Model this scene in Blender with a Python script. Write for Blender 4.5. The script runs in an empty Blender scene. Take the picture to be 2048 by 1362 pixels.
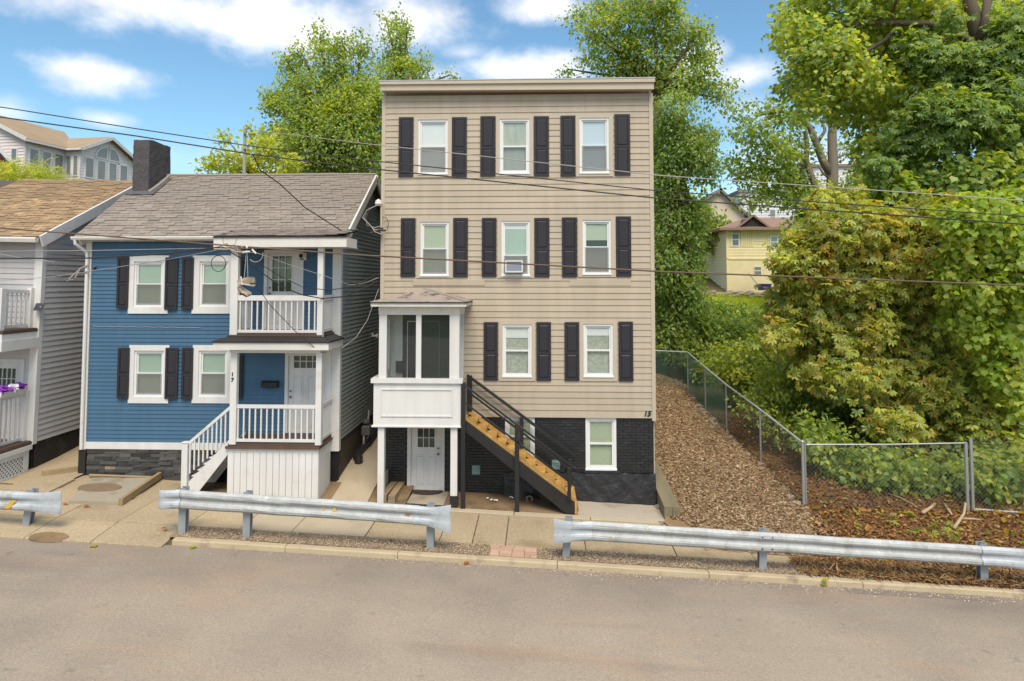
import bpy, math, random
import numpy as np
from mathutils import Vector, Matrix

R = math.radians
random.seed(11)
sc = bpy.context.scene
COL = sc.collection

# ------------------------------------------------------------------ camera
FOC = 1365.0                       # focal length in photo pixels (2048 wide)
CY = 490.0                         # principal row (lens shifted down)
YAW = R(2.2)
TH = math.atan(FOC / 26600.0)
CAM = Vector((0, 0, 6.0))
cd = bpy.data.cameras.new('camera')
cam = bpy.data.objects.new('camera', cd)
COL.objects.link(cam)
cam.location = CAM
cam.rotation_euler = (R(90) + TH, 0, YAW)
cd.sensor_width = 36
cd.lens = 36 * FOC / 2048
cd.shift_y = -(681 - CY) / 2048
cd.clip_start = 0.1
cd.clip_end = 2000
sc.camera = cam

# ------------------------------------------------------------------ sun, sky, exposure
SUN_EL, SUN_AZ = R(57), R(170)      # azimuth clockwise from +Y
sd = bpy.data.lights.new('sun', 'SUN')
sd.energy = 1.5
sd.angle = R(32)
sd.color = (1.0, 0.885, 0.72)
so = bpy.data.objects.new('sun', sd)
COL.objects.link(so)
sdir = Vector((math.sin(SUN_AZ) * math.cos(SUN_EL), math.cos(SUN_AZ) * math.cos(SUN_EL), math.sin(SUN_EL)))
so.rotation_euler = sdir.to_track_quat('Z', 'Y').to_euler()
so.location = sdir * 60

sc.view_settings.view_transform = 'Standard'
sc.view_settings.look = 'None'
sc.view_settings.exposure = 1.55
sc.view_settings.gamma = 1
sc.view_settings.use_curve_mapping = False
sc.render.engine = 'CYCLES'
sc.cycles.use_denoising = True
sc.cycles.max_bounces = 7
sc.cycles.transparent_max_bounces = 16
sc.cycles.caustics_reflective = False
sc.cycles.caustics_refractive = False

FW = Vector((-math.sin(YAW), math.cos(YAW), 0))
F3 = math.cos(TH) * FW + math.sin(TH) * Vector((0, 0, 1))
R3 = Vector((math.cos(YAW), math.sin(YAW), 0))
U3 = -math.sin(TH) * FW + math.cos(TH) * Vector((0, 0, 1))


def ray(px, py):
    return F3 + R3 * ((px - 1024) / FOC) + U3 * ((CY - py) / FOC)


def S(px, py, Y):
    """survey: photo point on the upright plane at distance Y"""
    d = ray(px, py)
    return CAM + d * (Y / d.y)


def rect(a, b, c, d, Y):
    """photo rectangle -> x0,x1,z0,z1 on plane Y"""
    my, mx = (b + d) / 2, (a + c) / 2
    return S(a, my, Y).x, S(c, my, Y).x, S(mx, d, Y).z, S(mx, b, Y).z


GA, GB = 0.27, -0.0455


def g0(x):
    return GA + GB * x


def G(px, py, off=0.0):
    d = ray(px, py)
    t = (6 - GA - off) / (GB * d.x - d.z)
    return CAM + d * t


def build_world():
    w = bpy.data.worlds.new('World')
    sc.world = w
    w.use_nodes = True
    nt = w.node_tree
    nt.nodes.clear()
    N, L = nt.nodes, nt.links
    out = N.new('ShaderNodeOutputWorld')
    bg = N.new('ShaderNodeBackground')
    bg.inputs['Strength'].default_value = 0.053
    sky = N.new('ShaderNodeTexSky')
    sky.sky_type = 'NISHITA'
    sky.sun_disc = False
    sky.sun_elevation = SUN_EL
    sky.sun_rotation = SUN_AZ
    sky.air_density = 1.0
    sky.dust_density = 0.4
    sky.ozone_density = 2.0
    tc = N.new('ShaderNodeTexCoord')
    nrm = N.new('ShaderNodeVectorMath'); nrm.operation = 'NORMALIZE'
    L.new(tc.outputs['Generated'], nrm.inputs[0])
    D = nrm.outputs[0]

    def M(op, a, b=None, c=None, clamp=False):
        m = N.new('ShaderNodeMath'); m.operation = op; m.use_clamp = clamp
        for i, v in enumerate((a, b, c)):
            if v is None: continue
            if isinstance(v, (int, float)): m.inputs[i].default_value = v
            else: L.new(v, m.inputs[i])
        return m.outputs[0]
    sp = N.new('ShaderNodeSeparateXYZ'); L.new(D, sp.inputs[0])
    az = M('ARCTAN2', sp.outputs[0], sp.outputs[1])
    el = M('ARCSINE', sp.outputs[2])

    def noise(scale, detail, rough, vec=D, off=None, stretch=None):
        n = N.new('ShaderNodeTexNoise'); n.inputs['Scale'].default_value = scale
        n.inputs['Detail'].default_value = detail; n.inputs['Roughness'].default_value = rough
        mp = N.new('ShaderNodeMapping')
        if off: mp.inputs['Location'].default_value = off
        if stretch: mp.inputs['Scale'].default_value = stretch
        L.new(vec, mp.inputs[0]); L.new(mp.outputs[0], n.inputs['Vector'])
        return n.outputs[0]
    n1 = noise(7, 7, .55, stretch=(1, 1, 1.6))
    n2 = noise(28, 6, .6, off=(3, 1, 2), stretch=(1, 1, 1.5))
    wob = M('ADD', M('MULTIPLY', M('SUBTRACT', n1, .5), 1.7), M('MULTIPLY', M('SUBTRACT', n2, .5), .8))
    # clouds: (azimuth, elevation, half width, half height, weight)
    def ae(px, py):
        d = ray(px, py).normalized()
        return math.atan2(d.x, d.y), math.asin(d.z)
    cl = []
    for px, py, rx, ry, wt in [(300, 8, 320, 62, .95), (560, 48, 330, 66, .95), (800, 48, 130, 62, .9), (212, 155, 112, 36, .95),
                               (215, 240, 50, 17, .55), (1090, 8, 95, 34, .95), (1050, 140, 190, 40, .9), (880, 150, 110, 26, .55),
                               (1490, 148, 80, 40, .9), (1400, 120, 70, 50, .8), (1500, 215, 70, 40, .4), (1660, 380, 230, 120, .7),
                               (1800, 160, 120, 60, .8), (0, 222, 50, 30, .45), (560, 330, 240, 34, .3), (930, 105, 60, 20, .4)]:
        a, e = ae(px, py)
        cl.append((a, e, rx / FOC, ry / FOC, wt))
    rr = random.Random(5)
    for k in range(46):                     # broken cloud carries on unseen all round, made denser for white fill light
        a = .8 + (k * .381966 % 1) * (2 * math.pi - 1.6)
        cl.append((a if a < math.pi else a - 2 * math.pi, rr.uniform(.12, 1.25), rr.uniform(.2, .42), rr.uniform(.08, .2), rr.uniform(.7, 1)))
    tot = None
    for a, e, sx, sy, wt in cl:
        dx = M('DIVIDE', M('SUBTRACT', az, a), sx)
        dy = M('DIVIDE', M('SUBTRACT', el, e), sy)
        dd = M('SQRT', M('ADD', M('MULTIPLY', dx, dx), M('MULTIPLY', dy, dy)))
        m = M('MULTIPLY', M('ADD', M('SUBTRACT', 1.0, dd), wob), wt)
        tot = m if tot is None else M('MAXIMUM', tot, m)
    mr = N.new('ShaderNodeMapRange'); mr.interpolation_type = 'SMOOTHSTEP'
    mr.inputs['From Min'].default_value = -.15; mr.inputs['From Max'].default_value = .95
    L.new(tot, mr.inputs['Value'])
    mask = mr.outputs[0]
    shade = M('ADD', M('MULTIPLY', noise(9, 5, .55, off=(.3, .2, .035), stretch=(1, 1, 2.2)), .55), .62)
    tint = N.new('ShaderNodeMix'); tint.data_type = 'RGBA'; tint.blend_type = 'MULTIPLY'
    tint.inputs[0].default_value = 1
    L.new(sky.outputs[0], tint.inputs[6]); tint.inputs[7].default_value = SKYTINT
    cc = N.new('ShaderNodeVectorMath'); cc.operation = 'SCALE'
    cc.inputs[0].default_value = (8.6, 8.6, 8.8)
    L.new(shade, cc.inputs['Scale'])
    mx = N.new('ShaderNodeMix'); mx.data_type = 'RGBA'
    L.new(mask, mx.inputs[0]); L.new(tint.outputs[2], mx.inputs[6]); L.new(cc.outputs[0], mx.inputs[7])
    L.new(mx.outputs[2], bg.inputs['Color'])
    L.new(bg.outputs[0], out.inputs[0])


SKYTINT = (.92, 1.16, 1.15, 1)
build_world()

# ------------------------------------------------------------------ mesh helpers
class MB:
    def __init__(s): s.v = []; s.f = []

    def add(s, vs, fs):
        b = len(s.v); s.v += [tuple(v) for v in vs]; s.f += [tuple(i + b for i in f) for f in fs]
        return s

    def hexa(s, p):                      # 4 bottom ccw, 4 top ccw
        return s.add(p, [(3, 2, 1, 0), (4, 5, 6, 7), (0, 1, 5, 4), (1, 2, 6, 5), (2, 3, 7, 6), (3, 0, 4, 7)])

    def box(s, x0, x1, y0, y1, z0, z1):
        return s.hexa([(x0, y0, z0), (x1, y0, z0), (x1, y1, z0), (x0, y1, z0), (x0, y0, z1), (x1, y0, z1), (x1, y1, z1), (x0, y1, z1)])

    def cbox(s, x0, x1, y0, y1, z0, z1, c=.006):   # box with chamfered edges (front/top)
        X = [(x0, x1), (x0 + c, x1 - c)]
        vs = []
        for zz in ((z0, 1), (z0 + c, 0), (z1 - c, 0), (z1, 1)):
            i = zz[1]
            for (xx, yy) in ((x0, y0), (x1, y0), (x1, y1), (x0, y1)):
                cx = c if i else 0
                vs.append((xx + (cx if xx == x0 else -cx), yy + (cx if yy == y0 else -cx), zz[0]))
        fs = [(3, 2, 1, 0), (12, 13, 14, 15)]
        for k in range(3):
            for j in range(4):
                a = k * 4 + j; b = k * 4 + (j + 1) % 4
                fs.append((a, b, b + 4, a + 4))
        return s.add(vs, fs)

    def beam(s, p0, p1, w, h, up=(0, 0, 1)):
        p0, p1 = Vector(p0), Vector(p1)
        d = (p1 - p0).normalized(); up = Vector(up)
        sd_ = d.cross(up).normalized() * (w / 2); u = sd_.cross(d).normalized() * (h / 2)
        c = [p0 - sd_ - u, p0 + sd_ - u, p1 + sd_ - u, p1 - sd_ - u, p0 - sd_ + u, p0 + sd_ + u, p1 + sd_ + u, p1 - sd_ + u]
        return s.hexa(c)

    def tube(s, pts, r, n=6, cap=True):
        pts = [Vector(p) for p in pts]
        rs = r if isinstance(r, (list, tuple)) else [r] * len(pts)
        b = len(s.v); ref = None
        for i, p in enumerate(pts):
            t = (pts[min(i + 1, len(pts) - 1)] - pts[max(i - 1, 0)])
            if t.length < 1e-9: t = Vector((0, 0, 1))
            t.normalize()
            if ref is None: ref = Vector((0, 0, 1)) if abs(t.z) < .9 else Vector((1, 0, 0))
            a = t.cross(ref).normalized(); c = a.cross(t).normalized(); ref = c
            for k in range(n):
                q = 2 * math.pi * k / n
                s.v.append(tuple(p + (a * math.cos(q) + c * math.sin(q)) * rs[i]))
        for i in range(len(pts) - 1):
            for k in range(n):
                k2 = (k + 1) % n
                s.f.append((b + i * n + k, b + i * n + k2, b + (i + 1) * n + k2, b + (i + 1) * n + k))
        if cap:
            s.f.append(tuple(b + k for k in range(n))[::-1])
            s.f.append(tuple(b + (len(pts) - 1) * n + k for k in range(n)))
        return s

    def prism(s, poly, off):             # planar polygon extruded along off
        n = len(poly); off = Vector(off)
        vs = [Vector(p) for p in poly]; vs += [v + off for v in vs]
        fs = [tuple(range(n))[::-1], tuple(range(n, 2 * n))] + [(i, (i + 1) % n, n + (i + 1) % n, n + i) for i in range(n)]
        return s.add(vs, fs)

    def quad(s, *p): return s.add(p, [tuple(range(len(p)))])

    def lathe(s, prof, c, n=14, axis='z'):
        b = len(s.v)
        for r_, h in prof:
            for k in range(n):
                q = 2 * math.pi * k / n
                a, d = r_ * math.cos(q), r_ * math.sin(q)
                s.v.append((c[0] + a, c[1] + d, c[2] + h) if axis == 'z' else (c[0] + a, c[1] + h, c[2] + d) if axis == 'y' else (c[0] + h, c[1] + a, c[2] + d))
        for i in range(len(prof) - 1):
            for k in range(n):
                s.f.append((b + i * n + k, b + i * n + (k + 1) % n, b + (i + 1) * n + (k + 1) % n, b + (i + 1) * n + k))
        s.f.append(tuple(b + k for k in range(n))[::-1]); s.f.append(tuple(b + (len(prof) - 1) * n + k for k in range(n)))
        return s

    def grid(s, fn, nu, nv):
        b = len(s.v)
        for j in range(nv + 1):
            for i in range(nu + 1):
                s.v.append(tuple(fn(i / nu, j / nv)))
        for j in range(nv):
            for i in range(nu):
                a = b + j * (nu + 1) + i
                s.f.append((a, a + 1, a + nu + 2, a + nu + 1))
        return s

    def mesh(s, name):
        m = bpy.data.meshes.new(name); m.from_pydata(s.v, [], s.f); m.update()
        return m

    def build(s, name, m, parent=None, smooth=False, **k):
        return obj(name, s.mesh(name), m, parent, smooth=smooth, **k)


WM = {}


def obj(name, mesh, m=None, parent=None, loc=None, rot=None, scale=None, smooth=False, local=False, label=None, kind=None):
    if m is not None and not mesh.materials: mesh.materials.append(m)
    if smooth: mesh.shade_smooth()
    o = bpy.data.objects.new(name, mesh); COL.objects.link(o)
    W = Matrix.LocRotScale(Vector(loc) if loc is not None else Vector((0, 0, 0)),
                           Matrix.Rotation(0, 3, 'X') if rot is None else rot, Vector(scale) if scale else Vector((1, 1, 1)))
    o.matrix_basis = W
    if parent is not None:
        o.parent = parent
        if not local: o.matrix_parent_inverse = WM.get(parent.name, Matrix.Identity(4)).inverted()
    WM[o.name] = W
    if label: o['label'] = label
    if kind: o['kind'] = kind
    return o


def tag(o, label, cat, group=None):
    o['label'] = label; o['category'] = cat
    if group: o['group'] = group
    return o


def thing(name, label, cat, loc=(0, 0, 0), group=None):
    o = bpy.data.objects.new(name, None); COL.objects.link(o)
    o.empty_display_size = .3
    o.location = loc; WM[o.name] = Matrix.Translation(Vector(loc))
    return tag(o, label, cat, group)


# ------------------------------------------------------------------ materials
def new_mat(name):
    m = bpy.data.materials.new(name); m.use_nodes = True
    nt = m.node_tree; nt.nodes.clear()
    return m, nt, nt.nodes, nt.links


def pm(name, c, rough=.6, var=.12, scale=1.5, fine=0, fscale=60, bump=0, bscale=40, metal=0, rnd=0, streak=0, c2=None, c2r=(.5, .7), c2s=1.,
       c3=None, c3r=(.6, .75), c3s=8., stretch=None, spec=.3, bstretch=None):
    m, nt, N, L = new_mat(name)
    out = N.new('ShaderNodeOutputMaterial'); p = N.new('ShaderNodeBsdfPrincipled'); L.new(p.outputs[0], out.inputs[0])
    p.inputs['Roughness'].default_value = rough; p.inputs['Metallic'].default_value = metal
    p.inputs['Specular IOR Level'].default_value = spec
    geo = N.new('ShaderNodeNewGeometry'); P = geo.outputs['Position']

    def noise(sc_, det=4, st=None, off=0):
        n = N.new('ShaderNodeTexNoise'); n.inputs['Scale'].default_value = sc_; n.inputs['Detail'].default_value = det
        mp = N.new('ShaderNodeMapping'); mp.inputs['Location'].default_value = (off, off * .7, off * 1.3)
        if st: mp.inputs['Scale'].default_value = st
        L.new(P, mp.inputs[0]); L.new(mp.outputs[0], n.inputs['Vector'])
        return n.outputs[0]

    def ma(op, a, b):
        q = N.new('ShaderNodeMath'); q.operation = op
        for i, v in enumerate((a, b)):
            if isinstance(v, (int, float)): q.inputs[i].default_value = v
            else: L.new(v, q.inputs[i])
        return q.outputs[0]
    v = ma('ADD', ma('MULTIPLY', noise(scale, 5, stretch), 2 * var), 1 - var)
    if fine: v = ma('MULTIPLY', v, ma('ADD', ma('MULTIPLY', noise(fscale, 3, None, 5), 2 * fine), 1 - fine))
    if streak: v = ma('MULTIPLY', v, ma('ADD', ma('MULTIPLY', noise(1.0, 5, (5, 5, .35), 9), 2 * streak), 1 - streak))
    if rnd:
        oi = N.new('ShaderNodeObjectInfo')
        v = ma('MULTIPLY', v, ma('ADD', ma('MULTIPLY', oi.outputs['Random'], 2 * rnd), 1 - rnd))
    col = None
    base = N.new('ShaderNodeRGB'); base.outputs[0].default_value = (*c, 1); col = base.outputs[0]
    for (cc, rr, ss, of) in ((c2, c2r, c2s, 21), (c3, c3r, c3s, 33)):
        if cc is None: continue
        mr = N.new('ShaderNodeMapRange'); mr.inputs['From Min'].default_value = rr[0]; mr.inputs['From Max'].default_value = rr[1]
        L.new(noise(ss, 5, stretch, of), mr.inputs['Value'])
        mx = N.new('ShaderNodeMix'); mx.data_type = 'RGBA'
        L.new(mr.outputs[0], mx.inputs[0]); L.new(col, mx.inputs[6]); mx.inputs[7].default_value = (*cc, 1)
        col = mx.outputs[2]
    s = N.new('ShaderNodeVectorMath'); s.operation = 'SCALE'; L.new(col, s.inputs[0]); L.new(v, s.inputs['Scale'])
    L.new(s.outputs[0], p.inputs['Base Color'])
    if bump:
        b = N.new('ShaderNodeBump'); b.inputs['Strength'].default_value = 1; b.inputs['Distance'].default_value = bump
        L.new(noise(bscale, 5, bstretch or stretch, 2), b.inputs['Height']); L.new(b.outputs[0], p.inputs['Normal'])
    return m


def glass_mat(name='window_glass', tint=(.96, .98, .97), refl=1.0):
    m, nt, N, L = new_mat(name)
    out = N.new('ShaderNodeOutputMaterial'); mx = N.new('ShaderNodeMixShader')
    t = N.new('ShaderNodeBsdfTransparent'); t.inputs[0].default_value = (*tint, 1)
    gl = N.new('ShaderNodeBsdfGlossy'); gl.inputs['Roughness'].default_value = .02
    lw = N.new('ShaderNodeLayerWeight'); lw.inputs['Blend'].default_value = .5
    pw = N.new('ShaderNodeMath'); pw.operation = 'POWER'; pw.inputs[1].default_value = 5; L.new(lw.outputs['Facing'], pw.inputs[0])
    mu = N.new('ShaderNodeMath'); mu.operation = 'MULTIPLY_ADD'; mu.inputs[1].default_value = .8; mu.inputs[2].default_value = .055 * refl; L.new(pw.outputs[0], mu.inputs[0])
    L.new(mu.outputs[0], mx.inputs[0]); L.new(t.outputs[0], mx.inputs[1]); L.new(gl.outputs[0], mx.inputs[2])
    L.new(mx.outputs[0], out.inputs[0])
    return m


def screen_mat(name, c=(.09, .1, .1), a=.5):
    m, nt, N, L = new_mat(name)
    out = N.new('ShaderNodeOutputMaterial'); mx = N.new('ShaderNodeMixShader'); mx.inputs[0].default_value = a
    t = N.new('ShaderNodeBsdfTransparent'); d = N.new('ShaderNodeBsdfDiffuse'); d.inputs[0].default_value = (*c, 1)
    L.new(t.outputs[0], mx.inputs[1]); L.new(d.outputs[0], mx.inputs[2]); L.new(mx.outputs[0], out.inputs[0])
    return m


def leaf_mat(name, trans=.5, rough=.45):
    m, nt, N, L = new_mat(name)
    out = N.new('ShaderNodeOutputMaterial'); mx = N.new('ShaderNodeMixShader'); mx.inputs[0].default_value = trans
    at = N.new('ShaderNodeAttribute'); at.attribute_name = 'tint'
    p = N.new('ShaderNodeBsdfPrincipled'); p.inputs['Roughness'].default_value = rough; p.inputs['Specular IOR Level'].default_value = .5
    tr = N.new('ShaderNodeBsdfTranslucent')
    mu = N.new('ShaderNodeMix'); mu.data_type = 'RGBA'; mu.blend_type = 'MULTIPLY'; mu.inputs[0].default_value = 1
    mu.inputs[7].default_value = (2.3, 2.0, .6, 1)
    L.new(at.outputs['Color'], p.inputs['Base Color']); L.new(at.outputs['Color'], mu.inputs[6]); L.new(mu.outputs[2], tr.inputs[0])
    L.new(p.outputs[0], mx.inputs[1]); L.new(tr.outputs[0], mx.inputs[2]); L.new(mx.outputs[0], out.inputs[0])
    return m


K = {}
K['tan'] = pm('tan_vinyl', (.418, .350, .268), .5, .07, .7, streak=.16, fine=.03, fscale=25, rnd=.035)
K['tantrim'] = pm('tan_trim', (.465, .395, .31), .5, .06, 1.2, streak=.06)
K['blue'] = pm('blue_vinyl', (.056, .124, .207), .45, .08, .8, streak=.12, rnd=.04)
K['bluegrey'] = pm('side_vinyl', (.25, .285, .28), .5, .07, .8, streak=.1, rnd=.04)
K['greyvinyl'] = pm('grey_vinyl', (.50, .48, .485), .5, .07, .8, streak=.1, rnd=.05)
K['white'] = pm('white_paint', (.63, .618, .605), .45, .06, 1.5, streak=.12, fine=.03, c2=(.52, .48, .42), c2r=(.60, .80), c2s=2.2)
K['whitedirty'] = pm('white_paint_worn', (.64, .61, .565), .5, .06, 2.5, streak=.1, c2=(.55, .48, .38), c2r=(.6, .8), c2s=3)
K['vinylw'] = pm('white_vinyl_frame', (.68, .68, .685), .35, .03, 1)
K['shutter'] = pm('charcoal_shutter', (.028, .026, .032), .45, .1, 2, rnd=.08, streak=.08)
K['blackbrick'] = pm('black_painted_brick', (.018, .018, .020), .42, .25, 3, fine=.25, fscale=30, bump=.004, bscale=60, rnd=.25, spec=.5, c2=(.05, .05, .052), c2r=(.62, .75), c2s=6)
K['blackmortar'] = pm('black_mortar', (.012, .012, .013), .6, .3, 5, bump=.003, bscale=50)
K['blackparge'] = pm('black_parging', (.02, .02, .023), .4, .4, 4, bump=.03, bscale=9, spec=.5, c2=(.06, .06, .065), c2r=(.6, .8), c2s=7)
K['blackwood'] = pm('black_painted_wood', (.018, .017, .018), .42, .2, 2, streak=.2, spec=.45)
K['steelblack'] = pm('black_rail', (.02, .02, .022), .35, .15, 3, spec=.5)
K['wood'] = pm('golden_wood', (.42, .24, .07), .6, .2, 2.2, fine=.12, fscale=14, rnd=.14, stretch=(1, .35, 1), c2=(.55, .36, .13), c2r=(.5, .75), c2s=4, c3=(.34, .19, .06), c3r=(.62, .8), c3s=5)
K['timber'] = pm('weathered_timber', (.30, .22, .12), .8, .25, 2, fine=.2, fscale=20, stretch=(1, .3, 1), bump=.01, bscale=12, c2=(.22, .19, .14), c2r=(.45, .7), c2s=3)
K['deck'] = pm('brown_deck', (.10, .062, .045), .6, .2, 3, streak=.1)
K['shingle'] = pm('grey_shingle', (.25, .212, .18), .85, .12, 1.2, fine=.3, fscale=40, rnd=.13, bump=.004, bscale=120)
K['shingledk'] = pm('roof_underlay', (.09, .075, .07), .9, .2, 2)
K['brownshingle'] = pm('brown_shingle', (.30, .205, .12), .85, .2, 1.2, fine=.22, fscale=70, rnd=.14, bump=.004, bscale=120, c2=(.45, .31, .16), c2r=(.5, .7), c2s=2)
K['membrane'] = pm('black_membrane', (.032, .028, .028), .6, .35, 3, fine=.2, fscale=30, bump=.01, bscale=10)
K['smallroof'] = pm('weathered_roofing', (.30, .25, .21), .8, .25, 2.5, fine=.2, fscale=40, c2=(.10, .08, .075), c2r=(.55, .68), c2s=3.2)
K['chimney'] = pm('tarred_chimney', (.075, .068, .07), .65, .25, 2.5, fine=.2, fscale=25, bump=.02, bscale=12)
K['chimtar'] = pm('roof_tar', (.10, .095, .10), .5, .3, 3, bump=.03, bscale=7)
K['galv'] = pm('galvanized_steel', (.40, .41, .41), .6, .22, 2.6, metal=.12, streak=.16, fine=.2, fscale=11, spec=.4, c2=(.31, .31, .29), c2r=(.56, .72), c2s=3.5, c3=(.50, .51, .52), c3r=(.6, .7), c3s=16)
K['galvnew'] = pm('galvanized_end', (.42, .45, .48), .58, .16, 3, metal=.12, streak=.12, fine=.14, fscale=12, c2=(.34, .36, .38), c2r=(.55, .7), c2s=5)
K['oldtimber'] = pm('grey_green_timber', (.20, .17, .105), .85, .3, 2.5, fine=.3, fscale=20, stretch=(1, .3, 1), bump=.012, bscale=12, c2=(.12, .11, .075), c2r=(.5, .7), c2s=3)
K['galvpost'] = pm('galvanized_post', (.30, .325, .345), .55, .2, 4, metal=.2, streak=.15)
K['bolt'] = pm('rusty_bolt', (.12, .07, .05), .6, .2, 9)
K['yellowpaint'] = pm('yellow_marking', (.62, .38, .06), .6, .2, 6)
K['rust'] = pm('rust_stain', (.36, .2, .09), .7, .3, 9)
K['conc'] = pm('sidewalk_concrete', (.36, .285, .185), .85, .18, .9, fine=.42, fscale=24, rnd=.08, bump=.006, bscale=40, c2=(.25, .19, .115), c2r=(.55, .75), c2s=1.1, c3=(.46, .38, .26), c3r=(.6, .75), c3s=20)
K['concnew'] = pm('new_concrete', (.43, .36, .26), .8, .10, 1, fine=.12, fscale=24, rnd=.04, c2=(.37, .30, .2), c2r=(.55, .75), c2s=1.4)
K['concgrey'] = pm('grey_concrete', (.33, .29, .225), .85, .16, 1.3, fine=.12, fscale=35, bump=.004, bscale=50, c2=(.24, .20, .14), c2r=(.5, .7), c2s=2)
K['concpad'] = pm('exposed_pad', (.40, .35, .28), .85, .14, 1.2, fine=.16, fscale=40, c2=(.29, .24, .17), c2r=(.55, .75), c2s=1.6)
K['kerb'] = pm('kerb_concrete', (.42, .34, .225), .85, .14, 1.6, fine=.18, fscale=40, bump=.006, bscale=35, c2=(.26, .2, .14), c2r=(.55, .72), c2s=3)
K['asphalt'] = pm('worn_asphalt', (.325, .27, .212), .88, .10, .5, fine=.38, fscale=30, bump=.008, bscale=36, c2=(.27, .225, .18), c2r=(.45, .7), c2s=.5, c3=(.36, .31, .26), c3r=(.64, .72), c3s=45)
def road_band():
    m = K['asphalt']; nt = m.node_tree; N, L = nt.nodes, nt.links
    pr = [n for n in N if n.type == 'BSDF_PRINCIPLED'][0]; src = pr.inputs['Base Color'].links[0].from_socket
    geo = N.new('ShaderNodeNewGeometry'); sp = N.new('ShaderNodeSeparateXYZ'); L.new(geo.outputs['Position'], sp.inputs[0])
    def nz(s, st, det=5):
        n = N.new('ShaderNodeTexNoise'); n.inputs['Scale'].default_value = s; n.inputs['Detail'].default_value = det
        mp = N.new('ShaderNodeMapping'); mp.inputs['Scale'].default_value = st; L.new(geo.outputs['Position'], mp.inputs[0]); L.new(mp.outputs[0], n.inputs['Vector']); return n.outputs[0]
    def mth(op, a, b=0):
        q = N.new('ShaderNodeMath'); q.operation = op
        for i, v in enumerate((a, b)):
            if isinstance(v, (int, float)): q.inputs[i].default_value = v
            else: L.new(v, q.inputs[i])
        return q.outputs[0]
    def over(fac, col, s0, s1, src):
        mr = N.new('ShaderNodeMapRange'); mr.interpolation_type = 'SMOOTHSTEP'; mr.inputs['From Min'].default_value = s0; mr.inputs['From Max'].default_value = s1; L.new(fac, mr.inputs['Value'])
        mx = N.new('ShaderNodeMix'); mx.data_type = 'RGBA'; mx.blend_type = 'MULTIPLY'; L.new(mr.outputs[0], mx.inputs[0]); L.new(src, mx.inputs[6]); mx.inputs[7].default_value = (*col, 1); return mx.outputs[2]
    band = mth('ADD', sp.outputs[1], mth('MULTIPLY', mth('SUBTRACT', nz(.5, (.5, 1, 1)), .5), 4.5))
    c = over(band, (.80, .80, .82), 11.2, 14.2, src)                      # older, dirtier asphalt along the kerb
    c = over(nz(1.1, (.35, 1.3, 1)), (1.10, 1.02, .96), .52, .68, c)       # reddish drifts of dust
    c = over(nz(.9, (.25, 1.6, 1), 7), (.87, .87, .88), .54, .74, c)       # long darker smears of traffic
    c = over(nz(2.2, (1, 1, 1), 8), (.80, .80, .80), .66, .72, c)          # oil spots
    L.new(c, pr.inputs['Base Color'])
road_band()
K['patch'] = pm('asphalt_patch', (.20, .165, .14), .9, .12, 2, fine=.25, fscale=40)
K['gravel'] = pm('gravel_ground', (.27, .20, .13), .9, .2, 2, fine=.35, fscale=40, bump=.012, bscale=45)
K['pebble'] = pm('pebbles', (.36, .28, .20), .8, .2, 3, fine=.45, fscale=22)
K['soil'] = pm('hill_soil', (.12, .085, .045), .95, .3, .6, fine=.3, fscale=15, bump=.03, bscale=6, c2=(.06, .08, .02), c2r=(.4, .6), c2s=.3)
K['dirt'] = pm('bare_dirt', (.22, .15, .085), .95, .25, 1.5, fine=.3, fscale=25, bump=.02, bscale=14, c2=(.13, .09, .05), c2r=(.5, .7), c2s=2)
K['mulch'] = pm('mulch_ground', (.27, .175, .09), .95, .25, .8, fine=.5, fscale=28, bump=.03, bscale=28, c2=(.34, .21, .11), c2r=(.5, .7), c2s=1.2, c3=(.33, .24, .13), c3r=(.52, .66), c3s=.55)
K['litter'] = pm('leaf_litter_ground', (.15, .075, .028), .95, .3, 1.2, fine=.5, fscale=22, bump=.03, bscale=22, c2=(.22, .12, .05), c2r=(.5, .7), c2s=1.5)
K['brick'] = pm('pink_paver', (.46, .30, .22), .85, .12, 3, fine=.12, fscale=40, rnd=.12)
K['stone'] = pm('ledge_stone', (.075, .072, .07), .75, .3, 4, fine=.3, fscale=30, rnd=.5, bump=.01, bscale=35)
K['stonepale'] = pm('pale_stone', (.30, .22, .16), .75, .2, 5)
K['rock'] = pm('grey_rock', (.27, .23, .17), .85, .3, 4, fine=.2, fscale=25, bump=.02, bscale=10)
K['bark'] = pm('bark', (.13, .10, .075), .9, .3, 4, fine=.3, fscale=20, bump=.02, bscale=14, stretch=(1, 1, .25))
K['barkpale'] = pm('pale_bark', (.19, .16, .125), .9, .25, 4, fine=.25, fscale=20, bump=.02, bscale=14, stretch=(1, 1, .25))
K['drywood'] = pm('dead_branch', (.40, .30, .18), .85, .25, 4, fine=.2, fscale=20)
K['cable'] = pm('black_cable', (.035, .03, .03), .55, .2, 4)
K['cablebr'] = pm('brown_cable', (.13, .085, .06), .6, .25, 3)
K['cablegrey'] = pm('grey_cable', (.36, .33, .31), .5, .2, 3)
K['glass'] = glass_mat()
K['glassdk'] = glass_mat('porch_glass', (.62, .68, .66), 1.15)
K['screen'] = screen_mat('insect_screen', (.26, .265, .26), .32)
K['screendk'] = screen_mat('dark_insect_screen', (.05, .06, .065), .72)
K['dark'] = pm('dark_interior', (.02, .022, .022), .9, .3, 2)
K['navy'] = pm('navy_door', (.02, .032, .055), .4, .15, 1)
K['blind_w'] = pm('white_blind', (.78, .78, .78), .7, .03, 1)
K['blind_b'] = pm('bluish_blind', (.58, .66, .76), .7, .05, 1)
K['blind_g'] = pm('green_shade', (.42, .46, .33), .8, .08, 1.5)
K['blind_t'] = pm('sage_shade', (.36, .46, .40), .8, .08, 1.5)
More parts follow.
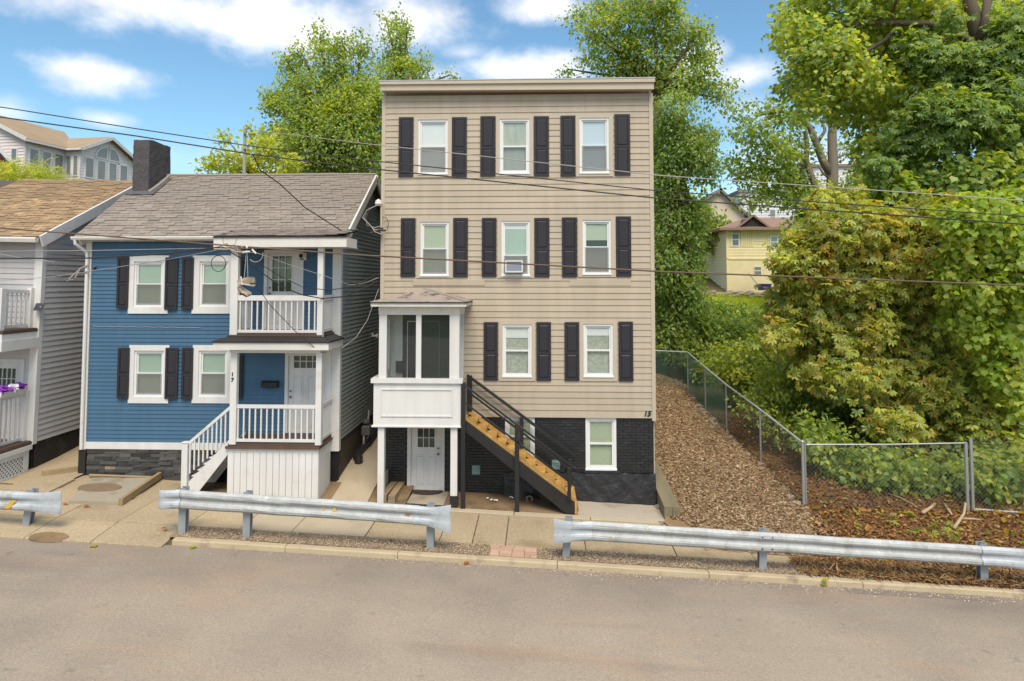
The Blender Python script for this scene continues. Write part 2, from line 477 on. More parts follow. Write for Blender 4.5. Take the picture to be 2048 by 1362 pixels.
K['blind_c'] = pm('lace_curtain', (.45, .46, .38), .8, .3, 9, stretch=(1, 1, .2))
K['blind_l'] = pm('patterned_lace', (.40, .42, .36), .8, .45, 14, fine=.4, fscale=40)
K['blind_d'] = pm('drawn_curtain', (.30, .32, .29), .8, .2, 4, stretch=(2, 1, .3))
K['foundblk'] = pm('black_foundation', (.02, .02, .024), .5, .4, 2.5, bump=.02, bscale=8, c2=(.05, .05, .055), c2r=(.55, .75), c2s=3)
K['foundbr'] = pm('damp_foundation', (.07, .055, .045), .8, .3, 2.5, bump=.015, bscale=9)
K['brass'] = pm('door_hardware', (.14, .12, .1), .35, .2, 5, metal=.7)
K['vent'] = pm('teal_vent', (.22, .33, .31), .5, .15, 8)
K['mat'] = pm('rubber_mat', (.05, .037, .035), .85, .3, 9, bump=.01, bscale=60)
K['ac'] = pm('air_conditioner', (.62, .62, .60), .45, .08, 4)
K['acgrille'] = pm('ac_grille', (.22, .25, .30), .5, .2, 30, stretch=(.1, 1, 4))
K['purple'] = pm('purple_petals', (.26, .05, .42), .6, .25, 20)
K['petalw'] = pm('white_petals', (.75, .72, .78), .6, .1, 20)
K['shoe'] = pm('worn_sneaker', (.33, .27, .20), .7, .2, 12, c2=(.24, .18, .12), c2r=(.5, .65), c2s=12)
K['sole'] = pm('sneaker_sole', (.62, .54, .47), .7, .15, 12)
K['lace'] = pm('shoelace', (.42, .50, .54), .8, .1, 9)
K['paper'] = pm('litter_scrap', (.72, .70, .66), .7, .15, 20)
K['meter'] = pm('gas_meter_grey', (.11, .11, .105), .5, .15, 5)
K['drain'] = pm('black_drain_pipe', (.022, .022, .024), .35, .2, 5, spec=.5)
K['lavender'] = pm('lavender_siding', (.74, .68, .66), .6, .05, .5, rnd=.03)
K['yellowwall'] = pm('yellow_siding', (.72, .61, .36), .7, .08, .6, streak=.08, rnd=.03)
K['yellowblock'] = pm('yellow_block_wall', (.69, .59, .36), .8, .12, 1.2, fine=.08, fscale=9)
K['creamwall'] = pm('cream_stucco', (.58, .50, .38), .8, .06, .6)
K['palewall'] = pm('pale_siding', (.62, .62, .66), .6, .04, .5)
K['redwall'] = pm('red_wall', (.22, .045, .05), .7, .1, 1)
K['farroof'] = pm('far_roof', (.30, .22, .14), .85, .2, .8, fine=.15, fscale=8, rnd=.1)
K['farroofbr'] = pm('far_brown_roof', (.26, .17, .13), .85, .15, .8)
K['roofgrey'] = pm('far_grey_roof', (.20, .18, .18), .85, .15, 1)
K['farglass'] = pm('far_window_glass', (.20, .215, .20), .08, .4, .9, spec=.8)
K['lawn'] = pm('lawn', (.32, .40, .03), .9, .2, .6, fine=.3, fscale=12)
K['polewood'] = pm('grey_pole', (.36, .33, .27), .85, .2, 4, stretch=(1, 1, .2))
K['ink'] = pm('black_numeral', (.02, .02, .02), .5, .1, 5)
K['leaf'] = leaf_mat('leaf')
K['leafwax'] = leaf_mat('leaf_glossy', .46, .4)
K['solar'] = pm('solar_cell', (.05, .05, .065), .2, .1, 5, spec=.6)
K['bulb'] = pm('lamp_lens', (.70, .66, .60), .25, .05, 5)

# ================================================================== GROUND
def rise(y):
    t = max(0.0, y - 18.8)
    return .115 * min(t, 11) + .165 * min(max(t - 11, 0), 21) + .2 * min(max(t - 32, 0), 30) + .04 * min(max(t - 62, 0), 120)


def H(x, y):
    return g0(max(-90, min(90, x))) + rise(y)


def wav(x, y, s=1.0):
    return math.sin(1.7 * x * s + .6) * math.sin(1.3 * y * s + 1.1) * .5 + math.sin(3.1 * x * s + 2 * y * s) * .3 + math.sin(5.3 * y * s - 2.7 * x * s) * .2


def sheet(xs, ys, fn):
    m = MB()
    for y in ys:
        for x in xs: m.v.append((x, y, fn(x, y)))
    n = len(xs)
    for j in range(len(ys) - 1):
        for i in range(n - 1):
            a = j * n + i; m.f.append((a, a + 1, a + n + 1, a + n))
    return m


xs = [-900, -400, -200, -120] + list(range(-80, 81, 4)) + [120, 200, 400, 900]
ys = [-700, -200, -60, 0, 10, 14.0, 14.3, 16, 18.8] + list(range(20, 84, 3)) + [100, 150, 300, 700, 1200]
gr = sheet(xs, ys, lambda x, y: H(x, y) - (.32 if y < 14.15 else .07) + (.12 * wav(x, y, .3) if y > 22 else 0)).build('ground', K['soil'], smooth=True, kind='structure')

YK = 14.15                                                   # kerb line
road = sheet([-80, -30, -12, 0, 12, 30, 80], [-30, -6, 3, 8, 11, YK], lambda x, y: g0(x) - .10).build('road', K['asphalt'], kind='structure')
# darker repair near the kerb, right of the middle
pm_ = MB()
for k in range(1):
    pts = [G(1690, 1178, -.096), G(1780, 1180, -.096), G(1990, 1192, -.096), G(1985, 1202, -.096), G(1800, 1192, -.096), G(1700, 1186, -.096)]
    pm_.quad(*[Vector((p.x, p.y, g0(p.x) - .096)) for p in pts])
o = pm_.build('road_patch', K['patch'], kind='structure')

# kerb stones
kb = bpy.data.objects.new('kerb', None); COL.objects.link(kb); kb['kind'] = 'structure'; WM['kerb'] = Matrix.Identity(4)
kx = [G(330, 1090).x, G(562, 1103).x, G(790, 1118).x, G(1115, 1134).x, G(1420, 1150).x, G(1730, 1170).x, 10.6, 13.6]
for a, b in zip(kx[:-1], kx[1:]):
    m = MB(); n = 8; a += .006; b -= .006
    pr = [(0, -.14), (.012, -.01), (.035, .012), (.165, .014), (.17, -.14)]
    dz = random.uniform(-.006, .006)
    for i in range(n + 1):
        x = a + (b - a) * i / n
        for (yy, zz_) in pr:
            m.v.append((x, YK + yy + random.uniform(-.005, .005), g0(x) + zz_ + dz + random.uniform(-.004, .004)))
    q = len(pr)
    for i in range(n):
        for j in range(q - 1):
            A = i * q + j; m.f.append((A, A + q, A + q + 1, A + 1))
    m.f.append(tuple(range(q))); m.f.append(tuple(n * q + j for j in range(q))[::-1])
    m.build('kerb_stone', K['kerb'], kb)

# gravel verge behind the kerb
grv = sheet([x * .35 - 7.75 for x in range(0, 45)], [14.3, 14.45, 14.6, 14.75, 14.94], lambda x, y: g0(x) + .004 + .008 * wav(x, y, 6)).build('gravel_verge', K['gravel'], kind='structure')

# pavement slabs
pv = bpy.data.objects.new('sidewalk', None); COL.objects.link(pv); pv['kind'] = 'structure'; WM['sidewalk'] = Matrix.Identity(4)


def slab(x0, x1, y0, y1, m=K['conc'], dz=.02, zf=None, gap=.008, name='slab', par=None):
    zf = zf or H
    mb = MB(); c = .008
    x0 += gap; x1 -= gap; y0 += gap; y1 -= gap
    P = lambda x, y, d: (x, y, zf(x, y) + dz + d)
    mb.hexa([P(x0, y0, -.12), P(x1, y0, -.12), P(x1, y1, -.12), P(x0, y1, -.12), P(x0, y0, -c), P(x1, y0, -c), P(x1, y1, -c), P(x0, y1, -c)])
    mb.f.pop(1)
    b = len(mb.v)
    mb.v += [P(x0 + c, y0 + c, 0), P(x1 - c, y0 + c, 0), P(x1 - c, y1 - c, 0), P(x0 + c, y1 - c, 0)]
    mb.f += [(4, 5, b + 1, b), (5, 6, b + 2, b + 1), (6, 7, b + 3, b + 2), (7, 4, b, b + 3), (b, b + 1, b + 2, b + 3)]
    return mb.build(name, m, par or pv)


JX = [-16, -13.2, G(86, 1050).x, G(244, 1040).x, G(392, 1039).x, G(501, 1042).x, G(602, 1046).x, G(743, 1055).x, G(884, 1068).x, G(951, 1060).x, G(1015, 1058).x, G(1166, 1066).x,
      G(1348, 1100).x, 4.6, 6.0]
apron = lambda x, y: g0(x) - (.085 * max(0, min(1, (14.95 - y) / .95)) if x < -7.6 else 0)
for i, (a, b) in enumerate(zip(JX[:-1], JX[1:])):
    new = i in (5, 6)
    dz = .02 + random.uniform(-.006, .006) + (.012 if new else 0)
    slab(a, b, 14.93, 16.8, K['concnew'] if new else K['conc'], dz)
    if i < 4:
        slab(a, min(b, -7.72), 13.98, 14.93, K['conc'], .016, apron)
# strip of edging concrete before the stair yard and the walk between the houses
for a, b in ((-2.4, -.6), (-.6, 1.25), (1.25, 2.9)):
    slab(a, b, 16.8, 17.06 if a < 1 else 17.0, K['concnew'], .035, name='edging')
def hw(x, y):                         # the walk climbs between the houses
    return g0(x) + .01 + .155 * max(0, y - 16.8) - (.05 * max(0, y - 19.5))


for a, b in ((16.8, 18.0), (18.0, 19.2), (19.2, 20.6), (20.6, 22.6)):
    slab(-5.15 if a < 18 else -5.3, -4.22, a, b, K['concnew'], .03, hw, name='walk_slab')
slab(.95, 3.1, 17.02, 18.25, K['concpad'], .03, name='pad')
slab(-3.95, -2.35, 16.8, 17.2, K['blackparge'], .03, name='pad')
slab(-3.3, -2.35, 17.2, 18.3, K['concgrey'], .045, name='pad')
# front yard of the blue house
slab(-16, G(360, 985).x, 16.8, 18.3, K['conc'], .005, name='yard_slab')
yard = sheet([-5.9, -5.4, -4.9, -4.4, -3.9, -3.3], [16.8, 17.6, 18.3, 19.5, 20, 23, 30], lambda x, y: (hw(x, y) if x < -4 else hw(x, y) * .6 + g0(x) * .4) - .0).build('side_yard', K['dirt'], kind='structure')
yd2 = sheet([-9.2, -8, -7, -6, -5.3], [16.8, 17.3, 18.2], lambda x, y: H(x, y) + .014).build('porch_yard', K['dirt'], kind='structure')
yd3 = sheet([-2.35, -1.5, -.5, .5, 1.0], [17.06, 17.4, 17.8, 18.3], lambda x, y: H(x, y) + .02 + .03 * (y - 17) + .012 * wav(x, y, 4)).build('stair_yard', K['dirt'], kind='structure')
yd4 = sheet([-14.6, -13.6, -13.0, -12.4, -12.05], [16.9, 18, 19, 21, 24], lambda x, y: H(x, y) + .03 + .09 * max(0, min(1, (y - 17.4) / 2))).build('alley_floor', K['conc'], kind='structure')

# brick paver patch in the verge
pp = bpy.data.objects.new('paver_patch', None); COL.objects.link(pp); pp['kind'] = 'structure'; WM['paver_patch'] = Matrix.Identity(4)
bx = G(980, 1105).x
for a, b, c, d in ((0, .2, .02, .2), (.2, .46, .02, .12), (.2, .46, .12, .3), (.46, .72, .02, .3), (0, .2, .2, .3), (.72, .98, .14, .3), (.72, .84, .02, .14), (.84, .98, .02, .14),
                   (0, .46, .3, .44), (.46, .72, .3, .44), (.72, .98, .3, .44), (-.02, .2, .44, .56), (.2, .5, .44, .56), (.5, .98, .44, .56)):
    m = MB(); x0, x1, y0, y1 = bx + a + .008, bx + b - .008, 14.34 + c + .006, 14.34 + d - .006
    P = lambda x, y, dd: (x, y, g0(x) + dd + .022 + random.uniform(-.003, .003))
    m.hexa([P(x0, y0, -.06), P(x1, y0, -.06), P(x1, y1, -.06), P(x0, y1, -.06), P(x0, y0, 0), P(x1, y0, 0), P(x1, y1, 0), P(x0, y1, 0)])
    m.build('paver', K['brick'], pp)

# mulch slope between the tan house and the wire fence, leaf litter by the road
FX = [(18.8, 7.02), (21.8, 6.92), (24.6, 6.6), (27.0, 6.45), (29.6, 6.35)]       # fence posts (y, x)


def fx(y):
    for (a, b), (c, d) in zip(FX[:-1], FX[1:]):
        if y <= c: return b + (d - b) * (y - a) / (c - a)
    return FX[-1][1]


def HM(x, y):                         # mulch slope: banked a little above the fence line
    e = max(0, min(1, (fx(y) - x) / .9)) * max(0, min(1, (y - 16.2) / 3))
    return H(x, y) + .03 + .17 * e + .03 * wav(x, y, .9) * min(1, max(0, (y - 15.2)))


def mulch_sheet():
    m = MB(); nu, nv = 34, 62
    for j in range(nv + 1):
        y = 15.3 + (31.5 - 15.3) * (j / nv) ** 1.15
        for i in range(nu + 1):
            u = i / nu
            xl = 3.08 + (.12 * wav(1, y, 2) if y < 17 else 0) if y > 16.6 else 3.3 + .25 * (16.6 - y)
            xr = fx(max(y, 18.8)) + .02
            x = xl + (xr - xl) * u
            m.v.append((x, y, HM(x, y) + random.uniform(-.012, .012)))
    for j in range(nv):
        for i in range(nu):
            a = j * (nu + 1) + i; m.f.append((a, a + 1, a + nu + 2, a + nu + 1))
    return m


mulch_sheet().build('mulch_bed', K['mulch'], smooth=True, kind='structure')


def HL(x, y):
    return H(x, y) + .012 + .025 * max(0, min(1, (y - 14.6))) + .02 * wav(x, y, 1.3)


def litter_sheet():
    m = MB(); nu, nv = 40, 40
    for j in range(nv + 1):
        y = 14.33 + (25.5 - 14.33) * (j / nv) ** 1.3
        for i in range(nu + 1):
            xl = 5.6 + .25 * wav(2, y, 2.5) if y < 15.3 else (fx(y) if y > 18.8 else 6.1 + (y - 15.3) * .26 + .15 * wav(3, y, 2))
            x = xl + (20 - xl) * (i / nu) ** 1.6
            m.v.append((x, y, HL(x, y) + random.uniform(-.012, .012)))
    for j in range(nv):
        for i in range(nu):
            a = j * (nu + 1) + i; m.f.append((a, a + 1, a + nu + 2, a + nu + 1))
    return m


litter_sheet().build('leaf_litter_bed', K['litter'], smooth=True, kind='structure')

# lawn below the yellow house
sheet([x * 1.0 for x in range(8, 40, 2)], [44, 46, 48, 50, 52, 54], lambda x, y: H(x, y) + .05).build('lawn', K['lawn'], kind='structure')

# ================================================================== GENERIC HOUSE PARTS
def FP(Y):                      # facade plane: u = x, out towards the street
    return lambda u, z, o: (u, Y - o, z)


def SP(X):                      # wall facing +x: u = y
    return lambda u, z, o: (X + o, u, z)


def boards(parent, m, P, z0, z1, h, lim, holes=(), lip=.017, name='siding_board', jn=True):
    n = int(round((z1 - z0) / h)); h = (z1 - z0) / n
    for k in range(n):
        a, b = z0 + k * h, z0 + (k + 1) * h
        grp = {}
        (u0, u1), (w0, w1) = lim(a), lim(b)
        if u1 - u0 < .02: continue
        zs = sorted({a, b} | {q for (_, _, c, d) in holes for q in (c, d) if a + .004 < q < b - .004})
        for za, zb in zip(zs[:-1], zs[1:]):
            cut = sorted([(c0, c1) for (c0, c1, d0, d1) in holes if d0 < (za + zb) / 2 < d1])
            segs = []; cur = None
            for c0, c1 in cut:
                segs.append((cur, c0)); cur = c1
            segs.append((cur, None))
            wv = random.uniform(-.001, .0015)
            oa = lip * (1 - (za - a) / h) + .002 + wv; ob = lip * (1 - (zb - a) / h) + .002
            if jn and len(segs) == 1 and u1 - u0 > 3:
                xj = u0 + (u1 - u0) * random.uniform(.2, .8); segs = [(segs[0][0], xj), (xj + .003, segs[0][1])]
            for s0, s1 in segs:
                fa, fb = (za - a) / h, (zb - a) / h
                A0 = s0 if s0 is not None else u0 + (w0 - u0) * fa; A1 = s0 if s0 is not None else u0 + (w0 - u0) * fb
                B0 = s1 if s1 is not None else u1 + (w1 - u1) * fa; B1 = s1 if s1 is not None else u1 + (w1 - u1) * fb
                if B0 - A0 < .005: continue
                mb = grp.setdefault((s0, s1), MB())
                mb.hexa([P(A0, za, oa), P(B0, za, oa), P(B0, za, -.004), P(A0, za, -.004), P(A1, zb, ob), P(B1, zb, ob), P(B1, zb, -.004), P(A1, zb, -.004)])
        for mb in grp.values(): mb.build(name, m, parent)


def holed(x0, x1, z0, z1, holes, y0, y1):
    mb = MB()
    X = sorted({x0, x1} | {q for h in holes for q in h[:2] if x0 < q < x1}); Z = sorted({z0, z1} | {q for h in holes for q in h[2:] if z0 < q < z1})
    for a, b in zip(X[:-1], X[1:]):
        for c, d in zip(Z[:-1], Z[1:]):
            if any(h[0] < (a + b) / 2 < h[1] and h[2] < (c + d) / 2 < h[3] for h in holes): continue
            mb.box(a, b, y0, y1, c, d)
    return mb


def ring(mb, x0, x1, z0, z1, w, y0, y1, wb=None, wt=None):
    wb = w if wb is None else wb; wt = w if wt is None else wt
    mb.box(x0, x0 + w, y0, y1, z0, z1); mb.box(x1 - w, x1, y0, y1, z0, z1)
    mb.box(x0 + w, x1 - w, y0, y1, z0, z0 + wb); mb.box(x0 + w, x1 - w, y0, y1, z1 - wt, z1)
    return mb


def window(parent, x0, x1, z0, z1, Y, casing=None, upper=None, lower=None, split=.5, scr='screen', shade_drop=1.0, roller=0, sill=True, recess=.12, fw=.055, glass='glass'):
    """double hung sash window, outer size x0..x1, z0..z1 in wall plane Y"""
    f = ring(MB(), x0, x1, z0, z1, fw, Y - .014, Y + .085).build('window', K['vinylw'], parent)
    if casing:
        cw, cm, proud, top, bot = casing
        cb = ring(MB(), x0 - cw, x1 + cw, z0 - bot, z1 + top, cw, Y - proud, Y + .01, bot, top)
        cb.build('casing', cm, f)
    if sill:
        MB().hexa([(x0 - .01, Y - .055, z0 - .012), (x1 + .01, Y - .055, z0 - .012), (x1 + .01, Y - .013, z0 - .012), (x0 - .01, Y - .013, z0 - .012),
                   (x0 - .01, Y - .055, z0 + .022), (x1 + .01, Y - .055, z0 + .022), (x1 + .01, Y - .013, z0 + .035), (x0 - .01, Y - .013, z0 + .035)]).build('sill', K['vinylw'], f)
    a, b, c, d = x0 + fw, x1 - fw, z0 + fw, z1 - fw
    zm = c + (d - c) * split; sw = .042
    ring(MB(), a, b, zm - .02, d, sw, Y + .016, Y + .044).build('sash', K['vinylw'], f)
    ring(MB(), a, b, c, zm + .02, sw, Y - .010, Y + .014).build('sash', K['vinylw'], f)
    MB().box(a + sw, b - sw, Y + .028, Y + .032, zm + .02, d - sw).build('pane', K[glass], f)
    MB().box(a + sw, b - sw, Y + .001, Y + .004, c + sw, zm - .02).build('pane', K[glass], f)
    if scr: MB().box(a + .01, b - .01, Y - .0125, Y - .0115, c, zm).build('insect_screen', K[scr], f)
    zb = d - (d - c) * shade_drop
    if upper: MB().box(a, b, Y + .05, Y + .054, max(zb, zm), d).build('shade', K[upper], f)
    if roller: MB().box(a, b, Y + .046, Y + .049, d - roller * (d - c), d).build('roller_shade', K['blind_w'], f)
    if lower: MB().box(a, b, Y + .058, Y + .062, c, zm if upper else d).build('curtain', K[lower], f)
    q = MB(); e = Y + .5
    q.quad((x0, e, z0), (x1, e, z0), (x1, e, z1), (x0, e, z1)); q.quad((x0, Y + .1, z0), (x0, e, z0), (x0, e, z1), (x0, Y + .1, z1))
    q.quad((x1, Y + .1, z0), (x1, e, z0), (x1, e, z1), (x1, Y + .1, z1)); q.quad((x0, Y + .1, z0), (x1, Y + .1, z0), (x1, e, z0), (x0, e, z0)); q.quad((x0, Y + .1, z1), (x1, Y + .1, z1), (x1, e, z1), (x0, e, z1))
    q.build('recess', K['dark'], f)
    return f


def shutter(parent, x0, x1, z0, z1, Y, dog=False):
    t = .032; b = .055; mb = MB(); y0, y1 = Y - .02 - t, Y - .02
    zm = z0 + (z1 - z0) * .47
    mb.cbox(x0, x0 + b, y0, y1, z0, z1, .005); mb.cbox(x1 - b, x1, y0, y1, z0, z1, .005)
    for (c, d) in ((z0, z0 + .07), (zm - .035, zm + .035), (z1 - .07, z1)): mb.box(x0 + b, x1 - b, y0 + .002, y1, c, d)
    for (c, d) in ((z0 + .07, zm - .035), (zm + .035, z1 - .07)):
        mb.box(x0 + b, x1 - b, y0 + .018, y1, c, d)
        a0, a1, e = x0 + b + .012, x1 - b - .012, .022
        mb.hexa([(a0, y0 + .018, c + .012), (a1, y0 + .018, c + .012), (a1, y0 + .018, d - .012), (a0, y0 + .018, d - .012),
                 (a0 + e, y0 + .004, c + .012 + e), (a1 - e, y0 + .004, c + .012 + e), (a1 - e, y0 + .004, d - .012 - e), (a0 + e, y0 + .004, d - .012 - e)])
    o = mb.build('shutter', K['shutter'], parent)
    if dog:
        xm = (x0 + x1) / 2
        MB().tube([(xm, y0 - .01, z0 + .02), (xm, y0 - .02, z0 - .03), (xm - .02, y0 - .02, z0 - .06), (xm - .05, y0 - .02, z0 - .05)], .011, 5).build('shutter_dog', K['shutter'], o)
    return o


def door(parent, x0, x1, z0, z1, Y, lite, nx, ny, knob='l', frame=.09, pane='glassdk', panels=True, behind='dark', fm=None):
    """lite = x0,x1,z0,z1 of the glazed opening"""
    d = holed(x0, x1, z0, z1, [lite], Y, Y + .05).build('door', K['white'], parent)
    fr = MB(); fr.box(x0 - frame, x0 - .004, Y - .05, Y + .06, z0, z1 + frame); fr.box(x1 + .004, x1 + frame, Y - .05, Y + .06, z0, z1 + frame); fr.box(x0 - .004, x1 + .004, Y - .05, Y + .06, z1 + .004, z1 + frame)
    fr.build('door_frame', fm or K['white'], d)
    a, b, c, e = lite
    mu = ring(MB(), a - .025, b + .025, c - .025, e + .025, .028, Y - .012, Y + .012)
    for i in range(1, nx): mu.box(a + (b - a) * i / nx - .009, a + (b - a) * i / nx + .009, Y - .006, Y + .03, c, e)
    for j in range(1, ny): mu.box(a, b, Y - .004, Y + .028, c + (e - c) * j / ny - .009, c + (e - c) * j / ny + .009)
    mu.build('muntin', K['white'], d)
    MB().box(a, b, Y + .03, Y + .034, c, e).build('pane', K[pane], d)
    MB().box(a - .05, b + .05, Y + .12, Y + .13, c - .05, e + .05).build('door_curtain', K[behind], d)
    if panels:
        w = (x1 - x0 - .36) / 2
        for px in (x0 + .12, x1 - .12 - w):
            for (p0, p1) in ((z0 + .16, c - .2),):
                if p1 - p0 < .15: continue
                q = ring(MB(), px, px + w, p0, p1, .02, Y - .012, Y + .01)
                q.cbox(px + .045, px + w - .045, Y - .01, Y + .01, p0 + .045, p1 - .045, .006)
                q.build('door_panel', K['white'], d)
    kx_ = x0 + .07 if knob == 'l' else x1 - .07
    for zz_, r_ in ((z0 + .95, .03), (z0 + 1.1, .022)):
        MB().lathe([(.012, 0), (.012, -.03), (r_, -.04), (r_, -.065), (.008, -.075)], (kx_, Y, zz_), 10, 'y').build('knob' if zz_ < z0 + 1 else 'deadbolt', K['brass'], d)
    return d


def railing(parent, p0, p1, n, ht, gap=.09, w=.034, top=(.06, .085), name='baluster', mt='white', skip_ends=True, rails=True):
    """p0,p1 = foot ends of the rail line; n balusters, plumb; ht = rail height"""
    p0, p1 = Vector(p0), Vector(p1); up = Vector((0, 0, 1))
    if rails:
        MB().beam(p0 + up * ht, p1 + up * ht, top[0], top[1]).build('top_rail', K[mt], parent)
        MB().beam(p0 + up * gap, p1 + up * gap, .045, .07).build('bottom_rail', K[mt], parent)
    me = MB().cbox(-w / 2, w / 2, -w / 2, w / 2, gap + .03, ht - .04, .003).mesh('baluster')
    me.materials.append(K[mt])
    dv = (p1 - p0)
    ang = math.atan2(dv.y, dv.x)
    for i in range(n):
        t = (i + 1) / (n + 1) if skip_ends else (i + .5) / n
        obj(name, me, None, parent, loc=p0 + dv * t, rot=Matrix.Rotation(ang + random.uniform(-.03, .03), 3, 'Z'))


# ================================================================== TAN THREE STOREY HOUSE
YT = 18.2
TL, TR = -4.23, 3.07
tan = thing('tan_house', 'tall beige sided three storey flat-roofed house with black brick basement, numbered 15', 'house', ((TL + TR) / 2, YT, .3))
ZS, ZE = 2.42, 11.0          # siding foot, soffit
TB = 30.0
W1 = [(836.5, 239.6, 896, 349), (999.5, 238, 1059, 348), (1159, 236, 1218, 347)]
W2 = [(841, 444, 898, 552), (1003, 442, 1060, 552), (1165, 440, 1222, 549)]
W3 = [(1005, 649, 1063.5, 753.5), (1167, 648, 1226, 753.5)]
CS = [[(827, 231, 904, 355), (992, 230, 1068, 353), (1151, 227, 1229, 353)], [(832, 434, 906, 556), (993, 433, 1068, 556), (1155, 431, 1231, 554)], [(998, 641, 1073, 761.5), (1159, 641, 1236, 762)]]
SH = [[(798, 235, 827, 354), (904, 235, 934, 354), (961, 233, 991, 353), (1068, 233, 1098, 353), (1121, 232, 1151, 353), (1229, 229, 1260, 351)],
      [(802, 436.5, 831, 553.5), (907, 436, 936, 554), (964, 436, 993, 553.5), (1069, 436, 1099, 554), (1124, 435, 1154, 554), (1232, 433, 1262, 553)],
      [(967.5, 644, 996, 760), (1073, 644, 1102, 761), (1129, 644, 1158, 761), (1237, 643, 1266, 762)]]
holes = []; wins = []
for row, cs in zip((W1, W2, W3), CS):
    for w, c in zip(row, cs):
        x0, x1, z0, z1 = rect(*w, YT); holes.append((x0, x1, z0, z1))
        cx0, cx1, cz0, cz1 = rect(*c, YT)
        wins.append((x0, x1, z0, z1, (min(x0 - cx0, cx1 - x1), cz1 - z1, z0 - cz0)))
opts = [dict(upper='blind_w', lower='blind_w'), dict(upper='blind_c', lower='blind_d', scr=None), dict(upper='blind_b', lower='blind_b'),
        dict(upper='blind_g', lower='blind_g'), dict(upper='blind_t', lower='blind_g', split=.36, roller=.12), dict(upper='blind_g', lower='blind_d', shade_drop=.36, scr='screen'),
        dict(lower='blind_l', scr=None, roller=.24), dict(lower='blind_l', scr=None, roller=.2)]
for w, op in zip(wins, opts):
    cw, ct, cb_ = w[4]
    window(tan, *w[:4], YT, (cw, K['tantrim'], .035, ct, cb_), **op)
for row in SH:
    for s in row: shutter(tan, *rect(*s, YT), YT)
# small roller shade in the two first floor windows
porch_hole = (TL + .12, S(900, 700, YT).x, S(850, 845, YT).z, S(850, 625, YT).z)
boards(tan, K['tan'], FP(YT), ZS, ZE, .162, lambda z: (TL + .06, TR - .06), holes)
for xa in (TL, TR - .1):
    MB().box(xa, xa + .1, YT - .03, YT + .1, ZS - (.1 if xa > 0 else 0), ZE).build('corner_trim', K['tantrim'], tan)
MB().box(TL + .1, TR - .1, YT - .022, YT + .02, ZS - .03, ZS - .001).build('starter_strip', K['tantrim'], tan)
MB().box(TL + .02, TL + .1, YT + .1, TB, -.5, ZE + .2).build('side_wall', K['tan'], tan)
MB().box(TR - .1, TR - .02, YT + .1, TB, -.5, ZE + .2).build('side_wall', K['tan'], tan)
MB().box(TL + .1, TR - .1, TB - .1, TB, -.5, ZE + .2).build('rear_wall', K['tan'], tan)
holed(TL + .1, TR - .1, ZS, ZE + .2, [(h[0] - .0, h[1], h[2], h[3]) for h in holes] + [], YT + .13, YT + .2).build('inner_wall', K['tantrim'], tan)
# vinyl patches seen on the second storey
a0, a1, b0, b1 = rect(827, 560.5, 970, 571, YT); MB().box(a0, a1, YT - .034, YT - .02, b0, b1).build('patch_board', K['tan'], tan)
a0, a1, b0, b1 = rect(1139, 560, 1262, 571.5, YT); MB().box(a0, a1, YT - .028, YT - .02, b0, b1).build('patch_board', K['tan'], tan)
# cornice: fascia, crown, metal roof edge, grooved soffit
zc = S(1035, 160, YT - .28).z
yc = YT - .28
zt0, zt1 = S(760, 162, yc).z, S(1309, 155.5, yc).z
zb0, zb1 = S(762, 181, yc).z, S(1309, 178, yc).z
def slant(x0, x1, y0, y1, f0, f1, name, m):
    """bar with sloping top and bottom, f = fraction of fascia height"""
    za = lambda f: zb0 + (zt0 - zb0) * f; zb_ = lambda f: zb1 + (zt1 - zb1) * f
    return MB().hexa([(x0, y0, za(f0)), (x1, y0, zb_(f0)), (x1, y1, zb_(f0)), (x0, y1, za(f0)), (x0, y0, za(f1)), (x1, y0, zb_(f1)), (x1, y1, zb_(f1)), (x0, y1, za(f1))]).build(name, m, tan)
CL, CR = S(759.5, 170, yc).x, S(1309.5, 165, yc).x
slant(CL + .02, CR - .02, yc, yc + .05, 0, .6, 'fascia', K['tantrim'])
slant(CL, CR, yc - .045, yc + .05, .6, .93, 'crown_moulding', K['tantrim'])
slant(CL - .01, CR + .01, yc - .055, yc + .5, .94, 1.02, 'roof_edge', K['galvnew'])
mb = MB()
for i in range(60):
    xa = CL + .03 + (CR - CL - .06) * i / 60; xb = xa + (CR - CL - .06) / 60 - .02
    f = i / 60; zz_ = zb0 + (zb1 - zb0) * f + .015
    mb.box(xa, xb, yc + .05, YT - .018, zz_ - .006, zz_ + .02); mb.box(xb, xb + .02, yc + .05, YT - .018, zz_ + .006, zz_ + .02)
mb.build('soffit', K['tantrim'], tan)
MB().box(CL + .05, CR - .05, yc + .5, TB + .1, zt0 - .16, zt0 - .04).build('roof', K['roofgrey'], tan)
MB().tube([S(821, 160, 21), S(821, 154.5, 21)], .05, 8).build('roof_vent', K['rust'], tan)

# basement
bh = []
x0, x1, z0, z1 = rect(1171.5, 834.7, 1233, 940, YT); z1 = ZS - .04; bw = (x0, x1, z0, z1); bh.append(bw)
x0, x1, z0, z1 = rect(1010, 835, 1069.5, 912, YT); bw2 = (x0, x1, z0, ZS - .04); bh.append(bw2)
dx0, dx1, dz0, dz1 = rect(822.5, 835, 882, 980, YT + .08); dz1 = dz0 + 2.02; bh.append((dx0 - .1, dx1 + .1, dz0 - .05, dz1 + .1))
YB = YT + .03
ZP = S(1270, 947, YT).z          # top of parged base on the right
gnd_t = lambda x: H(x, YT)
for w in (bw, bw2):
    window(tan, *w, YB + .02, None, upper='blind_g', lower='blind_g', scr=None, fw=.075, recess=.1)
MB().box(bw[0] - .06, bw[1] + .1, YB - .05, YB + .1, bw[2] - .075, bw[2] - .015).build('window_ledge', K['blackparge'], tan)
holed(TL + .06, TR - .06, .0, ZS, bh, YB + .022, YB + .1).build('foundation_wall', K['blackmortar'], tan)
bricks = []
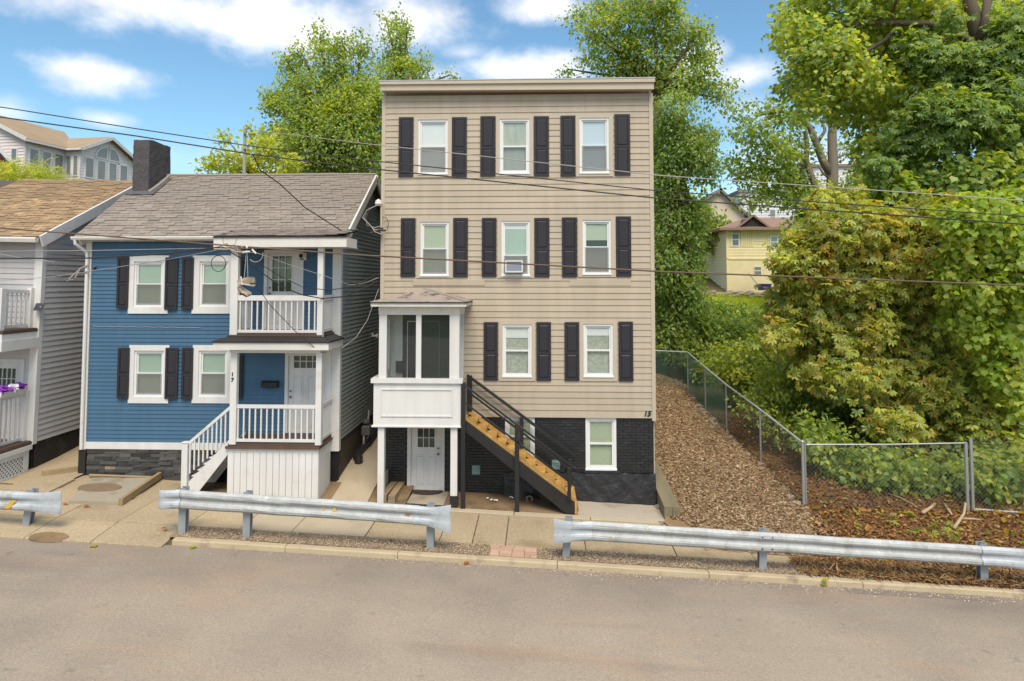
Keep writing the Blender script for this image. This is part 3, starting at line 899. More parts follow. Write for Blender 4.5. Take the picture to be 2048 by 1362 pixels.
bl, bht, jt = .205, .062, .012
r_ = 0; z = .3
while z + bht < ZS - .035:
    x = TL + .06 - (bl + jt) * (.5 if r_ % 2 else 0)
    while x < TR - .06:
        xa, xb = max(x, TL + .06), min(x + bl, TR - .06)
        lo = ZP - .04 if x > -.9 else gnd_t(x) + .02
        if xb - xa > .05 and z > lo:
            for h in bh:
                if h[2] - .03 < z + bht / 2 < h[3] + .02:
                    if h[0] < xa < h[1]: xa = h[1] + .004
                    if h[0] < xb < h[1]: xb = h[0] - .004
                    if xa <= h[0] and xb >= h[1]: xb = h[0] - .004
            if xb - xa > .05: bricks.append((xa, xb, z))
        x += bl + jt
    z += bht + jt; r_ += 1
bricks.sort(key=lambda b: -(b[0] if b[0] > -2.2 else b[0] - 5))
unit = []
for k in range(4):
    mb = MB().cbox(0, 1, 0, 1, 0, 1, .03); me = mb.mesh('brick'); me.materials.append(K['blackbrick']); unit.append(me)
rest = MB()
for i, (xa, xb, z) in enumerate(bricks):
    pr_ = random.uniform(.010, .022)
    if i < 300: obj('brick', unit[i % 4], None, tan, loc=(xa, YB + .022 - pr_, z + random.uniform(-.002, .002)), scale=(xb - xa, pr_ + .01, bht))
    else: rest.box(xa, xb, YB + .022 - pr_, YB + .03, z, z + bht)
rest.build('brick_field', K['blackbrick'], tan, kind='stuff')
def parge(u, v):
    x = -.9 + (TR - .02 + .9) * u; zt = ZP + .02 * wav(x, 1, 3); zb_ = H(x, 18) - .1
    return (x, YB - .03 - .07 * (1 - v) - .025 * wav(x * 1.7, v * 2.2, 3) + random.uniform(-.008, .008), zb_ + (zt - zb_) * v)
MB().grid(parge, 70, 12).build('parged_base', K['blackparge'], tan, smooth=True)
dd = door(tan, dx0, dx1, dz0, dz1, YT + .08, (dx0 + .17, dx1 - .17, dz0 + 1.12, dz0 + 1.86), 3, 3, knob='r', frame=.1, behind='blind_c')
for vx, vy in ((952, 940), (1112, 930)):
    a0, a1, b0, b1 = rect(vx - 8, vy - 9, vx + 8, vy + 9, YT)
    v = MB().box(a0, a1, YB - .03, YB + .01, b0, b1)
    for q in range(4): v.beam((a0 + .01, YB - .035, b0 + .03 + q * .05), (a1 - .01, YB - .035, b0 + .03 + q * .05), .02, .012)
    v.build('wall_vent', K['vent'], tan)


def text_part(parent, body, size, loc, m, shear=0, name='house_number', spacing=1.0):
    cu = bpy.data.curves.new(name, 'FONT'); cu.body = body; cu.size = size; cu.extrude = .006; cu.shear = shear; cu.align_x = 'CENTER'; cu.align_y = 'CENTER'; cu.space_line = spacing; cu.offset = .006
    t = bpy.data.objects.new('tmp', cu); COL.objects.link(t)
    dg = bpy.context.evaluated_depsgraph_get(); me = bpy.data.meshes.new_from_object(t.evaluated_get(dg)); bpy.data.objects.remove(t)
    me.name = name
    return obj(name, me, m, parent, loc=loc, rot=Matrix.Rotation(R(90), 3, 'X'))


p = S(1294, 828, YT - .03)
text_part(tan, '15', .19, (p.x, YT - .032, p.z), K['ink'], .25)

# ---- enclosed entry porch of the tan house
YP = 17.05
PL, PR = S(747, 800, YP).x, S(921.5, 800, YP).x
def pz(py): return S(840, py, YP).z
def pxx(px, py=700): return S(px, py, YP).x
zf = pz(846)
ep = MB().box(PL, PR, YP, YT, zf - .06, zf).build('entry_porch', K['white'], tan)
# knee wall with a framed panel
mb = MB(); mb.box(PL, PR, YP, YP + .05, zf, pz(766)); mb.box(PL, PL + .05, YP + .05, YT - .02, zf, pz(766)); mb.build('knee_wall', K['white'], ep)
a0, a1, b0, b1 = rect(764, 780, 903, 831, YP)
q = ring(MB(), a0 - .03, a1 + .03, b0 - .03, b1 + .03, .03, YP - .022, YP); q.build('panel_moulding', K['white'], ep)
zsill0, zsill1 = pz(766), pz(757)
MB().box(PL - .06, PR + .05, YP - .06, YP + .12, zsill0, zsill1).build('ledge', K['white'], ep)
MB().box(PL - .06, PL + .1, YP + .12, YT - .02, zsill0, zsill1).build('ledge', K['white'], ep)
MB().cbox(PL - .04, PR + .03, YP - .04, YT - .02, pz(855), zf - .061, .012).build('base_moulding', K['white'], ep)
ztop = pz(629.5)
for (a, b, ya, yb) in ((757.8, 773, YP, YP + .2), (831.5, 842, YP + .02, YP + .12), (899, 918.5, YP, YP + .2)):
    xa, xb = pxx(a), pxx(b)
    MB().cbox(xa, xb, ya, yb, zsill1, ztop, .006).build('post', K['white'], ep)
xr_ = pxx(918.5)
MB().box(xr_ - .1, xr_, YT - .2, YT - .02, zf, ztop).build('post', K['white'], ep)
MB().box(xr_ - .08, xr_ - .02, YT - .65, YT - .58, zf, ztop).build('post', K['white'], ep)
MB().box(xr_ - .09, xr_ - .01, YP + .2, YT - .58, ztop - .5, ztop - .4).build('transom_bar', K['white'], ep)
MB().box(xr_ - .06, xr_ - .05, YP + .2, YT - .65, zf, ztop - .5).build('screen_door', K['screendk'], ep)
xl_ = pxx(757.8)
mb = MB(); mb.box(xl_, xl_ + .06, YT - .2, YT - .02, zsill1, ztop); mb.box(xl_, xl_ + .06, YP + .2, YT - .2, ztop - .16, ztop); mb.box(xl_, xl_ + .06, YP + .2, YT - .2, zsill1, zsill1 + .12); mb.box(xl_, xl_ + .06, YP + .2, YP + .32, zsill1 + .12, ztop - .16); mb.build('side_frame', K['white'], ep)
MB().box(xl_ + .02, xl_ + .03, YP + .32, YT - .2, zsill1 + .12, ztop - .16).build('side_pane', K['glass'], ep)
MB().box(pxx(773), pxx(831.5), YP + .06, YP + .064, zsill1, ztop).build('pane', K['glass'], ep)
MB().box(pxx(842), pxx(899), YP + .06, YP + .064, zsill1, ztop).build('pane', K['glassdk'], ep)
MB().box(pxx(842), pxx(899), YP + .1, YP + .103, zsill1, ztop).build('insect_screen', K['screen'], ep)
# inside: white clapboard, dark door, small black box
boards(ep, K['white'], FP(YT - .03), zf, ztop + .1, .1, lambda z: (PL + .06, xr_ - .1), [(S(806, 700, YT).x, xr_ - .12, zf - 1, ztop + .3)], .01, 'inner_board')
MB().box(S(806, 700, YT).x, xr_ - .1, YT - .06, YT - .03, zf, ztop + .1).build('inner_door', K['navy'], ep)
mb = ring(MB(), S(815, 700, YT).x, S(880, 700, YT).x, zf, ztop - .22, .02, YT - .075, YT - .06); mb.build('inner_door_frame', K['vinylw'], ep)
a0, a1, b0, b1 = rect(792, 722, 806, 744, YT - .1); MB().box(a0, a1, YT - .14, YT - .045, b0, b1).build('letter_box', K['navy'], ep)
MB().box(PL + .05, xr_ - .1, YP + .2, YT - .05, ztop + .12, ztop + .16).build('ceiling', K['white'], ep)
# header, fascia, hip roof
MB().box(pxx(757), pxx(919), YP - .015, YP + .21, ztop, pz(612)).build('header', K['whitedirty'], ep)
MB().box(pxx(919) - .15, pxx(919) + .012, YP + .21, YT - .02, ztop, pz(612)).build('header', K['whitedirty'], ep)
MB().box(xl_ - .012, xl_ + .15, YP + .21, YT - .02, ztop, pz(612)).build('header', K['whitedirty'], ep)
ze0 = pz(612.5); YE = YP - .22
EL, ER = S(740, 610, YE).x, S(934, 610, YE).x
ze1 = S(840, 606.5, YE).z
mb = MB(); mb.box(EL + .02, ER - .02, YE, YE + .03, ze0, ze1); mb.box(EL + .02, EL + .05, YE + .03, YT - .02, ze0, ze1); mb.box(ER - .05, ER - .02, YE + .03, YT - .02, ze0, ze1); mb.box(EL + .05, ER - .05, YE + .03, YT - .02, ze0 + .0, ze0 + .02)
mb.build('fascia', K['whitedirty'], ep)
pk = S(855, 580, YT - .05); zpk = pk.z
rf = MB(); t = .035
A, B_, C_, D_ = (EL, YE - .02, ze1 + .004), (ER, YE - .02, ze1 + .004), (ER, YT - .02, ze1 + .004), (EL, YT - .02, ze1 + .004); Q = (pk.x, YT - .55, zpk - .0); Q2 = (pk.x, YT - .02, zpk + .01)
up = lambda p: (p[0], p[1], p[2] + t)
rf.add([A, B_, C_, D_, up(A), up(B_), up(C_), up(D_), up(Q), up(Q2)], [(4, 5, 8), (5, 6, 9, 8), (7, 4, 8, 9), (0, 1, 5, 4), (1, 2, 6, 5), (3, 0, 4, 7), (3, 2, 1, 0)])
rf.build('roof', K['smallroof'], ep)
mb = MB(); mb.box(EL, ER, YE - .03, YE - .022, ze1 + .0, ze1 + .03); mb.box(ER + .002, ER + .01, YE - .02, YT - .02, ze1, ze1 + .03); mb.build('drip_edge', K['membrane'], ep)
MB().beam(up((pk.x, YT - .5, zpk + .015)), (ER, YE, ze1 + t + .015), .1, .02).build('hip_flashing', K['concgrey'], ep)
# lower posts
for a, b, bot, par in ((755.5, 768, 1002, 0), (901, 914.5, 1012, 1)):
    xa, xb = S(a, 930, YP + .05).x, S(b, 930, YP + .05).x; zb_ = g0(xa) + .02
    c0 = zb_ + (.28 if par else 0)
    MB().cbox(xa, xb, YP + .03, YP + .2, c0, pz(855) - .002, .006).build('lower_post', K['white'], ep)
    if par: MB().box(xa - .01, xb + .01, YP + .02, YP + .21, zb_ - .05, c0).build('post_base', K['blackwood'], ep)
MB().box(xl_, xl_ + .02, YP + .2, YT - .02, H(-4, 18) - .1, H(-4, 18) + .55).build('side_skirt', K['concgrey'], ep)

# ---- timber stair with black stringers and rails
YS0, YS1 = 17.1, 18.06
sx0, sx1 = S(931, 841, YS0).x, S(1151, 1005, YS0).x
st_top, st_bot = S(931, 841, YS0).z, S(1151, 1005, YS0).z
sl = (st_bot - st_top) / (sx1 - sx0)
def strg(y, name='staircase', par=None):
    d = .27
    x_e = sx1; zg = g0(sx1) + .035
    poly = [(sx0, y, st_top), (sx1 - .02, y, st_bot), (sx1 - .02, y, zg), (sx1 - .02 - .2, y, zg), (sx0, y, st_top - d)]
    return MB().prism(poly, (0, .05, 0)).build(name, K['blackwood'], par or tan)
stair = strg(YS0)
strg(YS1, 'stringer', stair)
MB().beam((sx0, YS0 + .066, st_top + .03), (sx1, YS0 + .066, st_bot + .03), .03, .09).build('stringer_liner', K['wood'], stair)
MB().beam((sx0, YS1 - .018, st_top + .045), (sx1, YS1 - .018, st_bot + .045), .03, .11).build('stringer_liner', K['wood'], stair)
nst = 11
tw = (sx1 - sx0) / nst; rh = (st_top - st_bot) / nst
for i in range(nst + 1):
    xa = sx0 + i * tw - .02; zt = st_top - (i + .42) * rh - .005
    if i == nst: xa = sx1 - tw * .35; 
    wdt = tw + .03 if i < nst else tw * .45
    MB().cbox(xa, xa + wdt, YS0 + .085, YS1 - .036, zt - .04, zt, .006).build('tread', K['wood'], stair)
    MB().box(xa + wdt - .045, xa + wdt - .022, YS0 + .085, YS1 - .036, zt - rh + .002, zt - .042).build('riser', K['wood'], stair)
MB().box(sx0 - .3, sx0 - .022, YS0 + .085, YS1 - .003, zf - .02, zf + .02).build('landing', K['wood'], stair)
MB().box(sx1 - .015, sx1 + .03, YS0 + .01, YS1, g0(sx1) + .03, st_bot + .03).build('bottom_riser', K['wood'], stair)
# posts
def ppost(px0, px1, pt, pb, y, name='rail_post', w=.1, foot=None):
    a, b = S(px0, (pt + pb) / 2, y).x, S(px1, (pt + pb) / 2, y).x
    z1_ = S((px0 + px1) / 2, pt, y).z; z0_ = foot if foot is not None else S((px0 + px1) / 2, pb, y).z
    MB().cbox(a, b, y - .02, y + w - .02, z0_, z1_, .006).build(name, K['blackwood'], stair)
    return (a + b) / 2, z1_
yp = YS0 - .08
ppost(922, 930.5, 765, 1006, yp, foot=g0(-1.9) + .01)
ppost(1029.5, 1038.5, 850, 1008, yp, foot=g0(-.4) + .01)
ppost(1135, 1142, 935, 1000, yp)
yq = YS1 + .03
ppost(934, 944, 751, 823, yq - .06, w=.08); ppost(1039, 1047, 835, 897, yq - .06, w=.08); ppost(1137, 1143, 918, 975, yq - .06, w=.06)
def bar(pa, pb, y, w=.05, h=.045, m='steelblack', name='handrail'):
    MB().beam(S(*pa, y), S(*pb, y), w, h).build(name, K[m], stair)
bar((923, 766), (1152, 938), yp); bar((930, 806), (1136, 960), yp, .04, .04, name='mid_rail')
bar((934, 750), (1150, 910), yq - .05, .07, .07); bar((942, 788), (1136, 934), yq - .05, .05, .05, name='mid_rail')

# ================================================================== BLUE TWO STOREY HOUSE
YB2 = 18.0
BX0, BX1 = S(175, 480, YB2).x, S(682, 480, YB2).x
blue = thing('blue_house', 'two storey blue sided house with white double porch and tall dark chimney, numbered 17', 'house', ((BX0 + BX1) / 2, YB2, .8))
zT0 = S(270, 898, YB2).z; zT1 = S(270, 884, YB2).z
zEv = S(300, 478, YB2).z
BWIN = [(269, 523, 328, 614), (400, 523, 458, 613), (269, 701, 329, 793), (398, 701, 456, 793)]
BCAS = [(259, 511, 338, 627), (386, 511, 466, 627), (259, 690, 339, 806), (386, 690, 464, 806)]
BSH = [(237, 514, 260, 616), (332.5, 515, 357.5, 619), (366, 515, 389, 618), (474, 515, 487, 618), (238, 695, 261, 796), (333, 695, 358, 797), (365.5, 695, 388, 797), (472, 708, 487, 797)]
bh2 = []; bw_ = []
for w, c in zip(BWIN, BCAS):
    r1, r2 = rect(*w, YB2), rect(*c, YB2); bh2.append(r1); bw_.append((r1, (r1[0] - r2[0] + .0, r2[3] - r1[3], r1[2] - r2[2])))
zU, zL = S(560, 667, 16.9).z, S(560, 888, 16.9).z        # porch decks
ud = (S(535, 600, YB2).x, S(600, 600, YB2).x, zU + .03, zU + 2.05)
ld = (S(577, 790, YB2).x, S(577, 790, YB2).x + .9, zL + .03, zL + 2.05)
bh2 += [(ud[0] - .05, ud[1] + .05, ud[2], ud[3] + .05), (ld[0] - .05, ld[1] + .05, ld[2], ld[3] + .05)]
for (r1, c) in bw_: window(blue, *r1, YB2, (c[0], K['white'], .045, c[1], c[2]), upper='blind_t', lower='blind_g', sill=False)
for s in BSH: shutter(blue, *rect(*s, YB2), YB2 - .03, dog=True)
boards(blue, K['blue'], FP(YB2), zT1, zEv, .107, lambda z: (BX0 + .1, BX1 - .15), bh2)
MB().box(BX0 + .02, BX1, YB2 - .035, YB2 + .02, zT0, zT1).build('skirt_board', K['white'], blue)
MB().cbox(BX0, BX0 + .15, YB2 - .04, YB2 + .1, zT0 - .02, zEv + .05, .006).build('corner_board', K['whitedirty'], blue)
MB().cbox(BX1 - .2, BX1 + .03, YB2 - .05, YB2 + .1, zT0, zEv + .05, .006).build('corner_board', K['white'], blue)
MB().cbox(BX0 - .02, BX0 + .17, YB2 - .06, YB2 + .1, g0(BX0) - .1, zT0 - .02, .01).build('corner_pier', K['blackwood'], blue)
holed(BX0 + .1, BX1 - .02, zT1, zEv + .1, bh2, YB2 + .13, YB2 + .2).build('inner_wall', K['white'], blue)
# stacked ledge stone foundation
MB().box(BX0 + .17, BX1, YB2 + .02, YB2 + .1, -.2, zT0).build('foundation', K['blackmortar'], blue)
stones = []
for k in range(3):
    mb = MB(); pts = []
    for (z_) in (0, 1):
        for (x_, y_) in ((0, 0), (.5, -.25), (1, -.05), (1, 1), (0, 1)): pts.append((x_ + random.uniform(-.02, .02) * (0 < x_ < 1), y_ + random.uniform(-.15, .15) * (y_ < .5), z_ + random.uniform(-.08, .02)))
    mb.add(pts, [(4, 3, 2, 1, 0), (5, 6, 7, 8, 9)] + [(i, (i + 1) % 5, 5 + (i + 1) % 5, 5 + i) for i in range(5)])
    me = mb.mesh('ledge_stone'); me.materials.append(K['stone']); stones.append(me)
me = stones[0].copy(); me.materials.clear(); me.materials.append(K['stonepale']); pale = me
z = zT0 - .004
while z > g0(BX0) - .08:
    hh = random.uniform(.045, .085); x = BX0 + .18
    z -= hh
    while x < BX0 + 3.4:
        L_ = random.uniform(.2, .55)
        if x + L_ > BX0 + 3.5: L_ = max(.1, BX0 + 3.5 - x)
        if z + hh > g0(x) - .02:
            obj('ledge_stone', pale if random.random() < .025 else random.choice(stones), None, blue, loc=(x, YB2 + .0 - random.uniform(0, .03), z), scale=(L_ - .006, .05, hh - .004))
        x += L_
# gable wall facing the gap
zSd = S(668, 881, YB2).z
YR = 21.0; zR = S(740, 356, YR).z - .05; zE2 = zEv
slb = (zR - zE2) / (YR - YB2); YBk = 2 * YR - YB2
def gl(z):
    t_ = max(0, (z - zE2) / slb)
    return YB2 + .1 + t_, YBk - t_
boards(blue, K['bluegrey'], SP(BX1), zSd, zR, .115, gl, lip=.02)
MB().box(BX1 - .1, BX1 - .02, YB2 + .1, YBk, -.3, zSd).build('side_foundation', K['foundbr'], blue)
mb = MB(); mb.prism([(BX1 - .1, YB2 + .2, zSd), (BX1 - .1, YBk, zSd), (BX1 - .1, YBk, zE2), (BX1 - .1, YR, zR), (BX1 - .1, YB2 + .2, zE2)], (.08, 0, 0)); mb.build('gable_sheathing', K['bluegrey'], blue)
mb = MB(); mb.prism([(BX0 + .1, YB2 + .2, 0), (BX0 + .1, YBk, 0), (BX0 + .1, YBk, zE2), (BX0 + .1, YR, zR), (BX0 + .1, YB2 + .2, zE2)], (.08, 0, 0)); mb.build('side_wall', K['bluegrey'], blue)
MB().box(BX0 + .1, BX1 - .1, YBk - .1, YBk, 0, zE2).build('rear_wall', K['bluegrey'], blue)
# roof
RX0, RX1 = S(150, 465, 17.72).x, S(691, 470, 17.72).x
YE2 = 17.72; zRe = zEv + .06 + (YE2 - YB2) * slb * 0
rs = (zR + .14 - zRe) / (YR - YE2)
rz = lambda y: zRe + (y - YE2) * rs if y <= YR else zRe + (2 * YR - y - YE2) * rs
mb = MB()
mb.hexa([(RX0, YE2, rz(YE2) - .1), (RX1, YE2, rz(YE2) - .1), (RX1, YR, rz(YR) - .1), (RX0, YR, rz(YR) - .1), (RX0, YE2, rz(YE2)), (RX1, YE2, rz(YE2)), (RX1, YR, rz(YR)), (RX0, YR, rz(YR))])
yb_ = 2 * YR - YE2
mb.hexa([(RX0, YR, rz(YR) - .1), (RX1, YR, rz(YR) - .1), (RX1, yb_, rz(yb_) - .1), (RX0, yb_, rz(yb_) - .1), (RX0, YR, rz(YR)), (RX1, YR, rz(YR)), (RX1, yb_, rz(yb_)), (RX0, yb_, rz(yb_))])
broof = mb.build('roof', K['shingledk'], blue)


def shingle_mesh(m, w, l, n=5, nm='shingle'):
    out = []
    for k in range(n):
        mb = MB(); j = lambda: random.uniform(-.006, .006)
        mb.hexa([(0, j(), .004), (w, j(), .004), (w, l, .0), (0, l, .0), (0, j(), .018), (w, j(), .018), (w, l, .004), (0, l, .004)])
        me = mb.mesh(nm); me.materials.append(m); out.append(me)
    return out


def shingle_roof(par, m, x0, x1, ye, yr, zf_, expo=.145, w=.31, limit=300, skip=None):
    ms = shingle_mesh(m, w - .008, expo + .03)
    sl_ = math.atan2(zf_(yr) - zf_(ye), yr - ye); Ls = math.hypot(yr - ye, zf_(yr) - zf_(ye))
    rows = int(Ls / expo); cnt = 0; rest = MB()
    rot = Matrix.Rotation(sl_, 3, 'X')
    for r_ in range(rows + 1):
        s_ = -.03 + r_ * Ls / rows; y = ye + s_ * math.cos(sl_); z = zf_(ye) + s_ * math.sin(sl_) + .002
        x = x0 - (w * (.5 * (r_ % 2) + .17 * (r_ % 3)))
        while x < x1 - .03:
            xa = max(x, x0); xb = min(x + w - .008, x1)
            if xb - xa > .04 and not (skip and skip((xa + xb) / 2, y)):
                lift = random.choice((0, 0, .009, .012))
                if cnt < limit:
                    obj('shingle', random.choice(ms), None, par, loc=(xa, y, z + lift), rot=rot, scale=((xb - xa) / (w - .008), 1, 1)); cnt += 1
                else:
                    l = expo + .03; c, s2 = math.cos(sl_), math.sin(sl_)
                    T = lambda a, b, d: (a, y + b * c - d * s2, z + lift + b * s2 + d * c)
                    rest.hexa([T(xa, 0, .004), T(xb, 0, .004), T(xb, l, 0), T(xa, l, 0), T(xa, 0, .018), T(xb, 0, .018), T(xb, l, .004), T(xa, l, .004)])
            x += w
    if rest.v:
        o = rest.build('shingle_field', m, par, kind='stuff')
shingle_roof(broof, K['shingle'], RX0, RX1, YE2, YR, rz)
MB().tube([(RX0, YR, rz(YR) + .02), (RX1, YR, rz(YR) + .02)], .05, 6).build('ridge_cap', K['shingle'], broof)
for (ya, yb) in ((YE2, YR), (yb_, YR)):
    MB().beam((RX1 + .03, ya, rz(ya) - .1), (RX1 + .03, yb, rz(yb) - .1), .05, .24).build('rake_board', K['whitedirty'], blue)
MB().beam((BX0 - .02, YE2, rz(YE2) - .16), (BX0 - .02, YR, rz(YR) - .16), .05, .2).build('rake_board', K['whitedirty'], blue)
# gutter along the left part of the eave, downspout elbow at the corner
gz = rz(YE2); gx1 = S(431, 470, YE2).x
mb = MB()
prf = [(0, 0), (-.02, -.075), (-.10, -.08), (-.125, -.02), (-.115, .005), (-.10, .0), (-.02, .0)]
n_ = len(prf)
for xx in (RX0 - .03, gx1):
    for (a, b) in prf: mb.v.append((xx, YE2 - .012 + a, gz - .02 + b))
mb.f += [(i, (i + 1) % n_, n_ + (i + 1) % n_, n_ + i) for i in range(n_)] + [tuple(range(n_))[::-1], tuple(range(n_, 2 * n_))]
mb.build('gutter', K['whitedirty'], blue)
MB().box(BX0, gx1, YE2 + .012, YB2 - .045, gz - .13, gz - .105).build('soffit', K['whitedirty'], blue)
MB().tube([(BX0 - .1, YE2 - .07, gz - .09), (BX0 - .1, YE2 - .06, gz - .2), (BX0 + .06, YB2 - .1, gz - .42), (BX0 + .07, YB2 - .09, gz - .6), (BX0 + .07, YB2 - .09, zT0)], .045, 8).build('downspout', K['white'], blue)
# chimney
cx0, cx1 = S(266, 330, 20.0).x, S(298, 330, 20.0).x; ct = S(282, 279, 20.0).z
def chm(u, v):
    q = u * 4; k = int(min(q, 3.999)); f_ = q - k
    c_ = [(cx0, 20.0), (cx1, 20.0), (cx1 + .02, 21.15), (cx0 - .02, 21.15), (cx0, 20.0)]
    x = c_[k][0] + (c_[k + 1][0] - c_[k][0]) * f_; y = c_[k][1] + (c_[k + 1][1] - c_[k][1]) * f_
    e = random.uniform(-.008, .008)
    return (x + e, y + e, 7.6 + (ct - 7.6) * v + (random.uniform(-.02, .02) if v > .99 else 0))
mb = MB().grid(chm, 24, 22)
mb.box(cx0 + .02, cx1 - .02, 20.02, 21.1, ct - .06, ct - .02)
ch = mb.build('chimney', K['chimney'], broof)
mb = MB(); mb.grid(lambda u, v: (cx0 - .12 + (cx1 - cx0 + .4) * u, 19.78 + 1.0 * v, rz(19.78 + 1.0 * v) + .045 + .02 * random.random()), 8, 8)
mb.build('roof_flashing', K['chimtar'], broof, smooth=True)
MB().tube([(cx1 + .03, 19.95, rz(19.95) + .05), (cx1 + .12, 20.4, rz(20.4) + .06), (cx1 + .1, 21.0, rz(21.0) + .05)], .035, 6).build('chimney_flashing', K['concgrey'], broof)

# ---- double porch
YF = 16.9
QL, QR = S(461, 600, YF).x, S(641, 600, YF).x
porch = MB().box(QL, QR, YF + .02, YB2 - .04, zL - .06, zL).build('front_porch', K['deck'], blue)
MB().box(QL - .04, QR + .04, YF - .05, YB2 - .04, zL - .12, zL - .061).build('deck_edge', K['deck'], porch)
MB().box(QL, QR, YF + .02, YB2 - .04, zU - .07, zU).build('upper_deck', K['deck'], porch)
for (a, b, t_, b_, lv) in ((460.5, 475, 505, 671, 1), (634.5, 645.5, 505, 671, 1), (459.5, 472.5, 706, 890, 0), (631, 642.5, 706, 889, 0)):
    xa, xb = S(a, (t_ + b_) / 2, YF).x, S(b, (t_ + b_) / 2, YF).x
    if lv: MB().cbox(xa, xb, YF, YF + .13, zU - .12, S(550, 494, YF).z, .006).build('porch_post', K['white'], porch)
    else:
        pp_ = MB().cbox(xa, xb, YF, YF + .13, zL - .03, S(550, 706, YF).z, .006).build('porch_post', K['white'], porch)
        if a < 500:
            c_ = S(465, 749, YF); text_part(blue, '1', .13, (c_.x, YF - .004, c_.z), K['ink'])
            c_ = S(465, 760, YF); text_part(blue, '7', .13, (c_.x, YF - .004, c_.z), K['ink'])
xpl, xpr = S(467.5, 600, YF).x, S(640, 600, YF).x
# railings: upper front, upper right return, upper left return, lower front, lower right return, stair
htU = S(550, 596, YF).z - zU; htL = S(550, 814, YF).z - zL
railing(porch, (xpl, YF + .065, zU), (xpr, YF + .065, zU), 14, htU, gap=.05, top=(.07, .13))
railing(porch, (xpr, YF + .13, zU), (xpr, YB2 - .05, zU), 9, htU, gap=.05, top=(.07, .13))
railing(porch, (xpl, YF + .13, zU), (xpl, YB2 - .05, zU), 8, htU, gap=.05, top=(.07, .13))
railing(porch, (xpl, YF + .065, zL), (xpr, YF + .065, zL), 14, htL, gap=.07)
railing(porch, (xpr, YF + .13, zL), (xpr, YB2 - .05, zL), 9, htL, gap=.07)
# beams and upper roof extension
zb1 = S(560, 494, YF).z
MB().box(QL - .02, QR + .03, YF - .02, YF + .14, zb1, zb1 + .14).build('beam', K['whitedirty'], porch)
MB().box(QR - .1, QR + .03, YF + .14, YB2 - .06, zb1, zb1 + .14).build('beam', K['whitedirty'], porch)
MB().box(QL - .02, QL + .1, YF + .14, YB2 - .06, zb1, zb1 + .14).build('beam', K['whitedirty'], porch)
YU = YF - .18
ux0, ux1 = S(427, 484, YU).x, S(693, 484, YU).x
za, zb_ = S(560, 494, YU).z, S(560, 475, YU).z
MB().box(ux0, ux1, YU, YU + .04, za, zb_).build('fascia', K['whitedirty'], porch)
MB().box(ux1 - .04, ux1, YU + .04, YB2 - .3, za, zb_).build('fascia', K['whitedirty'], porch)
MB().box(ux0, ux0 + .04, YU + .04, YB2 - .3, za, zb_).build('fascia', K['whitedirty'], porch)
MB().box(ux0 + .04, ux1 - .04, YU + .04, YB2 - .06, za + .01, za + .03).build('porch_ceiling', K['white'], porch)
def pr_u(u, v):                         # lifting membrane roof of the upper porch
    x = ux0 + (ux1 - ux0) * u; y = YU - .03 + (17.95 - YU) * v
    curl = .07 * max(0, (u - .72) / .28) ** 2 * (1 - v) ** 2
    return (x, y, zb_ + .03 + (rz(17.95) + .03 - zb_ - .03) * v + curl + random.uniform(-.004, .006))
for (dz, nm, mm) in ((0, 'porch_roof', 'membrane'),):
    mb = MB().grid(pr_u, 30, 8); mb.grid(lambda u, v: Vector(pr_u(u, v)) - Vector((0, 0, .03)), 30, 8)
    mb.hexa([(ux0, YU - .03, zb_ - .0), (ux1, YU - .03, zb_ - .0), (ux1, YU + .02, zb_), (ux0, YU + .02, zb_), (ux0, YU - .03, zb_ + .032), (ux1, YU - .03, zb_ + .032), (ux1, YU + .02, zb_ + .035), (ux0, YU + .02, zb_ + .035)])
    mb.build(nm, K[mm], porch)
ms = shingle_mesh(K['shingle'], .302, .175)
ya_, yb2 = YU + .02, 17.85
sA = math.atan2(rz(17.95) - zb_, 17.95 - YU)
for r_ in range(8):
    y = ya_ + (yb2 - ya_) * r_ / 8; z = zb_ + .045 + (rz(17.95) - zb_) * (y - YU) / (17.95 - YU)
    x = ux0 + .02 - .1 * (r_ % 3)
    while x < ux1 - .25:
        u = (x - ux0) / (ux1 - ux0); lift = .07 * max(0, (u - .72) / .28) ** 2 * (1 - r_ / 8) ** 2
        if x > ux0: obj('shingle', random.choice(ms), None, porch, loc=(x, y, z + lift + random.uniform(0, .006)), rot=Matrix.Rotation(sA, 3, 'X'))
        x += .31
# skirt roof between the storeys
mx0, mx1 = S(426, 692, YF - .2).x, S(657, 692, YF - .2).x
zm0, zm1 = S(540, 700, YF - .2).z, S(540, 686, YF - .2).z
mb = MB(); mb.box(mx0, mx1, YF - .2, YF - .16, zm0, zm1); mb.box(mx1 - .04, mx1, YF - .16, YB2 - .05, zm0, zm1); mb.box(mx0, mx0 + .04, YF - .16, YB2 - .05, zm0, zm1)
mb.build('fascia', K['whitedirty'], porch)
MB().box(mx0 + .04, mx1 - .04, YF - .16, YB2 - .06, zm0 + .005, zm0 + .03).build('porch_ceiling', K['white'], porch)
zt = zU - .075
mb = MB()
ring_o = [(mx0 - .02, YB2 - .05), (mx0 - .02, YF - .23), (mx1 + .03, YF - .23), (mx1 + .03, YB2 - .05)]
ring_i = [(QL - .03, YB2 - .05), (QL - .03, YF - .03), (QR + .03, YF - .03), (QR + .03, YB2 - .05)]
for k in range(3):
    (a, b), (c, d) = ring_o[k], ring_o[k + 1]; (e, f_), (g_, h_) = ring_i[k], ring_i[k + 1]
    mb.hexa([(a, b, zm1 + .004), (c, d, zm1 + .004), (g_, h_, zm1 + .01), (e, f_, zm1 + .01), (a, b, zm1 + .04), (c, d, zm1 + .04), (g_, h_, zt + .0), (e, f_, zt + .0)])
mb.build('skirt_roof', K['membrane'], porch)
MB().box(QL - .05, QR + .05, YF - .05, YB2 - .05, zU - .072, zU - .035).build('deck_edge', K['deck'], porch)
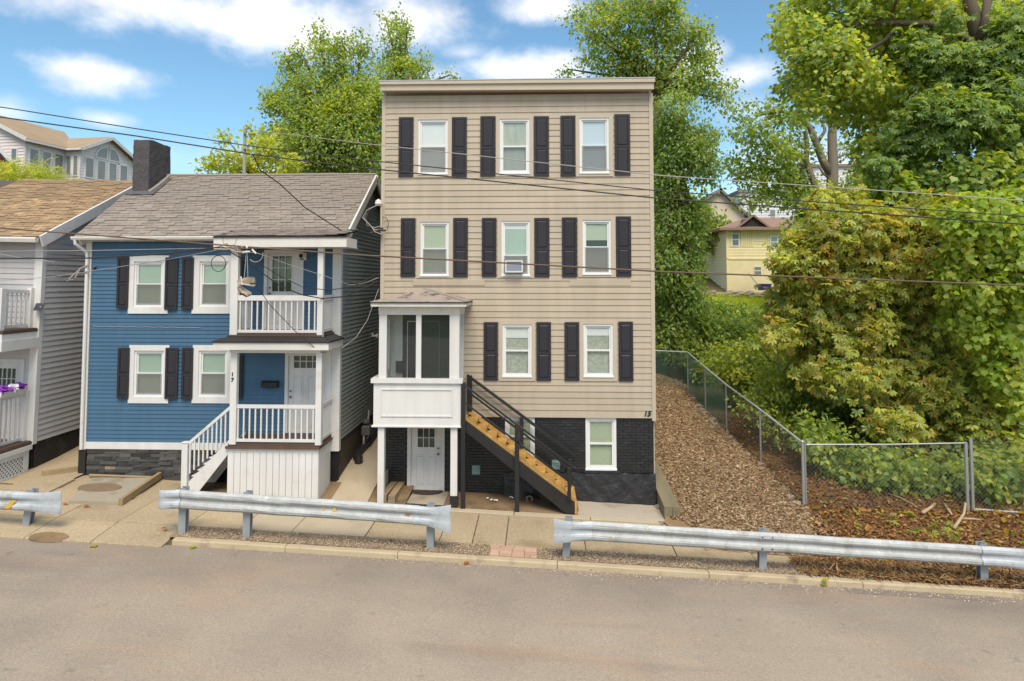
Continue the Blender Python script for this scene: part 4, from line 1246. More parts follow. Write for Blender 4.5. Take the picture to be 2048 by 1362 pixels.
zb3 = S(550, 706, YF).z
MB().box(QL, QR + .02, YF, YF + .13, zb3, zm0 - .002).build('beam', K['white'], porch)
MB().box(QR - .1, QR + .02, YF + .13, YB2 - .06, zb3, zm0 - .002).build('beam', K['white'], porch)
MB().box(BX1 - .35, BX1 - .2, YB2 - .08, YB2 - .04, zL, zm0).build('pilaster', K['white'], porch)
# board skirt under the lower deck
zs1 = zL - .125
sk = [QL + (QR - QL) * i / 14 for i in range(15)]
for i in range(14):
    MB().box(sk[i] + .005, sk[i + 1] - .005, YF + .02, YF + .045, g0(sk[i]) - .02, zs1).build('skirt_plank', K['white'], porch)
MB().box(QL, QR, YF + .012, YF + .019, zs1 - .09, zs1).build('skirt_cap', K['white'], porch)
MB().box(QL + .02, QR - .02, YF + .05, YF + .07, g0(-6) - .1, zs1).build('skirt_backing', K['blackwood'], porch)
ysk = [YF + .05 + (YB2 - .1 - YF - .05) * i / 10 for i in range(11)]
for i in range(10):
    MB().box(QR - .025, QR, ysk[i] + .003, ysk[i + 1] - .003, g0(QR) - .02, zs1).build('skirt_plank', K['white'], porch)
MB().box(QR - .05, QR - .027, YF + .06, YB2 - .1, g0(QR) - .1, zs1).build('skirt_backing', K['blackwood'], porch)
# stair down to the left
px_t, px_b = S(458, 830, YF).x, S(368, 950, YF).x
zg = g0(px_b) + .03
zst_t = S(456, 898, YF).z - .0
top_u, bot_u = S(456, 880, YF).z, S(376, 965, YF).z
mb = MB().prism([(px_t, YF + .04, top_u), (px_b + .1, YF + .04, bot_u), (px_b + .08, YF + .04, zg), (px_b + .32, YF + .04, zg), (px_t, YF + .04, top_u - .33)], (0, .05, 0)); mb.build('stair_stringer', K['white'], porch)
mb = MB().prism([(px_t, YB2 - .12, top_u), (px_b + .1, YB2 - .12, bot_u), (px_b + .08, YB2 - .12, zg), (px_b + .32, YB2 - .12, zg), (px_t, YB2 - .12, top_u - .33)], (0, .05, 0)); mb.build('stair_stringer', K['white'], porch)
ns = 7
for i in range(ns):
    t_ = (i + .35) / ns; xx = px_t + (px_b + .1 - px_t) * t_; zz_ = top_u - .1 + (bot_u - top_u) * t_
    MB().cbox(xx - .19, xx + .06, YF + .092, YB2 - .122, zz_ - .03, zz_, .005).build('tread', K['white'], porch)
railing(porch, (px_t, YF + .065, top_u - .05), (px_b, YF + .065, S(369, 892, YF).z - (S(458, 816, YF).z - top_u + .05)), 9, S(458, 816, YF).z - top_u + .05, gap=.02, rails=False)
MB().beam((px_t, YF + .065, S(458, 816, YF).z), (px_b, YF + .065, S(370, 893, YF).z), .06, .07).build('hand_rail', K['white'], porch)
xa, xb = S(362.5, 930, YF).x, S(374, 930, YF).x
nw = MB().cbox(xa, xb, YF, YF + .14, zg, S(368, 887, YF).z, .008)
nw.cbox(xa - .015, xb + .015, YF - .015, YF + .155, S(368, 887, YF).z, S(368, 887, YF).z + .03, .01)
nw.build('newel_post', K['white'], porch)
door(blue, *ud, YB2, (S(544.5, 550, YB2).x, S(583.5, 550, YB2).x, S(560, 583, YB2).z, S(560, 512, YB2).z), 3, 3, knob='l', behind='blind_g', panels=True)
door(blue, *ld, YB2, (S(588, 720, YB2).x, ld[1] - .1, S(610, 736, YB2).z, S(610, 709, YB2).z), 4, 2, knob='l', behind='blind_c', panels=True)
c_ = S(607, 513, YB2)
lp = MB().cbox(c_.x - .09, c_.x + .09, YB2 - .05, YB2 - .02, c_.z - .1, c_.z + .1, .01); lp.lathe([(.03, -.06), (.06, -.1), (.07, -.18), (.05, -.2)], (c_.x, YB2, c_.z + .01), 12, 'y')
lamp = lp.build('wall_lamp', K['whitedirty'], blue)
MB().lathe([(.055, -.2), (.05, -.215), (.02, -.22)], (c_.x, YB2, c_.z + .01), 12, 'y').build('lamp_lens', K['dark'], lamp)
# mailbox
a0, a1, b0, b1 = rect(526.5, 761, 558, 774, YB2)
mbx = thing('mailbox', 'black wall mailbox beside the lower white door of the blue house', 'mailbox', ((a0 + a1) / 2, YB2 - .1, b0))
MB().cbox(a0, a1, YB2 - .14, YB2 - .022, b0, b1 - .03, .01).build('box', K['blackwood'], mbx)
MB().hexa([(a0 - .01, YB2 - .15, b1 - .05), (a1 + .01, YB2 - .15, b1 - .05), (a1 + .01, YB2 - .022, b1 - .028), (a0 - .01, YB2 - .022, b1 - .028), (a0 - .01, YB2 - .15, b1 - .04), (a1 + .01, YB2 - .15, b1 - .04), (a1 + .01, YB2 - .022, b1), (a0 - .01, YB2 - .022, b1)]).build('lid', K['steelblack'], mbx)
# flood light high on the gable wall
c_ = S(738, 670, 21.5); c_.x = BX1
fl = thing('flood_light', 'small pale flood light on the grey side wall of the blue house', 'light', (BX1, 21.5, c_.z))
MB().cbox(BX1 + .02, BX1 + .06, 21.4, 21.55, c_.z - .06, c_.z + .06, .01).build('base', K['whitedirty'], fl)
MB().lathe([(.03, .06), (.05, .12), (.08, .2), (.07, .21)], (BX1, 21.48, c_.z - .03), 10, 'x').build('lamp_head', K['whitedirty'], fl)
# thin pale wire stapled across the front
c0, c1 = S(187, 652, YB2), S(402, 654.5, YB2)
MB().tube([(c0.x + (c1.x - c0.x) * i / 16, YB2 - .03, c0.z + (c1.z - c0.z) * i / 16 - .012 * math.sin(i * 1.57) ** 2) for i in range(17)], .007, 4).build('stapled_wire', K['cablegrey'], blue)

# ================================================================== GREY HOUSE AT THE LEFT EDGE
YG = 18.0
gxc = S(72, 690, YG).x
grey = thing('grey_house', 'grey sided house with brown shingle roof and two white balconies at left edge', 'house', (gxc, YG, .9))
zgE = S(66, 482, YG).z
YGR = 22.2; zgR = S(258, 374, YGR).z
sg = (zgR - zgE) / (YGR - YG)
zgb0 = S(75, 885, YG).z
def ggl(z):
    t_ = max(0, (z - zgE) / sg); return YG + .1 + t_, 2 * YGR - YG - t_
boards(grey, K['greyvinyl'], SP(gxc), zgb0, zgR, .15, ggl, lip=.022)
mb = MB(); mb.prism([(gxc - .1, YG + .2, zgb0), (gxc - .1, 2 * YGR - YG, zgb0), (gxc - .1, 2 * YGR - YG, zgE), (gxc - .1, YGR, zgR), (gxc - .1, YG + .2, zgE)], (.08, 0, 0)); mb.build('gable_sheathing', K['greyvinyl'], grey)
MB().grid(lambda u, v: (gxc - .03 + .012 * wav(u * 9, v * 5), YG + .1 + 6.5 * u, .2 + (zgb0 - .2) * v), 40, 10).build('foundation', K['foundblk'], grey)
MB().box(gxc - .2, gxc - .06, YG + .05, YG + 8, .2, zgb0).build('foundation_core', K['foundblk'], grey)
gdz = S(40, 880, YG).z; gux = S(40, 655, YG).z           # deck heights at the wall
gd = (gxc - 1.25, gxc - .42, gdz + .03, gdz + 2.05)
boards(grey, K['greyvinyl'], FP(YG), gdz, zgE, .15, lambda z: (gxc - 6, gxc - .16), [(gd[0] - .06, gd[1] + .06, gd[2], gd[3] + .05)])
MB().cbox(gxc - .19, gxc + .03, YG - .05, YG + .1, zgb0 - .05, zgE + .05, .006).build('corner_board', K['white'], grey)
MB().box(gxc - 6, gxc - .12, YG + .14, YG + .2, .3, zgE).build('inner_wall', K['greyvinyl'], grey)
door(grey, *gd, YG, (gd[0] + .17, gd[1] - .15, gd[2] + 1.3, gd[2] + 1.86), 4, 2, knob='l', behind='blind_c', panels=True)
# roof
gye = YG - .3; zge = zgE + .1
gs = (zgR + .16 - zge) / (YGR - gye)
gz_ = lambda y: zge + (y - gye) * gs if y <= YGR else zge + (2 * YGR - y - gye) * gs
gxr = gxc + .12; gxl = gxc - 5.5
mb = MB()
for ya, yb in ((gye, YGR), (YGR, 2 * YGR - gye)):
    mb.hexa([(gxl, ya, gz_(ya) - .1), (gxr, ya, gz_(ya) - .1), (gxr, yb, gz_(yb) - .1), (gxl, yb, gz_(yb) - .1), (gxl, ya, gz_(ya)), (gxr, ya, gz_(ya)), (gxr, yb, gz_(yb)), (gxl, yb, gz_(yb))])
groof = mb.build('roof', K['shingledk'], grey)
shingle_roof(groof, K['brownshingle'], gxr - 4.2, gxr, gye, YGR, gz_)
for ya, yb in ((gye, YGR), (2 * YGR - gye, YGR)):
    MB().beam((gxr + .035, ya, gz_(ya) - .12), (gxr + .035, yb, gz_(yb) - .12), .06, .30).build('rake_board', K['white'], grey)
mb = MB()
for xx in (gxl, gxr - .02):
    for (a, b) in prf: mb.v.append((xx, gye - .012 + a * 1.2, gz_(gye) - .03 + b * 1.6))
mb.f += [(i, (i + 1) % n_, n_ + (i + 1) % n_, n_ + i) for i in range(n_)] + [tuple(range(n_))[::-1], tuple(range(n_, 2 * n_))]
mb.build('gutter', K['whitedirty'], grey)
MB().box(gxl, gxc - .55, 16.8, 17.0, zgE - .27, zgE - .02).build('balcony_beam', K['whitedirty'], grey)
# balconies: right hand ends of the porch
GX = gxc - .02; GY = 16.75
def balcony(zd, ht, fas, nm):
    b = MB().box(GX - 4, GX, GY, YG - .06, zd - .05, zd).build(nm, K['deck'], grey)
    MB().box(GX - .03, GX + .03, GY - .02, YG - .06, zd - .09, zd - .02).build('deck_edge', K['deck'], b)
    MB().box(GX - 4, GX + .02, GY - .03, YG - .06, zd - fas, zd - .091).build('fascia', K['white'], b)
    MB().box(GX - 4, GX + .05, GY - .06, YG - .055, zd - fas - .02, zd - fas * .5).build('fascia', K['white'], b)
    railing(b, (GX - .2, GY + .06, zd), (GX - .2, YG - .12, zd), 6, ht, gap=.08, w=.036)
    railing(b, (GX - 3.9, GY + .06, zd), (GX - .2, GY + .06, zd), 26, ht, gap=.08, w=.045)
    for yy in (YG - .1,): MB().cbox(GX - .25, GX - .13, yy - .06, yy + .04, zd, zd + ht + .1, .006).build('rail_post', K['white'], b)
    MB().cbox(GX - .2, GX - .06, GY, GY + .14, zd, zd + ht + .1, .006).build('rail_post', K['white'], b)
    return b
balcony(gux, S(40, 583, YG).z - gux, .5, 'upper_balcony')
lb = balcony(gdz, S(40, 787, YG).z - gdz, .2, 'lower_balcony')
# lattice skirt
mb = ring(MB(), 0, 1, 0, 1, .1, 0, 1)
y0, y1, z0, z1 = GY + .02, YG - .1, g0(GX) - .02, gdz - .22
fr = MB()
for (a, b, c, d) in ((y0, y0 + .1, z0, z1), (y1 - .16, y1, z0, z1), (y0 + .1, y1 - .16, z0, z0 + .1), (y0 + .1, y1 - .16, z1 - .13, z1)): fr.box(GX - .03, GX, a, b, c, d)
lf = fr.build('lattice_frame', K['white'], lb)
la = MB(); a0, a1, b0, b1 = y0 + .1, y1 - .16, z0 + .1, z1 - .13
for sgn, xx in ((1, GX - .02), (-1, GX - .028)):
    k = -1.6
    while k < 1.8:
        p = (a0 + k, b0) if sgn > 0 else (a0 + k + (b1 - b0), b0)
        # clip 45 degree lath to the opening
        t0, t1 = 0, b1 - b0
        if sgn > 0: t0 = max(t0, a0 - p[0]); t1 = min(t1, a1 - p[0])
        else: t0 = max(t0, p[0] - a1); t1 = min(t1, p[0] - a0)
        if t1 - t0 > .02: la.beam((xx, p[0] + sgn * t0, p[1] + t0), (xx, p[0] + sgn * t1, p[1] + t1), .008, .035, up=(0, -sgn, 1))
        k += .115
la.build('lattice', K['white'], lf)
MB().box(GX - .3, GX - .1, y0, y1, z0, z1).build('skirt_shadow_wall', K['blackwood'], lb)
grey.rotation_euler = (0, R(1.1), 0)
# small solar panel on the corner
c_ = S(82, 613, YG - .05)
spn = thing('solar_panel', 'small tilted solar panel bracketed to the corner of the grey house', 'solar panel', (c_.x, c_.y, c_.z))
MB().beam((c_.x - .1, YG - .06, c_.z - .08), (c_.x + .06, YG - .14, c_.z), .025, .025).build('bracket', K['white'], spn)
MB().hexa([(c_.x - .09, YG - .22, c_.z - .09), (c_.x + .16, YG - .22, c_.z - .09), (c_.x + .16, YG - .2, c_.z - .1), (c_.x - .09, YG - .2, c_.z - .1), (c_.x - .13, YG - .06, c_.z + .09), (c_.x + .09, YG - .06, c_.z + .09), (c_.x + .09, YG - .045, c_.z + .08), (c_.x - .13, YG - .045, c_.z + .08)]).build('cell', K['solar'], spn)
# flower box on the lower balcony rail
zrl = S(40, 787, YG).z + .05
fb = thing('flower_box', 'white flower box of purple and white blooms on the lower grey house balcony', 'flower box', (GX - .1, 17.3, zrl))
MB().hexa([(GX - .17, 16.9, zrl), (GX - .02, 16.9, zrl), (GX - .02, 17.75, zrl), (GX - .17, 17.75, zrl), (GX - .2, 16.88, zrl + .15), (GX + .01, 16.88, zrl + .15), (GX + .01, 17.77, zrl + .15), (GX - .2, 17.77, zrl + .15)]).build('planter', K['white'], fb)
fm_ = {}
for nm, kk in (('purple_bloom', 'purple'), ('white_bloom', 'petalw')):
    mb = MB()
    for q in range(5):
        a = q * 2 * math.pi / 5
        c1, s1 = math.cos(a), math.sin(a)
        mb.quad((0, 0, 0), (c1 * .05 - s1 * .035, s1 * .05 + c1 * .035, .012), (c1 * .085, s1 * .085, -.008), (c1 * .05 + s1 * .035, s1 * .05 - c1 * .035, .012))
    me = mb.mesh(nm); me.materials.append(K[kk]); fm_[nm] = me
for i in range(70):
    y = random.uniform(16.9, 17.75); nm = 'white_bloom' if 17.2 < y < 17.5 and random.random() < .75 else 'purple_bloom'
    rot = (Matrix.Rotation(random.uniform(-.2, 1.3), 3, 'Y') @ Matrix.Rotation(random.uniform(-.6, .9), 3, 'X')) @ Matrix.Rotation(random.uniform(0, 6), 3, 'Z')
    obj(nm, fm_[nm], None, fb, loc=(GX - .1 + random.uniform(-.09, .12), y, zrl + .15 + random.uniform(0, .1)), rot=rot)

# ================================================================== GUARD RAILS
PROF = [(0, .33), (-.022, .328), (-.072, .29), (-.082, .25), (-.07, .22), (-.032, .195), (-.022, .165), (-.032, .135), (-.07, .11), (-.082, .08), (-.072, .04), (-.022, .002), (0, 0)]
HS = 1.18


def rail_mesh(p0, p1, n=14):
    mb = MB(); q = len(PROF)
    for i in range(n + 1):
        p = Vector(p0).lerp(Vector(p1), i / n); p.y += random.uniform(-.012, .012); p.z += random.uniform(-.006, .006)
        for (yy, zz_) in PROF: mb.v.append((p.x, p.y + yy + (random.uniform(-.006, .006) if yy < -.05 else 0), p.z - .33 * HS + zz_ * HS))
        for (yy, zz_) in reversed(PROF): mb.v.append((p.x, p.y + yy + .008, p.z - .33 * HS + zz_ * HS))
    Q = 2 * q
    for i in range(n):
        for j in range(Q):
            mb.f.append((i * Q + j, (i + 1) * Q + j, (i + 1) * Q + (j + 1) % Q, i * Q + (j + 1) % Q))
    mb.f.append(tuple(range(Q))); mb.f.append(tuple(n * Q + j for j in range(Q))[::-1])
    return mb


def terminal(p, dirx, length, flare=.1, curl=0.0, droop=.0, amp_end=.15):
    """flared end shoe; starts at rail point p (top edge) going dirx; curl>0 bends it back away from the road"""
    mb = MB(); nu, q = 14, len(PROF)
    for side in (0, .009):
        for i in range(nu + 1):
            u = i / nu; s = length * u
            amp = 1 - (1 - amp_end) * min(1, u * 1.6)
            hh = .33 * HS * .5 * (1 + flare * max(0, (u - .35) / .65) ** 1.5)
            y = -.05 * (1 - amp) ; x = s
            if curl and u > .62:
                a = (u - .62) / .38 * curl; r_ = length * .38 / curl
                x = length * .62 + r_ * math.sin(a); y += r_ * (1 - math.cos(a))
            for (yy, zz_) in PROF:
                v = (zz_ / .33 - .5) * 2
                mb.v.append((p[0] + dirx * x, p[1] + y + (yy + .05) * amp - .05 * (1 if amp == 1 else 1) + side - (.006 if not side else 0), p[2] - .165 * HS + v * hh - droop * u * u))
    b2 = (nu + 1) * q
    for i in range(nu):
        for j in range(q - 1):
            a = i * q + j
            mb.f.append((a, a + q, a + q + 1, a + 1)); mb.f.append((b2 + a + 1, b2 + a + q + 1, b2 + a + q, b2 + a))
        mb.f.append((i * q, b2 + i * q, b2 + i * q + q, i * q + q)); mb.f.append((i * q + q - 1, i * q + 2 * q - 1, b2 + i * q + 2 * q - 1, b2 + i * q + q - 1))
    for j in range(q - 1): mb.f.append((nu * q + j, b2 + nu * q + j, b2 + nu * q + j + 1, nu * q + j + 1))
    return mb


def rail_post(par, px, pyb, ztop, lean=0.0, y=14.5):
    b = S(px, pyb, y); x = b.x; w = .15; zb_ = g0(x) - .12
    mb = MB(); lx = lean
    def pl(xa, xb, ya, yb): mb.hexa([(xa - lx, ya, zb_), (xb - lx, ya, zb_), (xb - lx, yb, zb_), (xa - lx, yb, zb_), (xa, ya, ztop), (xb, ya, ztop), (xb, yb, ztop), (xa, yb, ztop)])
    pl(x - w / 2, x + w / 2, y, y + .012); pl(x - w / 2, x + w / 2, y + .14, y + .152); pl(x - .006, x + .006, y + .012, y + .14)
    pl(x - w / 2, x - w / 2 + .012, y + .012, y + .035); pl(x + w / 2 - .012, x + w / 2, y + .012, y + .035)
    o = mb.build('post', K['galvpost'], par)
    MB().cbox(x - .06, x + .06, y - .07, y - .002, ztop - .42, ztop - .06, .006).build('blockout', K['galvpost'], par)
    return o


def guardrail(label, a, b, posts, ends, extra=()):
    p0, p1 = S(*a, 14.42), S(*b, 14.42)
    gr_ = thing('guardrail', label, 'guardrail', ((p0.x + p1.x) / 2, 14.5, g0((p0.x + p1.x) / 2)), 'steel guardrails along the kerb')
    rail_mesh(p0, p1).build('rail', K['galv'], gr_)
    f = lambda x: p0.z + (p1.z - p0.z) * (x - p0.x) / (p1.x - p0.x)
    for (px, py, lean) in posts:
        x = S(px, py, 14.5).x; rail_post(gr_, px, py, f(x) + .012, lean)
    for (which, ln, fl_, cu, dr) in ends:
        p = p0 if which == 'l' else p1; dx = -1 if which == 'l' else 1
        terminal((p.x - dx * .12, p.y - .012, p.z + .004), dx, ln + .12, fl_, cu, dr).build('end_piece', K['galvnew'], gr_)
        for k in range(2):
            MB().lathe([(.022, 0), (.02, -.012), (.008, -.02)], (p.x - dx * (.02 - .22 * k), p.y - .06, f(p.x) - .07), 8, 'y').build('bolt', K['bolt'], gr_)
    return gr_, f


g1, f1 = guardrail('short guardrail stub at left edge ending in a curled plate', (-60, 979), (42, 983), [(58, 1062, .1)], [('r', .92, .25, .35, .02)])
p = S(18, 1005, 14.33)
MB().hexa([(p.x - .1, 14.318, p.z - .12), (p.x + .03, 14.318, p.z - .12), (p.x + .03, 14.325, p.z - .12), (p.x - .1, 14.325, p.z - .12), (p.x + .06, 14.318, p.z + .05), (p.x + .16, 14.318, p.z + .05), (p.x + .16, 14.325, p.z + .05), (p.x + .06, 14.325, p.z + .05)]).build('paint_mark', K['yellowpaint'], g1)
g2, f2 = guardrail('middle guardrail before the blue house, both ends flared, yellow paint streaks', (352, 979), (838, 1011), [(363, 1063, 0), (492, 1070, 0), (860, 1090, 0)], [('l', .45, .05, 1.7, 0), ('r', .68, .55, .25, .07)])
for px, w_, mm, hh in ((647, .03, 'yellowpaint', .12), (668, .05, 'yellowpaint', .2), (815, .08, 'rust', .13)):
    p = S(px, 1016, 14.38); zt = f2(p.x) - .13
    MB().hexa([(p.x - w_, 14.385, zt - hh), (p.x + w_ * .4, 14.385, zt - hh), (p.x + w_ * .4, 14.39, zt - hh), (p.x - w_, 14.39, zt - hh), (p.x - w_ * .4, 14.385, zt), (p.x + w_, 14.385, zt), (p.x + w_, 14.39, zt), (p.x - w_ * .4, 14.39, zt)]).build('paint_mark', K[mm], g2)
g3, f3 = guardrail('long guardrail at right, running past the mulch slope and leaf litter', (1172, 1042), (1972, 1092), [(1139, 1112, .09), (1530, 1132, .05), (1970, 1168, 0)], [('l', .66, .3, .2, 0), ('r', 1.5, .45, .1, .12)])
for px in (1532,):
    p = S(px, 1060, 14.4); 
    MB().box(p.x - .16, p.x + .16, 14.318, 14.33, f3(p.x) - .1, f3(p.x) - .055).build('splice_plate', K['galvnew'], g3)
    for k in range(2):
        for j in range(2): MB().lathe([(.018, 0), (.016, -.012), (.006, -.018)], (p.x - .1 + .2 * k, 14.325, f3(p.x) - .07 - .23 * j), 8, 'y').build('bolt', K['bolt'], g3)

# ================================================================== CHAIN LINK FENCES
def mesh_panel(mb, a0, a1, b0, b1, sp=.115, r=.003):
    """a0,a1 bottom/top at one end, b0,b1 bottom/top at the other"""
    a0, a1, b0, b1 = map(Vector, (a0, a1, b0, b1)); L_ = (b0 - a0).length; Hh = (a1 - a0).length
    P = lambda s, t: (a0.lerp(b0, s)).lerp(a1.lerp(b1, s), t)
    n = int((L_ + Hh) / sp)
    for d in (1, -1):
        for k in range(n):
            o_ = k * sp - (Hh if d > 0 else 0)
            ts, te = 0.0, Hh
            if d > 0: ts = max(0, -o_); te = min(Hh, L_ - o_)
            else: ts = max(0, o_ - L_); te = min(Hh, o_)
            if te - ts < .02: continue
            p, q = P((o_ + d * ts) / L_, ts / Hh), P((o_ + d * te) / L_, te / Hh)
            mb.tube([p, q], r, 3, cap=False)


K['fencewire'] = pm('fence_wire', (.16, .165, .16), .5, .15, 6, metal=.2)
K['fencegreen'] = pm('green_fence_wire', (.10, .20, .16), .6, .2, 5)
K['fencepost'] = pm('fence_post', (.38, .39, .39), .45, .12, 5, metal=.45, streak=.1)
fc = thing('chain_link_fence', 'chain link fence climbing the slope between mulch and undergrowth', 'fence', (7.0, 18.8, 0), 'chain link fences')
FPX = [(1605, 885, 1015, 18.8), (1520, 820, 918, 21.8), (1452, 770, 865, 24.6), (1410, 735, 815, 27.0), (1375, 705, 785, 29.6)]
tops, bots = [], []
for k, (px, a, b, Y) in enumerate(FPX):
    t_, b_ = S(px, a, Y), S(px, b, Y); b_.x = t_.x; tops.append(t_); bots.append(Vector((t_.x, Y, HM(t_.x, Y) - .1)))
    MB().tube([bots[-1] - Vector((0, 0, .1)), t_ + Vector((0, 0, .03))], .042 if k == 0 else .032, 8).build('post', K['fencepost'], fc)
    if k == 0: MB().lathe([(.05, 0), (.052, .03), (.03, .06), (.005, .07)], t_, 8).build('post_cap', K['fencepost'], fc)
t_ = S(1308, 702, 29.8); tops.append(t_); bots.append(Vector((t_.x, 29.8, HM(t_.x, 29.8) - .1)))
MB().tube([tops[0]] + [p + Vector((0, 0, .02)) for p in tops[1:]], .027, 6).build('top_rail', K['galvnew'], fc)
for k in range(5):
    mb = MB(); e = Vector((.03, 0, 0)); mesh_panel(mb, bots[k] + e, tops[k] + e, bots[k + 1] + e, tops[k + 1] + e, .12, .003 if k < 2 else .005)
    mb.build('wire_mesh', K['fencegreen'] if k >= 2 else K['fencewire'], fc, kind='stuff')
f2_ = thing('chain_link_fence', 'level chain link fence panel facing the road, right of the corner post', 'fence', (9.3, 19, 0), 'chain link fences')
Ya, Yb_ = 18.85, 19.05
pa, pb = S(1612, 889, Ya), S(1932, 886, Yb_)
for px, tp, w in ((1931, 884, .045), (1610, 887, .02)):
    t_ = S(px, tp, Yb_ if px > 1800 else Ya); MB().tube([(t_.x, t_.y, HL(t_.x, t_.y) - .15), t_], w, 8).build('post', K['fencepost'], f2_)
MB().tube([pa, pa.lerp(pb, .5) + Vector((0, 0, -.02)), pb], .022, 6).build('top_rail', K['fencepost'], f2_)
mb = MB(); mesh_panel(mb, (pa.x, Ya, HL(pa.x, Ya) - .05), pa, (pb.x, Yb_, HL(pb.x, Yb_) - .05), pb, .115); mb.build('wire_mesh', K['fencewire'], f2_, kind='stuff')
f3_ = thing('chain_link_fence', 'chain link fence section with a low bottom rail at right edge', 'fence', (12.5, 19.1, 0), 'chain link fences')
pc = S(1941, 876, 19.1); pd = Vector((14.6, 19.2, pc.z - .15))
MB().tube([(pc.x, pc.y, HL(pc.x, pc.y) - .15), pc], .045, 8).build('post', K['fencepost'], f3_)
MB().tube([(pd.x, pd.y, HL(pd.x, pd.y) - .15), pd], .045, 8).build('post', K['fencepost'], f3_)
zr0 = S(1945, 1018, 19.1).z; zr1 = S(2048, 1028, 19.1).z + (-.1)
MB().tube([(pc.x, 19.1, zr0), (pd.x, 19.2, zr1)], .03, 6).build('bottom_rail', K['fencepost'], f3_)
mb = MB(); mesh_panel(mb, (pc.x, 19.1, zr0), pc, (pd.x, 19.2, zr1), pd, .115); mb.build('wire_mesh', K['fencewire'], f3_, kind='stuff')

# ================================================================== OVERHEAD WIRES
def cable(label, pts, r, m, sag=0.0, name='cable', cat='cable'):
    """pts in photo coords + distance"""
    P = [S(a, b, Y) for a, b, Y in pts]; out = []
    for a, b in zip(P[:-1], P[1:]):
        for i in range(8):
            t = i / 8; q = a.lerp(b, t); q.z -= sag * 4 * t * (1 - t); out.append(q)
    out.append(P[-1])
    return tag(MB().tube(out, r, 6).build(name, K[m], smooth=True), label, cat)


plx = S(490, 300, 24.5); 
pole = thing('utility_pole', 'weathered thin utility pole rising behind the blue house roof', 'utility pole', (plx.x, 24.5, 1.2))
MB().tube([(plx.x, 24.5, 1.0), S(490, 257, 24.5)], [.1, .06], 8).build('shaft', K['polewood'], pole)
for yy in (270, 300):
    q = S(490, yy, 24.42); MB().lathe([(.03, 0), (.05, .03), (.05, .09), (.03, .11)], q, 8).build('insulator', K['concgrey'], pole)
cable('topmost thin wire from the thin pole past the top windows', [(490, 258, 24.5), (720, 286, 17.2), (1320, 351, 14.6), (3000, 466, 13.6)], .011, 'cablegrey', .0)
cable('faint upper wire crossing the sky above the left houses', [(-60, 205, 14.2), (34, 219, 14.2), (270, 257, 14.2), (506, 293, 14.2), (720, 319, 14.2), (1320, 382, 14.2), (3000, 499, 14.2)], .012, 'cable')
cable('lower of the two black power lines before the top windows', [(-60, 226, 14.4), (0, 234, 14.4), (273, 272, 14.4), (506, 309, 14.4), (720, 335, 14.4), (1320, 397, 14.4), (3000, 516, 14.4)], .015, 'cable')
cable('brown telephone line crossing the second storey windows', [(-60, 448, 15.4), (0, 456, 15.4), (430, 489, 15.4), (720, 510, 15.4), (1320, 543, 15.4), (3000, 608, 15.4)], .02, 'cablebr', name='telephone_line')
cable('service drop curving down over the shingles to the eave', [(506, 309, 14.4), (520, 340, 14.9), (560, 368, 15.6), (610, 415, 16.2), (690, 466, 17.6)], .013, 'cable')
cable('thick black cable level across the grey gable', [(-60, 518, 15.6), (0, 517, 15.6), (180, 516, 15.6), (330, 508, 15.5), (440, 494, 15.4)], .019, 'cable')
cable('pale thin cable just above the thick black one', [(-60, 503, 15.8), (190, 501, 15.8), (440, 496, 15.4)], .009, 'cablegrey')
cable('slanting pale cable rising right across the blue windows', [(-60, 567, 15.9), (110, 553, 15.9), (330, 520, 15.6), (445, 498, 15.4)], .008, 'cablegrey')
cable('double cable end looping under the grey gable eave', [(-60, 498, 16), (0, 508, 16), (48, 517, 16), (110, 524, 16.4), (118, 552, 17), (132, 562, 17.6), (148, 558, 17.9)], .009, 'cablegrey')
cable('lowest sagging service cable from the splice to the tan corner', [(445, 494, 15.4), (500, 528, 15.6), (560, 572, 16), (605, 590, 16.4), (645, 597, 16.9), (690, 593, 17.4), (725, 578, 17.8), (757, 561, 18.15)], .014, 'cable')
cable('second sagging service cable just above the lowest one', [(440, 492, 15.4), (500, 515, 15.6), (560, 552, 16), (605, 574, 16.4), (655, 580, 16.9), (700, 575, 17.5), (757, 547, 18.15)], .01, 'cable')
cable('upper pale service cable crossing the balcony door', [(470, 498, 15.4), (520, 508, 15.6), (580, 530, 16.2), (650, 552, 17), (700, 570, 17.5), (730, 566, 17.9), (757, 555, 18.15)], .008, 'cablegrey')
cable('cable dropping past the balcony railing to the skirt roof', [(470, 496, 15.4), (497, 548, 15.7), (540, 610, 16.1), (590, 662, 16.5), (632, 698, 16.72)], .008, 'cable')
cable('thin pale wire down the gap to the porch eave', [(757, 578, 18.1), (735, 640, 17.8), (712, 675, 17.3), (684, 696, 16.8)], .007, 'cablegrey')
# splice hardware on the telephone line
spl = thing('splice_clamp', 'cluster of pale clamps where the service cables leave the telephone line', 'clamp', tuple(S(455, 494, 15.35)))
for a, b in (((428, 498), (457, 499)), ((455, 497), (470, 503)), ((468, 504), (488, 504)), ((484, 505), (500, 503)), ((504, 499), (512, 507))):
    MB().tube([S(*a, 15.36), S(*b, 15.36)], .022, 7).build('clamp', K['shoe'] if a[0] < 480 else K['whitedirty'], spl)
for px, py in ((453, 489), (484, 494), (494, 494)):
    MB().lathe([(.02, -.03), (.03, 0), (.02, .03)], S(px, py, 15.38), 8).build('lug', K['rust'] if px < 490 else K['bulb'], spl)
lo = MB()
lo.tube([S(437 + 14.5 * math.cos(a), 527 + 16 * math.sin(a), 15.38) for a in [i * 2 * math.pi / 20 for i in range(21)]], .009, 5)
tag(lo.build('cable_loop', K['cable']), 'round loop of black slack cable hanging over the blue house window', 'cable loop')
